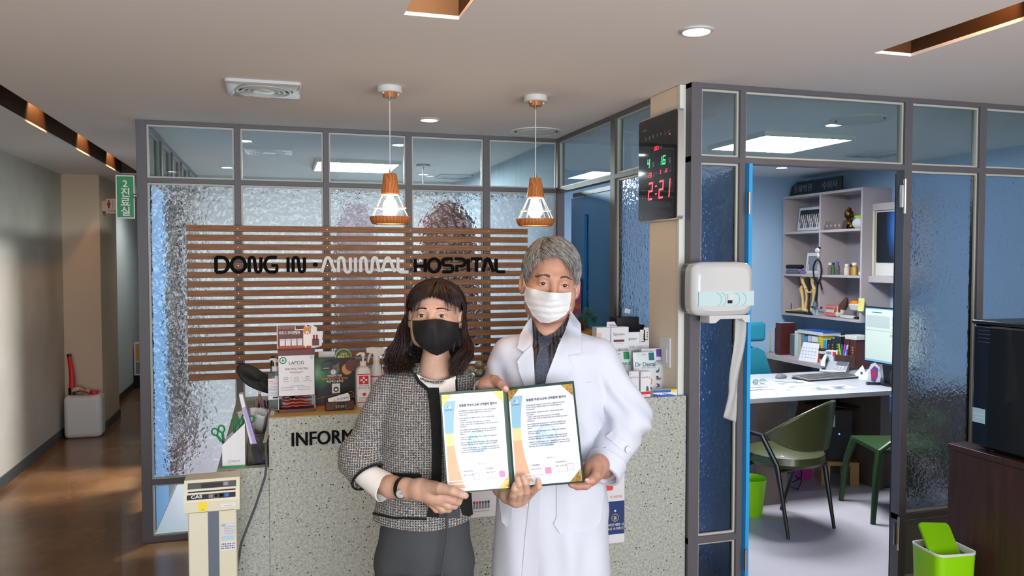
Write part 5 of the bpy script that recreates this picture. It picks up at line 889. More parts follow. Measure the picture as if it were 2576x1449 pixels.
for x in (-.032, .032): B.tube([(x + .024 * math.cos(a_), -.01, .022 + .019 * math.sin(a_)) for a_ in np.linspace(0, 6.283, 21)[:-1]], .0012, 6, closed=True)
B.tube([(-.009, -.01, .028), (0, -.01, .031), (.009, -.01, .028)], .0012, 6); B.build('rim', t)
for s_ in (-1, 1): B = MB('brown'); B.tube([(s_ * .056, -.01, .028), (s_ * .060, -.06, .014), (s_ * .058, -.10, .001)], .0014, 6); B.build('temple', t)
B = MB('glass_clear'); [B.prism(circ(.0235, 20, x, .022, .8), (0, -.0105, 0), XA, ZA, (0, .001, 0)) for x in (-.032, .032)]; B.build('lenses', t, smooth=False)
# small stands before the monitor
for u, v, c, lab in ((2165, 952, 'white_paper', 'white folded card stand with a blue corner'), (2185, 957, 'white_paper', 'second folded card stand with a small blue emblem')):
    p = on(u, v); t = T('folded_card', lab, 'card', (p.x, p.y, .7355), -.5, 'folded cards before the monitor'); B = MB(c); B.add([(-.05, 0, 0), (.05, 0, 0), (.02, .03, .10), (.05, .06, 0), (-.05, .06, 0)], [(0, 1, 2), (2, 3, 4), (0, 2, 4)]); Q(B, 0, .015, .03, .05, -.004 + .012, 'blue'); B.build('card', t, solid=.0015, smooth=False)
p = on(2197, 968); t = T('heart_card', 'white cut-out card with a purple and red heart picture', 'card', (p.x, p.y, .7355), -.45); B = MB('white_paper'); B.prism([(-.045, .0), (.045, .0), (.05, .07), (.042, .13), (.01, .165), (-.02, .15), (-.035, .10)], (0, 0, 0), XA, ZA, (0, .002, 0)); B.prism([(-.015, .03), (.012, .02), (.028, .06), (.03, .12), (.005, .14), (-.02, .11)], (0, -.001, 0), XA, ZA, (0, 0, 0), 'purple'); B.prism([(-.008, .05), (.012, .045), (.012, .10), (-.01, .11)], (0, -.0014, 0), XA, ZA, (0, 0, 0), 'red'); TX(B, '심장', .034, .10, -.001, .016, 'print_dark', 'c'); B.box(-.05, .05, -.012, .012, 0, .02, 'clear'); B.build('card', t, smooth=False)
# monitor
t = T('computer_monitor', 'slim black computer monitor showing a pale records screen', 'monitor', (4.28, 4.80, .735), -math.pi / 2 + .0); M('screen_glow', (.40, .46, .41), .3, emit=.25); M('screen_bar', (.12, .28, .42), .3, emit=.35); M('screen_grey', (.30, .34, .33), .3, emit=.22)
R = Matrix.Rotation(math.radians(12), 3, 'Z')
B = MB('black'); B.box(-.16, .40, 0, .03, .14, .565); B.build('housing', t, bevel=.006); B = MB('screen_glow'); B.box(-.148, .388, -.0012, -.0002, .155, .553)
for q, c in (((-.148, .388, .545, .553), 'screen_bar'), ((-.148, .388, .155, .17), 'screen_bar'), ((-.14, .10, .41, .50), 'screen_grey'), ((.12, .38, .40, .41), 'screen_grey'), ((.12, .2, .43, .50), 'screen_grey'), ((.22, .3, .46, .50), 'screen_grey'), ((-.148, .388, .385, .392), 'screen_grey'), ((-.08, .02, .52, .526), 'teal'), ((.10, .17, .35, .37), 'screen_grey')): Q(B, *q, -.0018, c)
B.build('screen', t, smooth=False); B = MB('black'); B.prism([(.02, .14), (.12, .14), (.10, .01), (.04, .01)], (0, .01, 0), XA, ZA, (0, .02, 0)); B.box(-.04, .20, -.07, .10, 0, .012); B.build('stand', t, bevel=.002)
t = T('desktop_speaker', 'black desktop speaker box under the monitor', 'speaker', (4.31, 4.60, .7355)); B = MB('cover_ink'); B.box(-.045, .05, -.09, .08, 0, .105); B.build('cabinet', t, bevel=.004); B = MB('black'); B.cyl((-.0455, .0, .05), (-.048, 0, .05), .035); B.build('cone', t)
# chairs
M('olive_leather', '#3f4426', .32, coat=.2); M('chair_black', '#121214', .3); M('green_plastic', '#26401f', .4)
t = T('armchair', 'olive leather armchair with black tapered metal legs', 'chair', (3.02, 4.18, 0), .2)
def tub(u, v):   # wraparound back
    a = math.radians(-58 + 236 * u - 90 + 30); a = math.radians(-200 + 220 * u); r = .27; top = .80 - .17 * abs(2 * u - 1) ** 1.6 * 1.0; bot = .52 + .03 * abs(2 * u - 1)
    z = bot + (top - bot) * v; rr = r + .03 * v; return (rr * math.cos(a + math.pi / 2) * 1.0, -rr * math.sin(a + math.pi / 2) * .9 * (-1), z)
def tub(u, v):
    s_ = 2 * u - 1; a = s_ * math.radians(88) + .35; top = .81 - .20 * abs(s_) ** 1.8; bot = .50 + .10 * abs(s_) ** 3; z = bot + (top - bot) * v; rr = .265 + .035 * v
    return (rr * math.sin(a), -rr * math.cos(a) * .92, z)
B = MB('olive_leather'); B.grid(tub, 40, 10); B.build('backrest', t, solid=.022, sub=1)
B = MB('olive_leather')
B.lathe([(0, .39), (.22, .40), (.245, .425), (.235, .465), (.20, .478), (0, .482)], (0, -.0, 0), n=40, sy=1.0); B.build('seat', t)
for sx in (-1, 1):
    B = MB('chair_black'); B.tube([(sx * .27, .03, .60), (sx * .255, -.06, .595), (sx * .20, -.13, .42), (sx * .195, -.22, .005)], [.014, .016, .017, .010], 10); B.build('leg', t)
    B = MB('chair_black'); B.tube([(sx * .27, .03, .60), (sx * .235, .09, .40), (sx * .195, .20, .005)], [.014, .017, .010], 10); B.build('leg', t)
B = MB('chair_black'); B.tube([(-.2, -.15, .39), (.2, -.15, .39)], .012, 8); B.tube([(-.22, .08, .39), (.22, .08, .39)], .012, 8); B.build('seat_frame', t)
t = T('green_chair', 'dark green moulded plastic chair partly behind the office door', 'chair', (3.87, 4.18, 0), -.25); B = MB('green_plastic'); B.prism([(-.22, -.20), (.22, -.22), (.24, .20), (-.20, .22)], (0, 0, .43), XA, YA, (0, 0, .025)); B.build('seat', t, bevel=.01)
for x, y in ((-.24, -.22), (.24, -.22), (.22, .24), (-.22, .22)): B = MB('green_plastic'); B.tube([(x * .85, y * .85, .44), (x * 1.0, y * 1.0, .3), (x * 1.12, y * 1.1, .003)], [.026, .022, .016], 10); B.build('leg', t)
B = MB('green_plastic'); B.tube([(-.21, -.19, .44), (-.06, -.20, .56), (.16, -.18, .62)], [.016, .014, .014], 8); B.tube([(.20, -.19, .44), (.22, -.2, .62), (.21, .0, .66), (.20, .19, .62), (.20, .19, .44)], .014, 8); [B.tube([(-.1 + .07 * k, -.19 + .02 * k, .455), (.18, -.17 + .06 * k, .60 - .03 * k)], .008, 6) for k in range(4)]; B.build('backrest', t)
t = T('office_chair', 'teal padded office chair with headrest behind the desk', 'chair', (3.66, 5.58, 0), 0); B = MB('teal'); B.box(-.19, .19, 0, .07, .98, 1.14); B.build('headrest', t, bevel=.03, seg=4)
B = MB('teal'); B.prism([(-.24, .50), (.24, .50), (.23, .74), (.17, .90), (.10, .935), (.03, .90), (0, .87), (-.03, .90), (-.10, .935), (-.17, .90), (-.23, .74)], (0, 0, 0), XA, ZA, (0, .08, 0)); B.build('backrest', t, bevel=.03, seg=4); B = MB('black'); B.tube([(0, .09, .5), (0, .10, .8), (0, .06, 1.03)], [.03, .025, .025], 10); B.build('neck_bracket', t); B = MB('teal'); B.box(-.25, .25, .08, .52, .42, .50); B.build('seat', t, bevel=.03, seg=3); B = MB('black'); B.cyl((0, .3, .08), (0, .3, .42), .03); B.build('gas_lift', t)
for k in range(5): a_ = k * 1.2566; B = MB('black'); B.tube([(0, .3, .10), (.27 * math.cos(a_), .3 + .27 * math.sin(a_), .06)], [.025, .018], 8); B.sph((.27 * math.cos(a_), .3 + .27 * math.sin(a_), .03), .03); B.build('leg', t)
# under the desk
t = T('computer_tower', 'black computer tower on a wooden stand under the desk', 'computer', (3.94, 4.80, .175), -.45); B = MB('chair_black'); B.box(-.09, .09, 0, .36, 0, .38); B.build('case', t, bevel=.004); B = MB('black'); B.box(-.085, .085, -.003, 0, .01, .37); B.build('front_panel', t, smooth=False); B = MB('white_paper'); B.box(-.07, -.035, -.005, -.003, .25, .34); B.build('sticker', t, smooth=False); B = MB('led_blue') if 'led_blue' in MATS else MB(M('led_blue', (.1, .2, 1), .3, emit=3)); B.cyl((-.005, -.003, .20), (-.005, -.006, .20), .006, n=10); B.build('power_light', t)
t = T('wooden_stand', 'pale wooden block stand under the computer tower', 'stand', (3.94, 4.80, 0), -.45); B = MB(M('wood_pale', '#b58a58', .5)); B.box(-.13, .13, -.03, .36, .145, .174); B.build('top_board', t, smooth=False)
for x in (-.13, .07): B = MB('wood_pale'); B.box(x, x + .06, -.03, .36, 0, .145); B.build('foot', t, smooth=False)
B = MB('pink'); B.prism([(-.055, 0), (.05, 0), (.06, .32), (-.03, .33)], (0, 0, 0), XA, ZA, (0, .12, 0)); tag(B.build('pink_file', smooth=False, loc=(3.80, 4.99, .0)), 'magenta upright file beside the computer tower', 'file')
t = T('storage_basket', 'translucent grey plastic basket full of papers under the desk', 'basket', (3.62, 5.12, .40)); B = MB(M('basket', '#a8b4bc', .4)); B.prism([(-.12, 0), (.16, 0), (.20, .16), (-.18, .16)], (0, 0, 0), XA, ZA, (0, .12, 0)); B.build('basket', t, smooth=False); B = MB('white_paper'); B.box(-.17, .19, .0, .11, .161, .175); B.box(-.15, .17, .01, .11, .18, .20, 'print_grey'); B.build('papers', t, smooth=False); B = MB('ear_brown'); B.box(-.2, .5, -.02, .13, -.02, -.001); B.build('shelf_board', t, smooth=False)
t = T('supplement_jar', 'dark jar with a cream lid and yellow label under the desk', 'jar', (4.06, 5.0, .575)); B = MB('chair_black'); B.cyl((0, 0, 0), (0, 0, .09), .026); B.build('jar', t); B = MB('cream'); B.cyl((0, 0, .09), (0, 0, .108), .027); B.build('lid', t); B = MB('yellow'); B.lathe([(.0265, .03), (.0265, .05)], n=20); B.build('label', t)
B = MB('ear_brown'); B.grid(lambda u, v: (-.14 + .30 * u, .24 * v, .012 * math.sin(6 * u)), 12, 4); tag(B.build('brown_wrap', loc=(3.96, 4.80, .565), solid=.006), 'curled brown paper wrapping on top of the computer tower', 'wrapping')
B = MB('black'); B.tube([(3.50, 4.86, .02), (3.45, 4.80, .05), (3.55, 4.75, .01), (3.62, 4.80, .06), (3.56, 4.88, .10), (3.50, 4.82, .02), (3.66, 4.86, .06), (3.72, 4.95, .14)], .005, 6); tag(B.build('cable'), 'tangled black cable on the office floor below the armchair', 'cable')
for i, (c, x) in enumerate((('black', 4.20), ('white', 4.25), ('white', 4.29))): B = MB(c); B.box(0, .022, 0, .20, 0, .25, R=Matrix.Rotation(.22, 3, 'Y')); tag(B.build('folder', smooth=False, loc=(x, 4.36, .002)), ('black folder leaning under the desk at right', 'white folder leaning against the black folder', 'outermost white folder leaning under the desk')[i], 'folder')
t = T('floor_bin', 'lime green bin at the office doorway beside the desk pedestal', 'bin', (2.93, 4.40, 0)); B = MB('lime'); B.lathe([(.07, 0), (.10, .24), (.094, .24), (.066, .01), (0, .01)], n=28); B.build('tub', t)
# ================================================================ RIGHT FOREGROUND
m = M('veneer', '#38221c', .45); v = coords(m, (18, 18, 1.2)); n = tex_noise(m, v, 3, 4); ln(m, ramp(m, n, [(.3, '#301c17'), (.7, '#402721')]), BS(m).inputs['Base Color'])
t = T('brown_cabinet', 'dark brown wooden cabinet at the right edge under the coffee machine', 'cabinet', (3.1, 2.15, 0)); B = MB('veneer'); B.box(-.32, .35, -.55, .55, 0, .83); B.build('body', t, smooth=False, bevel=.002); B = MB('veneer'); B.box(-.325, .355, -.56, .552, .832, .857); B.build('top_board', t, bevel=.002)
t = T('coffee_machine', 'large black coffee machine on the brown cabinet', 'coffee machine', (3.05, 2.20, .8575)); M('machine_black', '#0a0c10', .3, coat=.2); B = MB('machine_black'); B.box(-.255, .22, -.30, .405, .012, .525); B.build('housing', t, bevel=.012); B = MB('chair_black'); B.box(-.258, .223, -.303, .408, .5255, .543); B.build('lid', t, bevel=.006)
for z in (.452, .468, .484, .50): B = MB('frame_grey'); B.box(-.2575, -.2555, .32, .375, z, z + .002); B.build('vent_slot', t, smooth=False)
B = MB('sky_print'); B.box(-.2570, -.2555, .335, .395, .115, .175); B.box(-.2574, -.2570, .34, .39, .15, .154, 'white'); B.box(-.2574, -.2570, .34, .38, .135, .139, 'white'); B.build('info_sticker', t, smooth=False); B = MB('frame_grey'); B.box(-.258, -.2555, .10, .105, .02, .50); B.build('panel_seam', t, smooth=False)
B = MB('black'); [B.cyl((x, y, 0), (x, y, .012), .02) for x in (-.2, .17) for y in (-.25, .35)]; B.build('feet', t)
t = T('metal_canister', 'low gold metal can with a black rim on top of the coffee machine', 'can', (2.985, 2.42, 1.4007)); B = MB(M('tin_gold', '#8a7752', .35, .7)); B.lathe([(.068, 0), (.068, .060), (.0, .060)], n=36); B.build('can', t); B = MB('black'); B.lathe([(.070, .056), (.070, .068), (.064, .070), (0, .070)], n=36); B.build('lid', t); B = MB('black'); B.sph((-.066, -.018, .028), .005); B.build('rivet', t)
m = mottled('lime_dirty', '#86c80a', '#6fa80a', 25, .3, st=(.28, .34)); t = T('lime_bin', 'lime green square waste bin with a white rim and tilted lid', 'bin', (2.64, 2.58, 0), -.10)
def rloop(w_, d_, z, r): return [(p[0], p[1], z) for p in rrect(w_, d_, r)]
B = MB('lime'); a, b_ = rloop(.155, .15, .0, .03), rloop(.185, .175, .455, .032); n = len(a); B.add(a + b_, [(i, (i + 1) % n, n + (i + 1) % n, n + i) for i in range(n)] + [tuple(range(n))[::-1]]); B.build('tub', t)
B = MB('white_gloss'); o_, i_ = rloop(.189, .179, .452, .034), rloop(.189, .179, .460, .034); c_, d2 = rloop(.176, .166, .460, .03), rloop(.170, .160, .435, .03); vs = o_ + i_ + c_ + d2; B.add(vs, [(k * n + i, k * n + (i + 1) % n, (k + 1) * n + (i + 1) % n, (k + 1) * n + i) for k in range(3) for i in range(n)]); B.build('rim', t)
B = MB('badge_green'); q = rloop(.168, .158, .38, .03); B.add(q, [tuple(range(n))]); B.build('dark_inside', t, smooth=False)
B = MB('lime_dirty'); B.prism(rrect(.150, .165, .018), (0, 0, 0), XA, YA, (0, 0, .010)); o = B.build('swing_lid', t, bevel=.002, loc=(-.005, .018, .470)); o.rotation_euler = (math.radians(52), math.radians(6), math.radians(3))
# ================================================================ PEOPLE
def seg(P_, a, b, ra, rb):
    a = np.array(a, np.float32); b = np.array(b, np.float32); ba = b - a; L2 = max(float(ba @ ba), 1e-9)
    px, py, pz = P_[0] - a[0], P_[1] - a[1], P_[2] - a[2]; t = np.clip((px * ba[0] + py * ba[1] + pz * ba[2]) / L2, 0, 1)
    return np.sqrt((px - t * ba[0]) ** 2 + (py - t * ba[1]) ** 2 + (pz - t * ba[2]) ** 2) - (ra + (rb - ra) * t)
def chain(P_, pts, k=.0):
    d = None
    for i in range(len(pts) - 1):
        q = seg(P_, pts[i][:3], pts[i + 1][:3], pts[i][3], pts[i + 1][3]); d = q if d is None else (np.minimum(d, q) if k == 0 else smin(d, q, k))
    return d
def ell(P_, c, r, R=None):
    x, y, z = P_[0] - c[0], P_[1] - c[1], P_[2] - c[2]
    if R is not None: x, y, z = R[0][0] * x + R[1][0] * y + R[2][0] * z, R[0][1] * x + R[1][1] * y + R[2][1] * z, R[0][2] * x + R[1][2] * y + R[2][2] * z
    k0 = np.sqrt((x / r[0]) ** 2 + (y / r[1]) ** 2 + (z / r[2]) ** 2) + 1e-6; k1 = np.sqrt((x / r[0] ** 2) ** 2 + (y / r[1] ** 2) ** 2 + (z / r[2] ** 2) ** 2) + 1e-6
    return k0 * (k0 - 1) / k1
def smin(a, b, k): h = np.clip(.5 + .5 * (b - a) / k, 0, 1); return b + (a - b) * h - k * h * (1 - h)
def smax(a, b, k): return -smin(-a, -b, k)
def loft(P_, lv):
    zs = [l[0] for l in lv][::-1]; f = lambda i: np.interp(P_[2], zs, [l[i] for l in lv][::-1]).astype(np.float32)
    cx, rx, cy, ry = f(1), f(2), f(3), f(4); q = np.sqrt(((P_[0] - cx) / rx) ** 2 + ((P_[1] - cy) / ry) ** 2); return (q - 1) * np.minimum(rx, ry)
def mesh_sdf(fn, lo, hi, h):
    ax = [np.arange(lo[i], hi[i] + h, h, dtype=np.float32) for i in range(3)]; G_ = np.meshgrid(*ax, indexing='ij'); D = fn(G_).astype(np.float32); D[[0, -1]] = 1; D[:, [0, -1]] = 1; D[:, :, [0, -1]] = 1
    n = D.shape; acc = np.zeros((n[0] - 1, n[1] - 1, n[2] - 1, 3), np.float32); cnt = np.zeros(acc.shape[:3], np.float32)
    sl = lambda o, m: tuple(slice(o[i], o[i] + m[i]) for i in range(3)); m = [n[i] - 1 for i in range(3)]
    for a in range(3):
        o1, o2 = [x for x in range(3) if x != a]
        for p in (0, 1):
            for q in (0, 1):
                o = [0, 0, 0]; o[o1] = p; o[o2] = q; e = list(o); e[a] = 1; d0, d1 = D[sl(o, m)], D[sl(e, m)]; c = (d0 < 0) != (d1 < 0); t = np.where(c, d0 / np.where(c, d0 - d1, 1), 0); v = [np.float32(x) for x in o]
                for i in range(3): acc[..., i] += np.where(c, t if i == a else v[i], 0)
                cnt += c
    act = cnt > 0; idx = -np.ones(act.shape, np.int64); ij = np.argwhere(act); idx[act] = np.arange(len(ij)); V = (acc[act] / cnt[act][:, None] + ij) * h + np.array(lo, np.float32); Fs = []
    for a in range(3):
        o1, o2 = (a + 1) % 3, (a + 2) % 3; s0 = [slice(1, n[i] - 1) for i in range(3)]; s0[a] = slice(0, n[a] - 1); s1 = list(s0); s1[a] = slice(1, n[a]); d0, d1 = D[tuple(s0)], D[tuple(s1)]
        for flip, c in ((0, (d0 < 0) & (d1 >= 0)), (1, (d0 >= 0) & (d1 < 0))):
            g = np.argwhere(c); g = g + np.array([0 if i == a else 1 for i in range(3)])
            if not len(g): continue
            def id_(p, q): k = g.copy(); k[:, o1] -= p; k[:, o2] -= q; return idx[k[:, 0], k[:, 1], k[:, 2]]
            q = np.stack([id_(1, 1), id_(0, 1), id_(0, 0), id_(1, 0)], 1); Fs.append(q[:, ::-1] if flip else q)
    return V, np.concatenate(Fs)
def add_np(B, V, Fq, m=None): return B.add([tuple(map(float, p)) for p in V], [tuple(map(int, f)) for f in Fq], m)
def disp(V, Fq, fn):
    """push vertices along their normals by fn(V)"""
    N = np.zeros_like(V); a, b, c, d = (V[Fq[:, i]] for i in range(4)); nf = np.cross(c - a, d - b)
    for i in range(4): np.add.at(N, Fq[:, i], nf)
    N /= np.linalg.norm(N, axis=1)[:, None] + 1e-9; return V + N * fn(V)[:, None].astype(V.dtype)
class Fig:
    def __init__(s, u0, d0): s.x0 = (u0 - CX) / F * d0; s.d0 = d0; s.cam = Vector((-s.x0, -d0, CZ)); s.w = Vector((s.x0 * math.cos(YAW) + d0 * math.sin(YAW), -s.x0 * math.sin(YAW) + d0 * math.cos(YAW), 0))
    def p(s, u, v, d): r = ray(u, v); k = d / r[1]; return (r[0] * k - s.x0, d - s.d0, CZ + r[2] * k)
    def c(s, pts): return [s.p(*q[:3]) + (q[3],) for q in pts]
    def lv(s, rows, d): out = [(s.p(uc, v, d)[2], s.p(uc, v, d)[0], hw * d / F, yc - s.d0, ry) for v, uc, hw, yc, ry in rows]; return out
    def patch(s, bvh, poly, m, off=.003, res=.008, thick=.002, dfun=None, B=None, base=2.33, relax=0):
        """cloth piece whose outline is traced on the surface seen from the front"""
        def xz(u, v): q = s.p(u, v, base); return (q[0], q[2])
        pl = [xz(*q) for q in poly]; pts = []; n = len(pl)
        for i in range(n):
            a, b = Vector(pl[i]), Vector(pl[(i + 1) % n]); k = max(1, int((b - a).length / res)); pts += [tuple(a.lerp(b, j / k)) for j in range(k)]
        nb = len(pts); X0, X1 = min(p_[0] for p_ in pts), max(p_[0] for p_ in pts); Z0, Z1_ = min(p_[1] for p_ in pts), max(p_[1] for p_ in pts)
        def inside(x, z):
            c = False; j = n - 1
            for i in range(n):
                if (pl[i][1] > z) != (pl[j][1] > z) and x < (pl[j][0] - pl[i][0]) * (z - pl[i][1]) / (pl[j][1] - pl[i][1]) + pl[i][0]: c = not c
                j = i
            return c
        for i, x in enumerate(np.arange(X0, X1, res)):
            for z in np.arange(Z0 + (i % 2) * res * .5, Z1_, res):
                if inside(x, z) and min((x - q[0]) ** 2 + (z - q[1]) ** 2 for q in pts[:nb]) > (res * .45) ** 2: pts.append((x, z))
        r = delaunay_2d_cdt([Vector(q) for q in pts], [(i, (i + 1) % nb) for i in range(nb)], [], 1, 1e-7); V2, F2 = r[0], r[2]; y0 = base - s.d0; dist = []
        dirs = []
        for q in V2:
            t = Vector((q[0], y0, q[1])); dr = (t - s.cam).normalized(); dirs.append(dr); hs = [b_.ray_cast(s.cam, dr)[0] for b_ in (bvh if isinstance(bvh, list) else [bvh])]; hs = [(q_ - s.cam).length for q_ in hs if q_ is not None]
            dist.append(min(hs) if hs else None)
        good = [x for x in dist if x]; mean = sum(good) / len(good) if good else base
        for i in range(len(dist)):
            if dist[i] is None:
                j = min((k for k in range(len(dist)) if dist[k]), key=lambda k: (Vector(V2[k]) - Vector(V2[i])).length, default=None); dist[i] = dist[j] + .3 * (Vector(V2[j]) - Vector(V2[i])).length if j is not None else mean
        nbr = [set() for _ in V2]
        for f in F2:
            for k in range(len(f)): nbr[f[k]].add(f[k - 1]); nbr[f[k - 1]].add(f[k])
        for _ in range(relax): dist = [.5 * dist[i] + .5 * sum(dist[j] for j in nbr[i]) / max(1, len(nbr[i])) for i in range(len(dist))]
        fr_, bk_ = [], []
        for q, dr, ds in zip(V2, dirs, dist):
            o = off + (dfun(q[0], q[1]) if dfun else 0); fr_.append(s.cam + dr * (ds - o)); bk_.append(s.cam + dr * (ds - o + thick))
        N_ = len(fr_); B = B or MB(m); B.add(fr_ + bk_, [tuple(f) for f in F2] + [tuple(N_ + i for i in f[::-1]) for f in F2] , m)
        ed = {}
        for f in F2:
            for k in range(len(f)): e = (f[k - 1], f[k]); ed[e] = ed.get(e, 0) + 1
        B.add(fr_ + bk_, [(a, b, N_ + b, N_ + a) for (a, b) in ed if (b, a) not in ed], m); return B
    def hit(s, bvh, u, v, off=.003): q = Vector(s.p(u, v, 2.3)); dr = (q - s.cam).normalized(); h = bvh.ray_cast(s.cam, dr); return (h[0] - dr * off, h[1]) if h[0] is not None else (q, Vector((0, -1, 0)))
def bvh_np(V, Fq): return BVHTree.FromPolygons([tuple(map(float, p)) for p in V], [tuple(map(int, f)) for f in Fq])

def skin(name, a, b, c):
    m = M(name, a, .48, sss=0); v = coords(m); n = tex_noise(m, v, 22, 4, .6); ln(m, ramp(m, n, [(.3, a), (.55, b), (.8, c)]), BS(m).inputs['Base Color']); bump(m, tex_noise(m, v, 260), .06); return m
skin('skin_man', '#a97963', '#b68873', '#bb907c'); skin('skin_woman', '#b68c76', '#c09a85', '#c6a28f')
M('eye_white', '#b5aca6', .25); M('iris_brown', '#2a1a12', .15, coat=.6); M('lash', '#17100d', .6); M('nail', '#c49c8a', .35); M('cloth_white', '#d4d7e2', .75, sheen=.1)

def head_sdf(P_, brow=1., eh=.0034):
    X, Y, Z = P_; ax = np.abs(X); A = [ax, Y, Z]
    d = ell(P_, (0, .012, .036), (.075, .094, .084)); d = smin(d, ell(P_, (0, -.022, -.028), (.064, .070, .082)), .03); d = smin(d, ell(P_, (0, -.040, -.082), (.036, .042, .034)), .035)
    d = smin(d, ell(A, (.052, -.018, -.055), (.020, .045, .045)), .03); d = smin(d, ell(P_, (0, -.078, .020), (.046, .013, .010)), .016 * brow); d = smin(d, ell(A, (.045, -.060, -.030), (.020, .022, .018)), .02)
    d = smax(d, -ell(A, (.031, -.102, -.001), (.021, .019, .015)), .012)
    d = smin(d, ell(A, (.0315, -.0745, -.001), (.0152, .0130, .0115)), .004)
    d = smin(d, seg(P_, (0, -.084, .008), (0, -.108, -.034), .0075, .0110), .012); d = smin(d, ell(A, (.011, -.098, -.038), (.008, .010, .007)), .006)
    d = smin(d, ell(P_, (0, -.094, -.062), (.023, .010, .008)), .008)
    d = smax(d, -ell(A, (.0315, -.091, -.0015), (.0128, .0080, eh)), .0012)
    ear = smax(ell(A, (.081, .010, -.012), (.012, .020, .033)), -ell(A, (.089, .000, -.010), (.008, .012, .019)), .004); d = smin(d, ear, .005)
    return d
def make_head(fig, eye, d, roll=0, yaw=0, pitch=0, sc_=1.0, h=.0026, neck=None, brow=1., eh=.0034, zs=1.):
    """returns local->figure matrix plus mesh; head space: x right, y away, z up, eyes at z=0"""
    o = Vector(fig.p(eye[0], eye[1], d)); Mx = Matrix.Translation(o) @ Matrix.Rotation(math.radians(roll), 4, 'Y') @ Matrix.Rotation(math.radians(yaw), 4, 'Z') @ Matrix.Rotation(math.radians(pitch), 4, 'X') @ Matrix.Scale(sc_, 4) @ Matrix.Scale(zs, 4, (0, 0, 1))
    def fn(P_):
        dd = head_sdf(P_, brow, eh); return smin(dd, chain(P_, neck or [(0, .025, -.05, .050), (0, .030, -.12, .050), (0, .035, -.20, .064)]), .025)
    V, Fq = mesh_sdf(fn, (-.105, -.13, -.22), (.105, .12, .135), h); V = np.array([Mx @ Vector(map(float, q)) for q in V], np.float32); return Mx, V, Fq
def eyes(Mx, parent, eh=.0034):
    for s_ in (-1, 1):
        B = MB('eye_white'); B.sph((s_ * .0315, -.0745, -.001), .0118, None, 20, 14); B.sph((s_ * .0315 + .000, -.0808, -.0008), (.0072, .0070, .0072), 'iris_brown', 16, 10); B.xf(Mx); B.build('eye', parent)
        B = MB('lash'); B.tube([(s_ * (.0315 + x), -.0882 + .35 * (x * x) * 40 + abs(x) * .05, eh - .0010 - 17 * x * x - .0008 * (x * s_ < 0)) for x in np.linspace(-.0132, .0132, 9)], [.0003, .0006, .0008, .0009, .0009, .0009, .0008, .0007, .0004], 6); B.xf(Mx); B.build('eyelashes', parent)
def brows(Mx, parent, bvh, m, z0=.021, n=70, arch=.004, th=.0035):
    rr = random.Random(5)
    for s_ in (-1, 1):
        B = MB(m)
        for i in range(n):
            t = rr.random(); x = s_ * (.014 + .034 * t); z = z0 + arch * math.sin(math.pi * min(1, t * 1.1)) - .003 * t + rr.uniform(-th, th) * (1 - .6 * t); L_ = .008
            pts = []
            for k in (0, .5, 1):
                q = Mx @ Vector((x + s_ * L_ * k, -.2, z + L_ * k * (.35 - .6 * t))); dr = ((Mx @ Vector((0, 0, 0))) - (Mx @ Vector((0, -1, 0)))).normalized(); h_ = bvh.ray_cast(q, dr)
                if h_[0] is not None: pts.append(h_[0] - dr * (.0008 + .0008 * k))
            if len(pts) == 3: B.tube(pts, [.0007, .0006, .0002], 4)
        B.build('eyebrow', parent)
def hair_mats(names): return [MATS[n] for n in names]
def ribbons(B, paths, mats, r, rr):
    for p in paths:
        n = len(p); B.tube(p, [r * (1 - .85 * (i / (n - 1)) ** 3) for i in range(n)], 3, rr.choice(mats), cap=False)

# ---------------------------------------------------------------- certificate folder
fg = Fig(1290, 2.30); M('folder_green', '#0f3a2c', .45); m = mottled('gold_corner', '#96702f', '#bd9a55', 160, .3, st=(.42, .58), metal=.55, bmp=.4, bs=120); M('paper_bright', '#dde2f0', .5); M('band_blue', '#8fb8d0', .6); M('band_yellow', '#d8cf94', .6); M('band_peach', '#dcae8c', .6); M('mark_blue', '#b9d3e6', .6); M('seal_pink', '#d877a8', .6); M('seal_rose', '#dfa3b0', .6); M('text_ink', '#15161c', .7)
cert = T('certificate_folder', 'open dark green folder with two certificates held between the woman and the man', 'certificate folder', fg.w, -YAW)
def panel_map(c):
    c = [Vector(fg.p(*q)) for q in c]; nrm = (c[1] - c[0]).cross(c[3] - c[0]).normalized()
    if nrm.y > 0: nrm = -nrm
    return lambda s_, t_, o=0: c[0].lerp(c[1], s_).lerp(c[3].lerp(c[2], s_), t_) + nrm * o
LP_ = panel_map([(1124, 1243, 2.20), (1286, 1230, 2.235), (1268, 976, 2.265), (1106, 987.5, 2.225)])
RP_ = panel_map([(1291, 1229.5, 2.235), (1470, 1214, 2.19), (1443, 958, 2.215), (1273, 975.5, 2.265)])
def fq(B, f, s0, s1, t0, t1, o, m): B.add([f(s0, t0, o), f(s1, t0, o), f(s1, t1, o), f(s0, t1, o)], [(0, 1, 2, 3)], m)
for f, nm in ((LP_, 'cover'), (RP_, 'cover')):
    B = MB('folder_green'); vs = [f(s_, t_, o) for o in (.0, -.004) for s_, t_ in ((0, 0), (1, 0), (1, 1), (0, 1))]; B.add(vs, [(7, 6, 5, 4), (0, 4, 5, 1), (1, 5, 6, 2), (2, 6, 7, 3), (3, 7, 4, 0)]); B.grid(lambda a, b_, f=f: f(a, b_), 13, 17); cv = B.build(nm, cert, smooth=False)
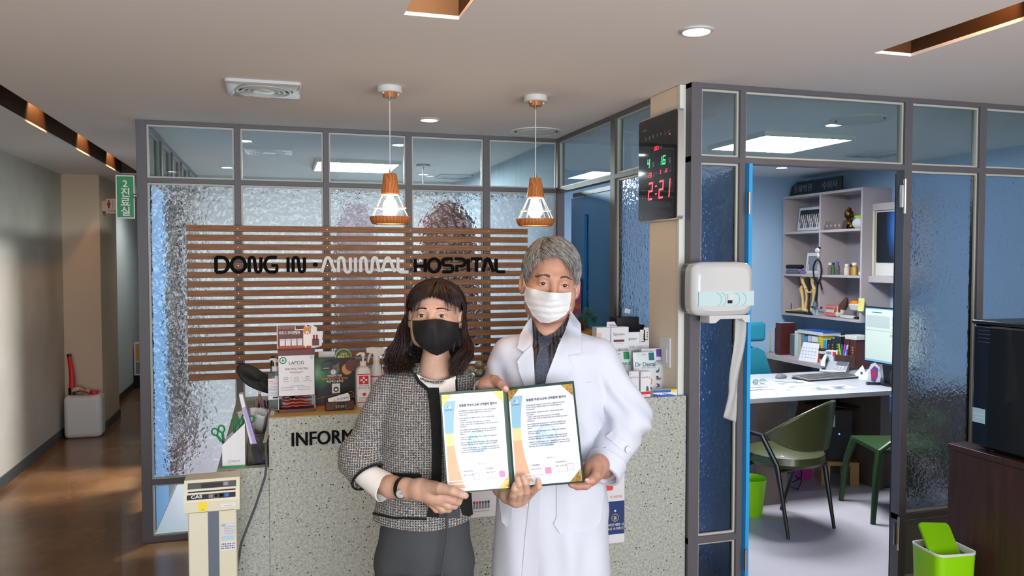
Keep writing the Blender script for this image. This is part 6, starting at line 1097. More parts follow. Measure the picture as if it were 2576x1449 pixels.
B = MB('folder_green'); a0, a1, b0, b1 = LP_(1, 0, .0), LP_(1, 1, .0), RP_(0, 0, .0), RP_(0, 1, .0); bk = Vector((0, .006, 0)); B.add([a0, b0, b1, a1, a0 + bk, b0 + bk, b1 + bk, a1 + bk], [(0, 1, 2, 3), (7, 6, 5, 4), (0, 4, 5, 1), (2, 6, 7, 3), (0, 3, 7, 4), (1, 5, 6, 2)]); B.build('spine', cert, smooth=False)
BODY = [('1.', ['동인동물병원(이하 산업체)의 직무관련 교육과정 주문에 따라 영진전문대', '학교(이하 대학교)는 협약반에 맞춤형 주문식교육 협약반(정원 2인,', '12명)을 운영한다.']), ('2.', ['협약반 교육과정은 상호 협의하여 편성하고, 교육 및 교육과정 운영에', '상호 협력한다.', '- 산업체는 교육에 필요한 전문교수요원 요청 시 적극 협조한다.', '- 산업체가 주문한 교과목 및 교육과정 운영에 관한 세부내역은 별도 협의에', '의해 결정한다.']),
        ('3.', ['협약반 학생들의 현장 실무교육을 위하여 산업체에서는 학생들에게 현장', '실습 기회를 제공하고, 대학교는 현장실습 프로그램 개발과 실습지도에', '협력한다.']), ('4.', ['산업체는 인간(1명)에 대한 취업을 약정하고 협약반 학생의 취업을 위해', '대학과 공동 노력한다.']), ('5.', ['대학교는 지역산업 및 산업체의 경쟁력 강화를 위하여 산학공동기술개발,', '첨단공동장비 활용, 애로기술 자문 및 협의과 교육 지원에 적극 협력한다.']), ('6.', ['이 협약서는 대학교와 산업체의 대표가 서명날인한 날로부터 효력을 가지며', '그 기간은 2년으로 한다. 다만, 만기일 6개월 이전에 어느 일방으로부터 해약', '통지가 없는 한 1년 단위로 그 효력이 연장된다.'])]
def cert_sheet(f, s0, s1, t0, t1, flip):
    B = MB('paper_bright'); e = .0006; nx = 10
    g = lambda a, b_, o=0: f(s0 + (s1 - s0) * a, t0 + (t1 - t0) * b_, .0012 + o)
    B.grid(lambda a, b_: g(a, b_), 13, 17)
    def band(y0, y1, m):
        N_ = 8; vs = []
        for i in range(N_ + 1): y = y0 + (y1 - y0) * i / N_; w_ = .155 + .07 * ((y - .52) / .42) ** 2 + (.10 * max(0, .45 - y) ** 1.2); vs += [g(.025, y, e), g(w_, y, e)]
        B.add(vs, [(2 * i, 2 * i + 1, 2 * i + 3, 2 * i + 2) for i in range(N_)], m)
    band(.60, .93, 'band_blue'); band(.47, .60, 'band_yellow'); band(.115, .47, 'band_peach'); band(.085, .105, 'band_peach'); band(.035, .072, 'band_peach')
    A_ = lambda cx, cy, r, m, o, q=1.: B.add([g(cx + r * math.cos(a_), cy + r * .70 * q * math.sin(a_), o) for a_ in np.linspace(0, 6.283, 25)[:-1]], [tuple(range(24))], m)
    A_(.105, .875, .038, 'white', e * 2); A_(.105, .875, .031, M('mark_teal', '#4f9cc0', .5), e * 3); A_(.115, .872, .022, 'white', e * 4); A_(.112, .876, .010, 'mark_teal', e * 5)
    tx = lambda s_, x, y, h_, m='text_ink', al='l', b_=0, mw=None: B.text(s_, (x, y), None, None, h_, m, al, bold=b_, wide=1.414, maxw=mw, fn=lambda a, b2: g(a, b2, e * 3.2))
    tx('영진전문대학교', .105, .835, .014, 'text_ink', 'c', mw=.15); tx('맞춤형 주문식교육 산학협력 협약서', .58, .865, .030, 'text_ink', 'c', .018, mw=.66)
    A_(.54, .50, .165, 'mark_blue', e * .8); A_(.56, .50, .115, 'paper_bright', e * 1.3); A_(.50, .52, .05, 'mark_blue', e * 1.8); A_(.60, .48, .045, 'mark_blue', e * 1.8)
    y = .815
    for num_, ls in BODY:
        tx(num_, .225, y, .0125)
        for l_ in ls: tx(l_, .262, y, .0142, b_=.012, mw=.66 if len(l_) > 30 else None); y -= .0215
        y -= .012
    tx('2022.   04.   15.', .58, .262, .014, 'text_ink', 'c')
    pr = (('영진전문대학교', '총장  최  재  영', 'seal_rose'), ('동인동물병원', '대표  최  동  학', 'seal_pink')); pr = pr[::-1] if flip else pr
    for i, (a_, b_, sl) in enumerate(pr):
        x = .27 + .37 * i; tx(a_, x, .195 + .012 * (i if not flip else i), .017, 'text_ink', mw=.26); tx(b_, x, .155 + .012 * i, .017, 'text_ink', mw=.26); w_ = .10 if sl == 'seal_rose' else .085; sx = x + .16 + (.05 if sl == 'seal_pink' else 0)
        yb = .105 + .012 * i; B.add([g(sx, yb, e * 3), g(sx + w_, yb, e * 3), g(sx + w_, yb + w_ * .72, e * 3), g(sx, yb + w_ * .72, e * 3)], [(0, 1, 2, 3)], sl)
        k = .006; B.add([g(sx + k, yb + k * .7, e * 3.6), g(sx + w_ - k, yb + k * .7, e * 3.6), g(sx + w_ - k, yb + w_ * .72 - k * .7, e * 3.6), g(sx + k, yb + w_ * .72 - k * .7, e * 3.6)], [(0, 1, 2, 3)], M('seal_pale', '#ead3da', .6) if sl == 'seal_rose' else M('seal_mid', '#dd8fb8', .6))
        tx('印', sx + w_ / 2, yb + .012, .045, sl, 'c'); B.add([g(x, yb - .005, e), g(sx, yb - .005, e), g(sx, yb - .003, e), g(x, yb - .003, e)], [(0, 1, 2, 3)], 'print_grey')
    B.build('certificate', cert, smooth=False)
    for cx_, cy_, dx, dy in ((0, 1, 1, -1), (1, 1, -1, -1), (0, 0, 1, 1), (1, 0, -1, 1)):
        if cy_ == 0 and ((not flip and cx_ == 0) or (flip and cx_ == 0)): continue
        B = MB('gold_corner'); k = .17; kk = .125; B.add([g(cx_, cy_, .0028), g(cx_ + dx * k, cy_, .0028), g(cx_, cy_ + dy * kk, .0028)] + [g(cx_, cy_, .0), g(cx_ + dx * k, cy_, .0), g(cx_, cy_ + dy * kk, .0)], [(0, 1, 2), (1, 2, 5, 4)]); B.build('gold_corner', cert, smooth=False)
cert_sheet(LP_, .02, .975, .015, .975, 0); cert_sheet(RP_, .03, .975, .02, .975, 1)

# ---------------------------------------------------------------- MAN
mg = Fig(1390, 2.45); man = T('person', 'grey-haired person in a white doctor coat, dark tie and white face mask', 'person', mg.w, -YAW)
rows = [(838, 1392, 60, 2.46, .060), (856, 1392, 96, 2.455, .078), (885, 1391, 126, 2.45, .104), (930, 1390, 133, 2.45, .118), (1000, 1389, 131, 2.45, .122), (1120, 1388, 134, 2.45, .120), (1240, 1389, 140, 2.45, .124), (1449, 1388, 149, 2.46, .134), (1590, 1388, 158, 2.46, .142)]
lvm = mg.lv(rows, 2.45); SR = mg.c([(1506, 897, 2.46, .058), (1581, 1052, 2.44, .064), (1513, 1192, 2.31, .053)]); SLc = mg.c([(1281, 893, 2.46, .056), (1238, 1012, 2.49, .055), (1226, 985, 2.355, .046)])
def cap_sleeve(P_, ch, k=.03, th=.008):
    d = chain(P_, ch, k); a, b = np.array(ch[-2][:3]), np.array(ch[-1][:3]); n_ = (b - a) / np.linalg.norm(b - a); pl = (P_[0] - b[0]) * n_[0] + (P_[1] - b[1]) * n_[1] + (P_[2] - b[2]) * n_[2]
    d = smax(d, pl, .004); inn = seg(P_, tuple(b - n_ * .07), tuple(b + n_ * .05), ch[-1][3] - th, ch[-1][3] - th + .002); return smax(d, -inn, .003)
zt, zb = lvm[0][0], .50
def coat(P_):
    d = loft(P_, lvm); d = smax(d, P_[2] - (zt - .004), .03); d = smax(d, zb - P_[2], .004)
    d = smin(d, chain(P_, mg.c([(1392, 868, 2.465, .050), (1500, 893, 2.46, .050)])), .045); d = smin(d, chain(P_, mg.c([(1392, 868, 2.465, .050), (1287, 889, 2.46, .048)])), .045)
    d = smax(d, -ell(P_, mg.p(1388, 818, 2.425), (.056, .075, .046)), .008)
    d = smin(d, cap_sleeve(P_, SR), .014); return smin(d, cap_sleeve(P_, SLc), .014)
V, Fq = mesh_sdf(coat, (-.26, -.22, .47), (.34, .20, 1.47), .0068)
def wr(V):
    x, y, z = V[:, 0], V[:, 1], V[:, 2]; low = np.clip((1.15 - z) / .4, 0, 1); out = .006 * low * np.sin(x * 34 + 2.2 * np.sin(z * 3.1) + y * 12) + .003 * low * np.sin(x * 71 + z * 5)
    el = np.array(SR[1][:3]); dd = np.exp(-(((V - el) ** 2).sum(1)) / .0075); out += .011 * dd * np.sin((z * .8 + x * .9) * 95 + 3 * np.sin(y * 30))
    sh = np.array(SR[0][:3]); dd = np.exp(-(((V - sh - np.array([.02, 0, -.10])) ** 2).sum(1)) / .006); out += .006 * dd * np.sin((z + 1.6 * x) * 70)
    el = np.array(SLc[1][:3]); dd = np.exp(-(((V - el - np.array([0.0, -.03, .05])) ** 2).sum(1)) / .008); out += .006 * dd * np.sin((x * 1.2 + z * .4) * 90)
    out += .0032 * np.clip((x - .02) * 20, 0, 1) * np.sin(x * 60 + z * 18 + 1.5 * np.sin(z * 22)) * np.clip((1.36 - z) * 8, 0, 1)
    out += .0035 * np.exp(-((x - .10) ** 2) / .004) * np.clip((1.35 - z) * 6, 0, 1) * np.sin(z * 26 + x * 20); return out
V = disp(V, Fq, wr); cb = bvh_np(V, Fq)
m = M('coat_white', '#c3c7d3', .8, sheen=.1); v = coords(m); bump(m, tex_noise(m, v, 700, 2), .03)
B = MB('coat_white'); add_np(B, V, Fq); coat_o = B.build('coat', man)
# head and hands in one skin mesh
HN = dict(roll=5.5, yaw=4, pitch=2, sc_=1.05, neck=[(0, .025, -.05, .052), (.004, .026, -.12, .056), (.012, .028, -.20, .064)], eh=.0037)
Mxm, Vh, Fh = make_head(mg, (1385, 710), 2.452, **HN); cb2 = bvh_np(np.concatenate([V, Vh]), np.concatenate([Fq, Fh + len(V)]))
# shirt, tie, collars
m = M('shirt_stripe', '#25262b', .6); v = coords(m); wv = nd(m, 'ShaderNodeTexWave', Scale=26, Distortion=.2); wv.bands_direction = 'X'; ln(m, v, wv.inputs[0]); ln(m, ramp(m, wv.outputs[0], [(.0, '#1b1c20'), (.70, '#26272b'), (.84, '#54544e'), (1, '#2a2b30')]), BS(m).inputs['Base Color'])
m = mottled('tie_blue', '#2d3342', '#4a5266', 330, .7, st=(.42, .6))
sh = mg.patch(cb2, [(1337, 806), (1340, 850), (1342, 885), (1346, 960), (1353, 1020), (1375, 948), (1400, 884), (1422, 836), (1434, 788), (1425, 806), (1404, 836), (1386, 846), (1366, 845), (1352, 830), (1343, 812)], 'shirt_stripe', .004, .007, relax=1); sh.build('shirt', man)
B = mg.patch(cb2, [(1353, 846), (1391, 846), (1386, 862), (1377, 875), (1381, 918), (1372, 965), (1359, 1012), (1352, 1012), (1346, 962), (1347, 918), (1357, 875), (1354, 862)], 'tie_blue', .012, .007, .006, relax=2, dfun=lambda x, z: .004 * math.sin(z * 60) * .3 + (.006 if z > mg.p(1370, 876, 2.33)[2] else 0)); B.build('tie', man)
for pl in ([(1338, 800), (1341, 845), (1343, 876), (1354, 862), (1369, 845), (1354, 832), (1345, 815)], [(1433, 784), (1424, 822), (1404, 871), (1391, 860), (1378, 845), (1398, 836), (1418, 815)]): mg.patch(cb2, pl, 'shirt_stripe', .014, .006, .004, relax=3).build('shirt_collar', man)
q = Matrix.Rotation(math.radians(22), 3, 'X'); B = MB('shirt_stripe'); B.lathe([(.072, -.045), (.068, .0), (.0635, .016), (.0605, .016), (.064, -.002), (.068, -.045)], Vector(mg.p(1387, 838, 2.468)), n=44, R=q, sy=.95); B.build('collar_stand', man)
for nm, pl, o_ in (('lapel', [(1318, 886), (1301, 909), (1306, 935), (1314, 958), (1335, 1015), (1355, 1022), (1346, 960), (1342, 884), (1338, 868), (1328, 878)], .010), ('lapel', [(1427, 894), (1443, 927), (1413, 961), (1372, 1022), (1353, 1022), (1374, 950), (1399, 884), (1405, 866), (1416, 880)], .010),
                   ('collar', [(1337, 797), (1325, 812), (1309, 840), (1301, 876), (1318, 886), (1339, 872), (1343, 845), (1341, 820)], .013), ('collar', [(1434, 779), (1461, 815), (1463, 850), (1460, 888), (1427, 894), (1403, 872), (1420, 835), (1431, 805)], .013)):
    mg.patch(cb2, pl, 'coat_white', o_, .009, .004, relax=4).build(nm, man)
mg.patch(cb, [(1332, 1100), (1334, 1245), (1322, 1340), (1313, 1449), (1308, 1580), (1345, 1580), (1352, 1449), (1360, 1245), (1362, 1100)], 'coat_white', .003, .014, .003, relax=1).build('front_placket', man)
for pl in ([(1400, 1200), (1400, 1300), (1393, 1318), (1408, 1341), (1494, 1336), (1510, 1312), (1520, 1245), (1515, 1190)], [(1262, 1225), (1290, 1250), (1286, 1308), (1274, 1326), (1262, 1312), (1254, 1250)], [(1440, 966), (1489, 961), (1488, 1046), (1470, 1064), (1444, 1060)]):
    mg.patch(cb, pl, 'coat_white', .0035, .012, .003, relax=2).build('pocket', man)
def button(u, v, r=.0105, par=man, g_=mg, bv=cb, off=.007):
    p_, n_ = g_.hit(bv, u, v, off); q = n_.to_track_quat('Z', 'Y').to_matrix(); B = MB('white_gloss'); B.lathe([(0, .0), (r, 0), (r, .002), (r * .8, .003), (r * .7, .002), (0, .002)], p_, n=20, R=q); o = B.build('button', par); B = MB('print_grey')
    for a, b_ in ((.25, .25), (-.25, .25), (.25, -.25), (-.25, -.25)): B.lathe([(r * .1, .0024), (0, .0026)], p_ + q @ Vector((a * r, b_ * r, 0)), n=6, R=q)
    return o
mg.patch(cb, [(1524, 1098), (1538, 1084), (1588, 1122), (1592, 1134), (1584, 1142), (1572, 1138)], 'coat_white', .005, .008, .004, relax=3).build('sleeve_strap', man); button(1580, 1131, off=.010); button(1322, 1270, .0085)
sa, sb = Vector(SR[1][:3]), Vector(SR[2][:3]); ql = (sb - sa).to_track_quat('Z', 'Y').to_matrix(); LL = (sb - sa).length; rs = lambda t_: .064 + (.053 - .064) * t_
B = MB('coat_white'); B.lathe([(rs(.76) + .001, LL * .76), (rs(.77) + .004, LL * .77), (rs(1) + .004, LL * 1.0), (rs(1) - .004, LL * 1.004), (rs(.9) - .006, LL * .9)], sa, n=44, R=ql); B.build('cuff', man)
Mx, V, Fq = Mxm, Vh, Fh
hb = bvh_np(V, Fq); B = MB('skin_man'); add_np(B, V, Fq)
def hand(fig, palm, fingers, kp=.014, kf=.006, h=.0022):
    P1, Fg = fig.c(palm), [fig.c(f) for f in fingers]; allp = P1 + [q for f in Fg for q in f]; lo = [min(q[i] - q[3] for q in allp) - .01 for i in range(3)]; hi = [max(q[i] + q[3] for q in allp) + .01 for i in range(3)]
    def fn(P_):
        d = chain(P_, P1, kp); f_ = None
        for f in Fg: q = chain(P_, f, .003); f_ = q if f_ is None else np.minimum(f_, q)
        return smin(d, f_, kf)
    return mesh_sdf(fn, lo, hi, h)
mr = hand(mg, [(1236, 1012, 2.47, .034), (1228, 985, 2.36, .028), (1229, 972, 2.325, .030), (1238, 966, 2.312, .027)],
          [[(1233, 962, 2.315, .021), (1245, 957, 2.295, .0155), (1260, 966, 2.262, .0122), (1270, 976, 2.245, .0100), (1274, 980, 2.244, .0085)],
           [(1245, 968, 2.315, .013), (1262, 985, 2.312, .011), (1282, 1000, 2.300, .0095)], [(1240, 978, 2.325, .013), (1260, 1000, 2.320, .011), (1280, 1016, 2.305, .0095)], [(1234, 988, 2.33, .012), (1254, 1013, 2.325, .0105), (1274, 1028, 2.31, .009)], [(1230, 996, 2.33, .011), (1246, 1022, 2.325, .0095), (1262, 1034, 2.31, .008)]])
ml_ = hand(mg, [(1520, 1176, 2.34, .034), (1505, 1170, 2.27, .029), (1494, 1184, 2.245, .029), (1487, 1200, 2.235, .024)],
           [[(1500, 1176, 2.235, .019), (1499, 1196, 2.200, .0145), (1489, 1208, 2.176, .0118), (1479, 1211, 2.170, .0095)],
            [(1490, 1207, 2.235, .014), (1474, 1221, 2.225, .0125), (1453, 1223, 2.222, .011), (1437, 1219, 2.222, .009)], [(1488, 1198, 2.245, .013), (1466, 1206, 2.250, .0115), (1445, 1203, 2.245, .0095)], [(1488, 1188, 2.25, .013), (1464, 1190, 2.256, .011), (1443, 1186, 2.250, .0095)], [(1490, 1176, 2.255, .012), (1470, 1172, 2.262, .010), (1453, 1166, 2.258, .0085)]])
for q in (mr, ml_): add_np(B, *q)
B.tube([mg.p(1360, 1560, 2.46), mg.p(1395, 900, 2.46)], [.09, .08], 12)     # trunk inside the clothes
for u, v, d, s3, R_ in ((1272, 977, 2.2345, (.0062, .0015, .0075), -.8), (1477, 1208, 2.1625, (.0065, .0018, .0055), .3)): B.sph(mg.p(u, v, d), s3, 'nail', 12, 8, Matrix.Rotation(R_, 3, 'Y'))
B.build('body', man, angle=180); eyes(Mx, man, .0037)
for n_, c_ in (('hair_grey_light', '#8a8884'), ('hair_grey', '#6f6d6a'), ('hair_grey_dark', '#4d4c4a'), ('hair_silver', '#9f9d99')): M(n_, c_, .45)
brows(Mx, man, hb, 'hair_grey_dark', .021, 60)
# trousers and shoes (below the coat)
M('trouser_dark', '#26272c', .8); M('shoe_black', '#0f0f10', .35)
def legs(parent, fig, ul, ur, d, r0, r1, m, vtop, zc=.08, name='trousers', top=None):
    a, b = fig.p(ul, vtop, d), fig.p(ur, vtop, d)
    def fn(P_):
        q = smin(chain(P_, [(*a, r0), (a[0], a[1], zc, r1)]), chain(P_, [(*b, r0), (b[0], b[1], zc, r1)]), .02)
        if top: q = smin(q, loft(P_, top) if 0 else smax(loft(P_, top), np.maximum(P_[2] - top[0][0], top[-1][0] - P_[2]), .01), .02)
        return smax(q, zc - .03 - P_[2], .004)
    V, Fq = mesh_sdf(fn, (-.28, -.2, .0), (.28, .22, (top[0][0] if top else a[2] + r0) + .03), .009)
    V = disp(V, Fq, lambda V: .004 * np.sin(V[:, 0] * 55 + np.sin(V[:, 2] * 6) * 2 + V[:, 1] * 20) * np.clip((.86 - V[:, 2]) * 5, 0, 1)); B = MB(m); add_np(B, V, Fq); o = B.build(name, parent)
    for q in (a, b):
        B = MB('shoe_black'); V2, F2 = mesh_sdf(lambda P_: smax(smin(ell(P_, (q[0], q[1] - .06, .035), (.045, .12, .045)), ell(P_, (q[0], q[1] + .02, .05), (.04, .05, .06)), .02), .003 - P_[2], .003), (q[0] - .07, q[1] - .21, -.01), (q[0] + .07, q[1] + .10, .13), .007); add_np(B, V2, F2); B.build('shoe', parent)
    return V, Fq
legs(man, mg, 1335, 1445, 2.46, .085, .062, 'trouser_dark', 1560)
# mask
def mask_form(Mx, k=1.):
    def fn(P_):
        d = ell(P_, (0, -.024, -.052), (.074 * k, .082, .086)); d = smin(d, seg(P_, (0, -.086, .004), (0, -.112, -.034), .010, .014), .035); d = smin(d, ell(P_, (0, -.074, -.066), (.040, .036, .042)), .03); return smin(d, ell(P_, (0, .0, -.02), (.0765, .075, .09)), .02)
    V, Fq = mesh_sdf(fn, (-.10, -.14, -.16), (.10, .1, .09), .004); return bvh_np(np.array([Mx @ Vector(map(float, q)) for q in V]), Fq)
fb = mask_form(Mx, 1.03); m = M('mask_white', '#cfcfd0', .85); zc0 = mg.p(1380, 772, 2.35)[2]
mk = mg.patch([fb, hb], [(1323, 721), (1350, 729), (1377, 735), (1411, 737), (1437, 735), (1436, 754), (1432, 779), (1423, 792), (1405, 804), (1380, 813), (1359, 811), (1341, 795), (1329, 773), (1320, 758), (1319, 738)], 'mask_white', .006, .0045, .0015, relax=2, dfun=lambda x, z: .0034 * math.sin((z - .16 * abs(x + .01) - zc0) * 330) * max(0, 1 - abs(z - zc0) * 24) + .0012 * noise.noise((x * 60, z * 130, 3)))
mo = mk.build('face_mask', man, angle=60); B = MB('mask_white')
def pts3(g_, l): return [Vector(g_.p(*q)) for q in l]
B.tube(pts3(mg, [(1436, 737, 2.383), (1443, 727, 2.40), (1450, 717, 2.43)]), .0013, 6); B.tube(pts3(mg, [(1433, 777, 2.378), (1441, 762, 2.40), (1452, 740, 2.435)]), .0013, 6); B.tube(pts3(mg, [(1324, 723, 2.385), (1320, 716, 2.41), (1317, 708, 2.44)]), .0013, 6); B.build('ear_loops', mo)
# hair
def dome_hair(Mx, lo_r, hl, h=.004, c=(0, .012, .040), extra=None):
    def fn(P_):
        d = ell(P_, c, lo_r)
        if extra: d = extra(P_, d)
        return smax(d, hl(P_), .008)
    V, Fq = mesh_sdf(fn, (-.2, -.125, -.26), (.2, .16, .17), h); return V, Fq
def hl_man(P_):
    y = P_[1]; z0 = np.interp(y, [-.11, -.075, -.05, -.03, .0, .03, .06], [.098, .088, .064, .026, .014, -.035, -.075]); return (z0 - P_[2]) * .8
V, Fq = dome_hair(Mx, (.0835, .103, .093), hl_man); V = np.array([Mx @ Vector(map(float, q)) for q in V], np.float32); B = MB('hair_grey'); add_np(B, V, Fq)
rr = random.Random(11); paths = []; C0, R0 = Vector((0, .012, .040)), Vector((.0850, .1045, .0945)); crown = Vector((-.028, .0, .135))
for i in range(5200):
    th = rr.uniform(-math.pi, math.pi); ph = math.acos(rr.uniform(-.35, 1)); n_ = Vector((math.sin(ph) * math.cos(th), math.sin(ph) * math.sin(th), math.cos(ph))); p_ = Vector((C0.x + R0.x * n_.x, C0.y + R0.y * n_.y, C0.z + R0.z * n_.z))
    zl = np.interp(p_.y, [-.11, -.075, -.05, -.03, .0, .03, .06], [.082, .074, .052, .020, .012, -.03, -.075]) + (.008 * math.cos(min(3, max(-3, (p_.x + .012) * 60))) if p_.y < -.05 else 0)
    if p_.z < zl: continue
    pts = [p_]; L_ = rr.uniform(.025, .046) * ((.5 if p_.x < .01 else 1.15) if (p_.y < -.05 and p_.z < .115) else 1); st = 6; wob = rr.uniform(-.35, .35); lift = rr.uniform(.0, .05)
    for k in range(st):
        q = pts[-1]; dr = (q - crown); front = max(0, min(1, (-q.y - .02) * 14)) * max(0, min(1, (q.z - .05) * 30)); dr = dr.normalized() + Vector((.9 * front * (1.5 if q.x > -.045 else -1.2), -.1 * front, -.25 + .15 * front)); dr += Vector((wob * math.sin(k), wob * .4, 0)); nn = Vector(((q.x - C0.x) / R0.x ** 2, (q.y - C0.y) / R0.y ** 2, (q.z - C0.z) / R0.z ** 2)).normalized(); dr = (dr - nn * dr.dot(nn)).normalized(); q2 = q + dr * L_ / st; e_ = Vector(((q2.x - C0.x) / R0.x, (q2.y - C0.y) / R0.y, (q2.z - C0.z) / R0.z)); s_ = (1 + lift * math.sin((k + 1) / st * 2.6)) / e_.length; pts.append(Vector((C0.x + R0.x * e_.x * s_, C0.y + R0.y * e_.y * s_, C0.z + R0.z * e_.z * s_)))
    paths.append([Mx @ q for q in pts])
ribbons(B, paths, hair_mats(['hair_grey_light', 'hair_grey', 'hair_grey', 'hair_grey_dark', 'hair_grey', 'hair_grey_light', 'hair_silver']), .0013, rr); B.build('hair', man, angle=180)

# ---------------------------------------------------------------- WOMAN
wg = Fig(1075, 2.42); wo = T('person', 'dark-haired person in a tweed jacket and grey trousers wearing a black face mask', 'person', wg.w, -YAW)
rows = [(925, 1090, 56, 2.44, .055), (943, 1086, 86, 2.43, .075), (972, 1079, 106, 2.425, .096), (1050, 1069, 110, 2.42, .112), (1150, 1067, 108, 2.42, .108), (1210, 1068, 113, 2.42, .113), (1320, 1062, 128, 2.42, .128)]
lvw = wg.lv(rows, 2.42); WL = wg.c([(980, 985, 2.43, .055), (905, 1152, 2.42, .060), (930, 1200, 2.375, .056)]); WR = wg.c([(1164, 975, 2.44, .045), (1206, 1110, 2.46, .048), (1246, 1205, 2.385, .042)]); zh = wg.p(1060, 1303, 2.42)[2]
def jacket(P_):
    d = loft(P_, lvw); d = smax(d, P_[2] - (lvw[0][0] - .006), .025); d = smax(d, zh + .02 * (P_[1] > 9) - P_[2], .004)
    d = smin(d, chain(P_, wg.c([(1085, 955, 2.44, .042), (985, 976, 2.43, .046)])), .04); d = smin(d, chain(P_, wg.c([(1090, 955, 2.44, .042), (1162, 968, 2.44, .040)])), .04)
    d = smax(d, -ell(P_, wg.p(1097, 928, 2.395), (.054, .075, .038)), .008)
    return smin(smin(d, cap_sleeve(P_, WL), .012), cap_sleeve(P_, WR), .012)
V, Fq = mesh_sdf(jacket, (-.30, -.20, .84), (.28, .22, 1.34), .006)
def wr(V):
    x, y, z = V[:, 0], V[:, 1], V[:, 2]; el = np.array(WL[1][:3]); dd = np.exp(-(((V - el - np.array([.015, -.02, .03])) ** 2).sum(1)) / .007); out = .0065 * dd * np.sin((z * 1.0 - x * .5) * 85 + 2 * np.sin(y * 30)); return out + .003 * np.clip((1.15 - z) * 5, 0, 1) * np.sin(x * 30 + z * 9) + .003 * np.exp(-((x + .075) ** 2) / .0015) * np.sin(z * 30)
V = disp(V, Fq, wr); Mxw, Vhw, Fhw = make_head(wg, (1096, 794), 2.428, roll=.5, yaw=-3, pitch=-4, sc_=.975, neck=[(0, .025, -.05, .042), (0, .028, -.12, .043), (0, .03, -.20, .060)], brow=.7, eh=.0052, zs=.93); wb = bvh_np(np.concatenate([V, Vhw]), np.concatenate([Fq, Fhw + len(V)]))
m = M('tweed', '#555453', .9, sheen=.1); v = coords(m)
def band(vec, axis, sc2, th, ph=0):
    wv = nd(m, 'ShaderNodeTexWave', Scale=sc2, Distortion=1.2, Detail=2); wv.inputs['Detail Scale'].default_value = 8; wv.bands_direction = axis; wv.inputs['Phase Offset'].default_value = ph; ln(m, vec, wv.inputs[0]); g_ = nd(m, 'ShaderNodeMath', operation='GREATER_THAN'); g_.inputs[1].default_value = th; ln(m, wv.outputs[0], g_.inputs[0]); return g_.outputs[0]
mx_ = nd(m, 'ShaderNodeMath', operation='MAXIMUM'); ln(m, band(v, 'X', 40, .80), mx_.inputs[0]); ln(m, band(v, 'Z', 44, .84), mx_.inputs[1])
nz = tex_noise(m, v, 240, 3, .7); gg = nd(m, 'ShaderNodeMath', operation='MULTIPLY'); ln(m, mx_.outputs[0], gg.inputs[0]); rz_ = nd(m, 'ShaderNodeMapRange'); rz_.inputs['From Min'].default_value = .38; rz_.inputs['From Max'].default_value = .56; ln(m, nz, rz_.inputs[0]); ln(m, rz_.outputs[0], gg.inputs[1])
dk = ramp(m, tex_noise(m, v, 300, 2, .8), [(.38, '#111112'), (.62, '#605f60')]); mm_ = nd(m, 'ShaderNodeMixRGB'); ln(m, gg.outputs[0], mm_.inputs[0]); ln(m, dk, mm_.inputs[1]); mm_.inputs[2].default_value = (*lin('#b5b1ab'), 1); ln(m, mm_.outputs[0], BS(m).inputs['Base Color']); bump(m, tex_noise(m, v, 420), .4, .001)
B = MB('tweed'); add_np(B, V, Fq); B.build('jacket', wo)
m = mottled('trim_black', '#0b0b0c', '#2e2d2c', 380, .9, st=(.55, .7), bmp=.5, bs=400); M('blouse_white', '#e2e0dc', .7)
wg.patch(wb, [(1046, 940), (1056, 958), (1078, 978), (1096, 992), (1112, 994), (1150, 992), (1150, 960), (1147, 946), (1125, 955), (1095, 957), (1066, 950)], 'blouse_white', .006, .007, relax=2).build('blouse', wo)
for pl in ([(1074, 980), (1104, 976), (1110, 1050), (1112, 1136), (1111, 1220), (1104, 1302), (1074, 1301), (1084, 1220), (1087, 1136), (1083, 1051)], [(1046, 938), (1056, 956), (1078, 975), (1104, 975), (1104, 982), (1074, 984), (1049, 962), (1040, 942)], [(1144, 938), (1150, 940), (1152, 990), (1146, 990)], [(984, 1189), (1056, 1191), (1063, 1200), (1060, 1214), (1046, 1214), (984, 1202)], [(1148, 1240), (1186, 1240), (1190, 1294), (1180, 1299), (1164, 1296)], [(938, 1288), (990, 1300), (1074, 1303), (1074, 1309), (990, 1306), (936, 1294)]):
    wg.patch(wb, pl, 'trim_black', .008, .007, .004, relax=2).build('trim', wo)
a_, b_ = np.array(WL[-2][:3]), Vector(WL[-1][:3]); ax_ = (b_ - Vector(a_)).normalized(); q = ax_.to_track_quat('Z', 'Y').to_matrix(); B = MB('trim_black'); B.tube([b_ + q @ Vector((.0565 * math.cos(t_), .0565 * math.sin(t_), 0)) for t_ in np.linspace(0, 6.283, 33)[:-1]], .0042, 6, closed=True); B.build('cuff_trim', wo)
c0, c1 = Vector(wg.p(915, 1190, 2.375)), Vector(wg.p(972, 1228, 2.325)); q = (c1 - c0).to_track_quat('Z', 'Y').to_matrix(); LL = (c1 - c0).length; B = MB('blouse_white'); B.lathe([(.036, 0), (.040, LL * .5), (.045, LL), (.042, LL + .001), (.037, LL * .5), (.034, 0)], c0, n=36, R=q); B.build('blouse_cuff', wo)
M('trouser_grey', '#3d4044', .85)
tl = wg.lv([(1282, 1070, 106, 2.42, .105), (1310, 1070, 112, 2.42, .112), (1370, 1069, 118, 2.42, .118), (1420, 1068, 121, 2.42, .11)], 2.42); tv, tf = legs(wo, wg, 1012, 1126, 2.42, .082, .075, 'trouser_grey', 1410, top=tl)
wg.patch(wb, [(1106, 1225), (1150, 1225), (1158, 1303), (1104, 1303)], 'trouser_grey', .004, .01).build('waistband', wo)
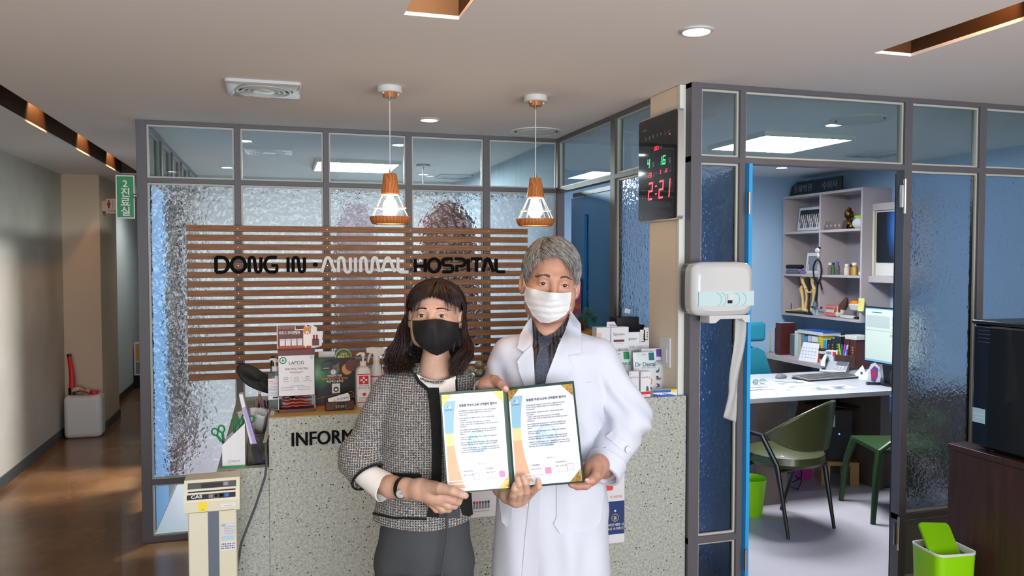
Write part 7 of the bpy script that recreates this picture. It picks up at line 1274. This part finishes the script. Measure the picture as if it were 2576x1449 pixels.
tb = bvh_np(tv, tf); B = MB('trouser_grey'); B.tube([wg.p(1122, 1296, 2.29), wg.p(1126, 1340, 2.288), wg.p(1118, 1400, 2.287), wg.p(1108, 1470, 2.29)], .004, 8); B.build('drawstring', wo)
# head, arms, hands
Mx, V, Fq = Mxw, Vhw, Fhw
hb = bvh_np(V, Fq); B = MB('skin_woman'); add_np(B, V, Fq)
wr_ = hand(wg, [(950, 1212, 2.36, .033), (985, 1225, 2.30, .031), (1020, 1229, 2.262, .0285), (1058, 1232, 2.235, .030), (1090, 1240, 2.22, .031), (1104, 1248, 2.215, .026)],
           [[(1076, 1228, 2.215, .021), (1108, 1229, 2.178, .0165), (1138, 1235, 2.158, .0130), (1160, 1243, 2.152, .0112), (1171, 1247, 2.152, .0092)],
            [(1106, 1246, 2.21, .016), (1140, 1258, 2.212, .0128), (1152, 1262, 2.228, .0115), (1160, 1248, 2.250, .0095)], [(1100, 1254, 2.212, .0155), (1128, 1271, 2.216, .0122), (1143, 1272, 2.236, .011), (1150, 1256, 2.256, .009)],
            [(1092, 1260, 2.216, .015), (1114, 1280, 2.222, .0118), (1128, 1281, 2.240, .0105), (1136, 1266, 2.26, .009)], [(1082, 1260, 2.222, .014), (1098, 1281, 2.230, .0105), (1110, 1284, 2.244, .0092), (1120, 1270, 2.26, .008)]])
wl_ = hand(wg, [(1246, 1205, 2.385, .030), (1262, 1228, 2.335, .025), (1280, 1243, 2.300, .026), (1300, 1253, 2.275, .025), (1316, 1253, 2.268, .019)],
           [[(1288, 1254, 2.262, .0145), (1292, 1243, 2.222, .0118), (1295, 1230, 2.206, .0105), (1297, 1219, 2.205, .0088)], [(1302, 1256, 2.262, .0145), (1307, 1238, 2.218, .0120), (1306, 1218, 2.203, .0105), (1302, 1204, 2.203, .0086)],
            [(1315, 1255, 2.262, .0140), (1324, 1236, 2.218, .0118), (1322, 1215, 2.200, .0103), (1316, 1200, 2.200, .0086)], [(1326, 1250, 2.262, .0125), (1342, 1234, 2.218, .0105), (1356, 1224, 2.198, .0092), (1354, 1210, 2.194, .0078)], [(1284, 1236, 2.305, .017), (1306, 1222, 2.290, .012), (1325, 1212, 2.275, .010)]])
for q in (wr_, wl_): add_np(B, *q)
B.tube([wg.p(1070, 1400, 2.43), wg.p(1085, 950, 2.44)], [.08, .07], 12)
for u, v, d, s3, R_ in ((1169, 1244, 2.1442, (.0065, .0015, .0055), .2), (1354, 1208, 2.1875, (.0042, .0012, .0052), .0)): B.sph(wg.p(u, v, d), s3, 'nail', 12, 8, Matrix.Rotation(R_, 3, 'Y'))
B.build('body', wo, angle=180); eyes(Mx, wo, .0052)
M('hair_dark', '#150e0d', .5); M('hair_brown', '#251612', .5); M('hair_auburn', '#371e16', .5); brows(Mx, wo, hb, 'hair_brown', .022, 46, .003, .0022)
fb = mask_form(Mx, .97); M('mask_black', '#0d0d0e', .75); mk = wg.patch([fb, hb], [(1037, 806), (1059, 806), (1083, 803), (1099, 802), (1114, 804), (1130, 808), (1154, 812), (1155, 834), (1149, 857), (1134, 878), (1114, 889), (1099, 895), (1083, 889), (1059, 874), (1044, 856), (1038, 834)], 'mask_black', .006, .0045, .0015, relax=2, dfun=lambda x, z: .007 * math.exp(-((x - (wg.p(1099, 850, 2.34)[0])) / .012) ** 2) * (1 if z < 1.6 else 0)); mo = mk.build('face_mask', wo, angle=60)
B = MB('mask_black'); B.tube(pts3(wg, [(1038, 809, 2.365), (1030, 806, 2.40), (1024, 804, 2.425)]), .0013, 6); B.tube(pts3(wg, [(1153, 815, 2.365), (1158, 811, 2.40), (1161, 808, 2.425)]), .0013, 6); B.build('ear_loops', mo)
# watch
c_ = Vector(wg.p(1015, 1228, 2.268)); ax_ = (Vector(wg.p(1020, 1229, 2.262)) - Vector(wg.p(985, 1225, 2.30))).normalized(); q = ax_.to_track_quat('Z', 'Y').to_matrix(); B = MB('black'); B.lathe([(.0305, -.008), (.0325, -.008), (.0325, .008), (.0305, .008)], c_, n=40, R=q); wt = B.build('wrist_watch', wo)
fp = c_ + Vector((-.003, -.0325, -.006)); q = Matrix.Rotation(math.radians(90), 3, 'X'); B = MB('chrome'); B.lathe([(0, -.003), (.0145, -.003), (.0150, .003), (.0125, .005), (0, .0045)], fp, n=32, R=q); B.lathe([(0, .0052), (.0118, .0052)], fp, 'x' if 0 else 28, 'white_paper', R=q)
for k in range(12): t_ = k * math.pi / 6; B.sph(fp + Vector((.0095 * math.cos(t_), -.0056, .0095 * math.sin(t_))), .0008, 'black', 6, 4)
B.tube([fp + Vector((0, -.0058, 0)), fp + Vector((.004, -.0058, .005))], .0005, 4, 'black'); B.tube([fp + Vector((0, -.0058, 0)), fp + Vector((-.003, -.0058, .003))], .0005, 4, 'black'); B.build('watch_face', wt)
# hair: volume plus long wavy strands
def hl_w(P_):
    y = P_[1]; z0 = np.interp(y, [-.11, -.085, -.06, -.03, -.005, .02], [.108, .094, .076, .052, .026, -.3]); return (z0 - P_[2]) * .8
def extra(P_, d):
    s1 = chain(P_, [(-.068, .045, .02, .020), (-.078, .050, -.06, .022), (-.090, .040, -.11, .018), (-.086, .02, -.135, .012)]); s2 = chain(P_, [(.066, .045, .02, .018), (.072, .050, -.06, .020), (.076, .040, -.11, .018), (.074, .02, -.135, .012)]); bk_ = chain(P_, [(0, .045, -.0, .062), (0, .055, -.08, .060), (0, .055, -.15, .055)]); return smin(smin(smin(d, bk_, .02), s1, .02), s2, .02)
def dome_w(Mx):
    def fn(P_): d = smax(ell(P_, (0, .012, .036), (.083, .102, .0845)), hl_w(P_), .008); return extra(P_, d)
    return mesh_sdf(fn, (-.16, -.125, -.24), (.16, .16, .15), .004)
V, Fq = dome_w(Mx); V = np.array([Mx @ Vector(map(float, q)) for q in V], np.float32); B = MB('hair_dark'); add_np(B, V, Fq); paths = []; rr = random.Random(23); C0, R0 = Vector((0, .012, .036)), Vector((.0855, .105, .0872))
def onE(n_, s_=1.): return Vector((C0.x + R0.x * n_.x * s_, C0.y + R0.y * n_.y * s_, C0.z + R0.z * n_.z * s_))
def slerp(a, b_, t_): return a.slerp(b_, t_)
for i in range(3600):
    side = 1 if rr.random() < .5 else -1; root = Vector((-.06 + .03 * side + .03 * rr.random() * side, rr.uniform(-.55, .4), 1)).normalized(); lift = 1 + rr.uniform(-.01, .05); pts = []
    if i < 950:      # short front strands down to the hairline, a few wisps lower
        az = rr.uniform(.0, 1.25); wisp = i < 70; az = rr.uniform(.45, 1.0) if wisp else az; low = Vector((side * math.sin(az), -math.cos(az), .34 - .36 * az + rr.uniform(-.07, .05) - (.34 * rr.random() + .05 if wisp else 0))).normalized(); root = Vector((.12 + .03 * side, -.50 + .5 * rr.random(), 1)).normalized()
        mid = Vector((side * max(0.05, math.sin(az) * .45) + .08, -math.cos(az) * .85, .85)).normalized()
        for k in range(9): t_ = k / 8; pts.append(onE(slerp(slerp(root, mid, t_), slerp(mid, low, t_), t_), lift + (.05 * t_ if wisp else -.0 * t_)))
        paths.append([Mx @ q for q in pts]); continue
    az = rr.uniform(.95, 1.75) if i % 2 else rr.uniform(1.0, math.pi); az2 = max(az, 1.66 + .25 * rr.random()) if rr.random() > .05 else rr.uniform(1.38, 1.55); mid = Vector((side * math.sin(az), -math.cos(az), .42)).normalized(); low = Vector((side * math.sin(az2), -math.cos(az2), -.28)).normalized()
    for k in range(9): t_ = k / 8; pts.append(onE(slerp(slerp(root, mid, t_), slerp(mid, low, t_), t_), lift + .09 * t_))
    ph, amp = rr.uniform(0, 1.5) + side, rr.uniform(.004, .014); zt_ = rr.uniform(-.155, -.212); q0 = pts[-1]; ow = (.088 if side < 0 else .040) * rr.uniform(.0, 1.08); fw = rr.uniform(.02, .085) if az2 < 2.2 else .01
    for k in range(1, 11):
        t_ = k / 10; z = q0.z + (zt_ - q0.z) * t_; out = t_ ** 1.25 * ow; curl = -.035 * max(0, t_ - .70) / .30
        pts.append(Vector((q0.x + side * (out + curl) * max(.3, math.sin(az2)) + side * amp * math.sin(10 * t_ + ph) * t_, q0.y - math.cos(az2) * out * .5 - fw * t_ + amp * math.cos(9 * t_ + ph) * t_, z + .006 * math.sin(7 * t_ + ph))))
    paths.append([Mx @ q for q in pts])
ribbons(B, paths, hair_mats(['hair_dark', 'hair_dark', 'hair_brown', 'hair_auburn']), .0016, rr); B.build('hair', wo, angle=180)
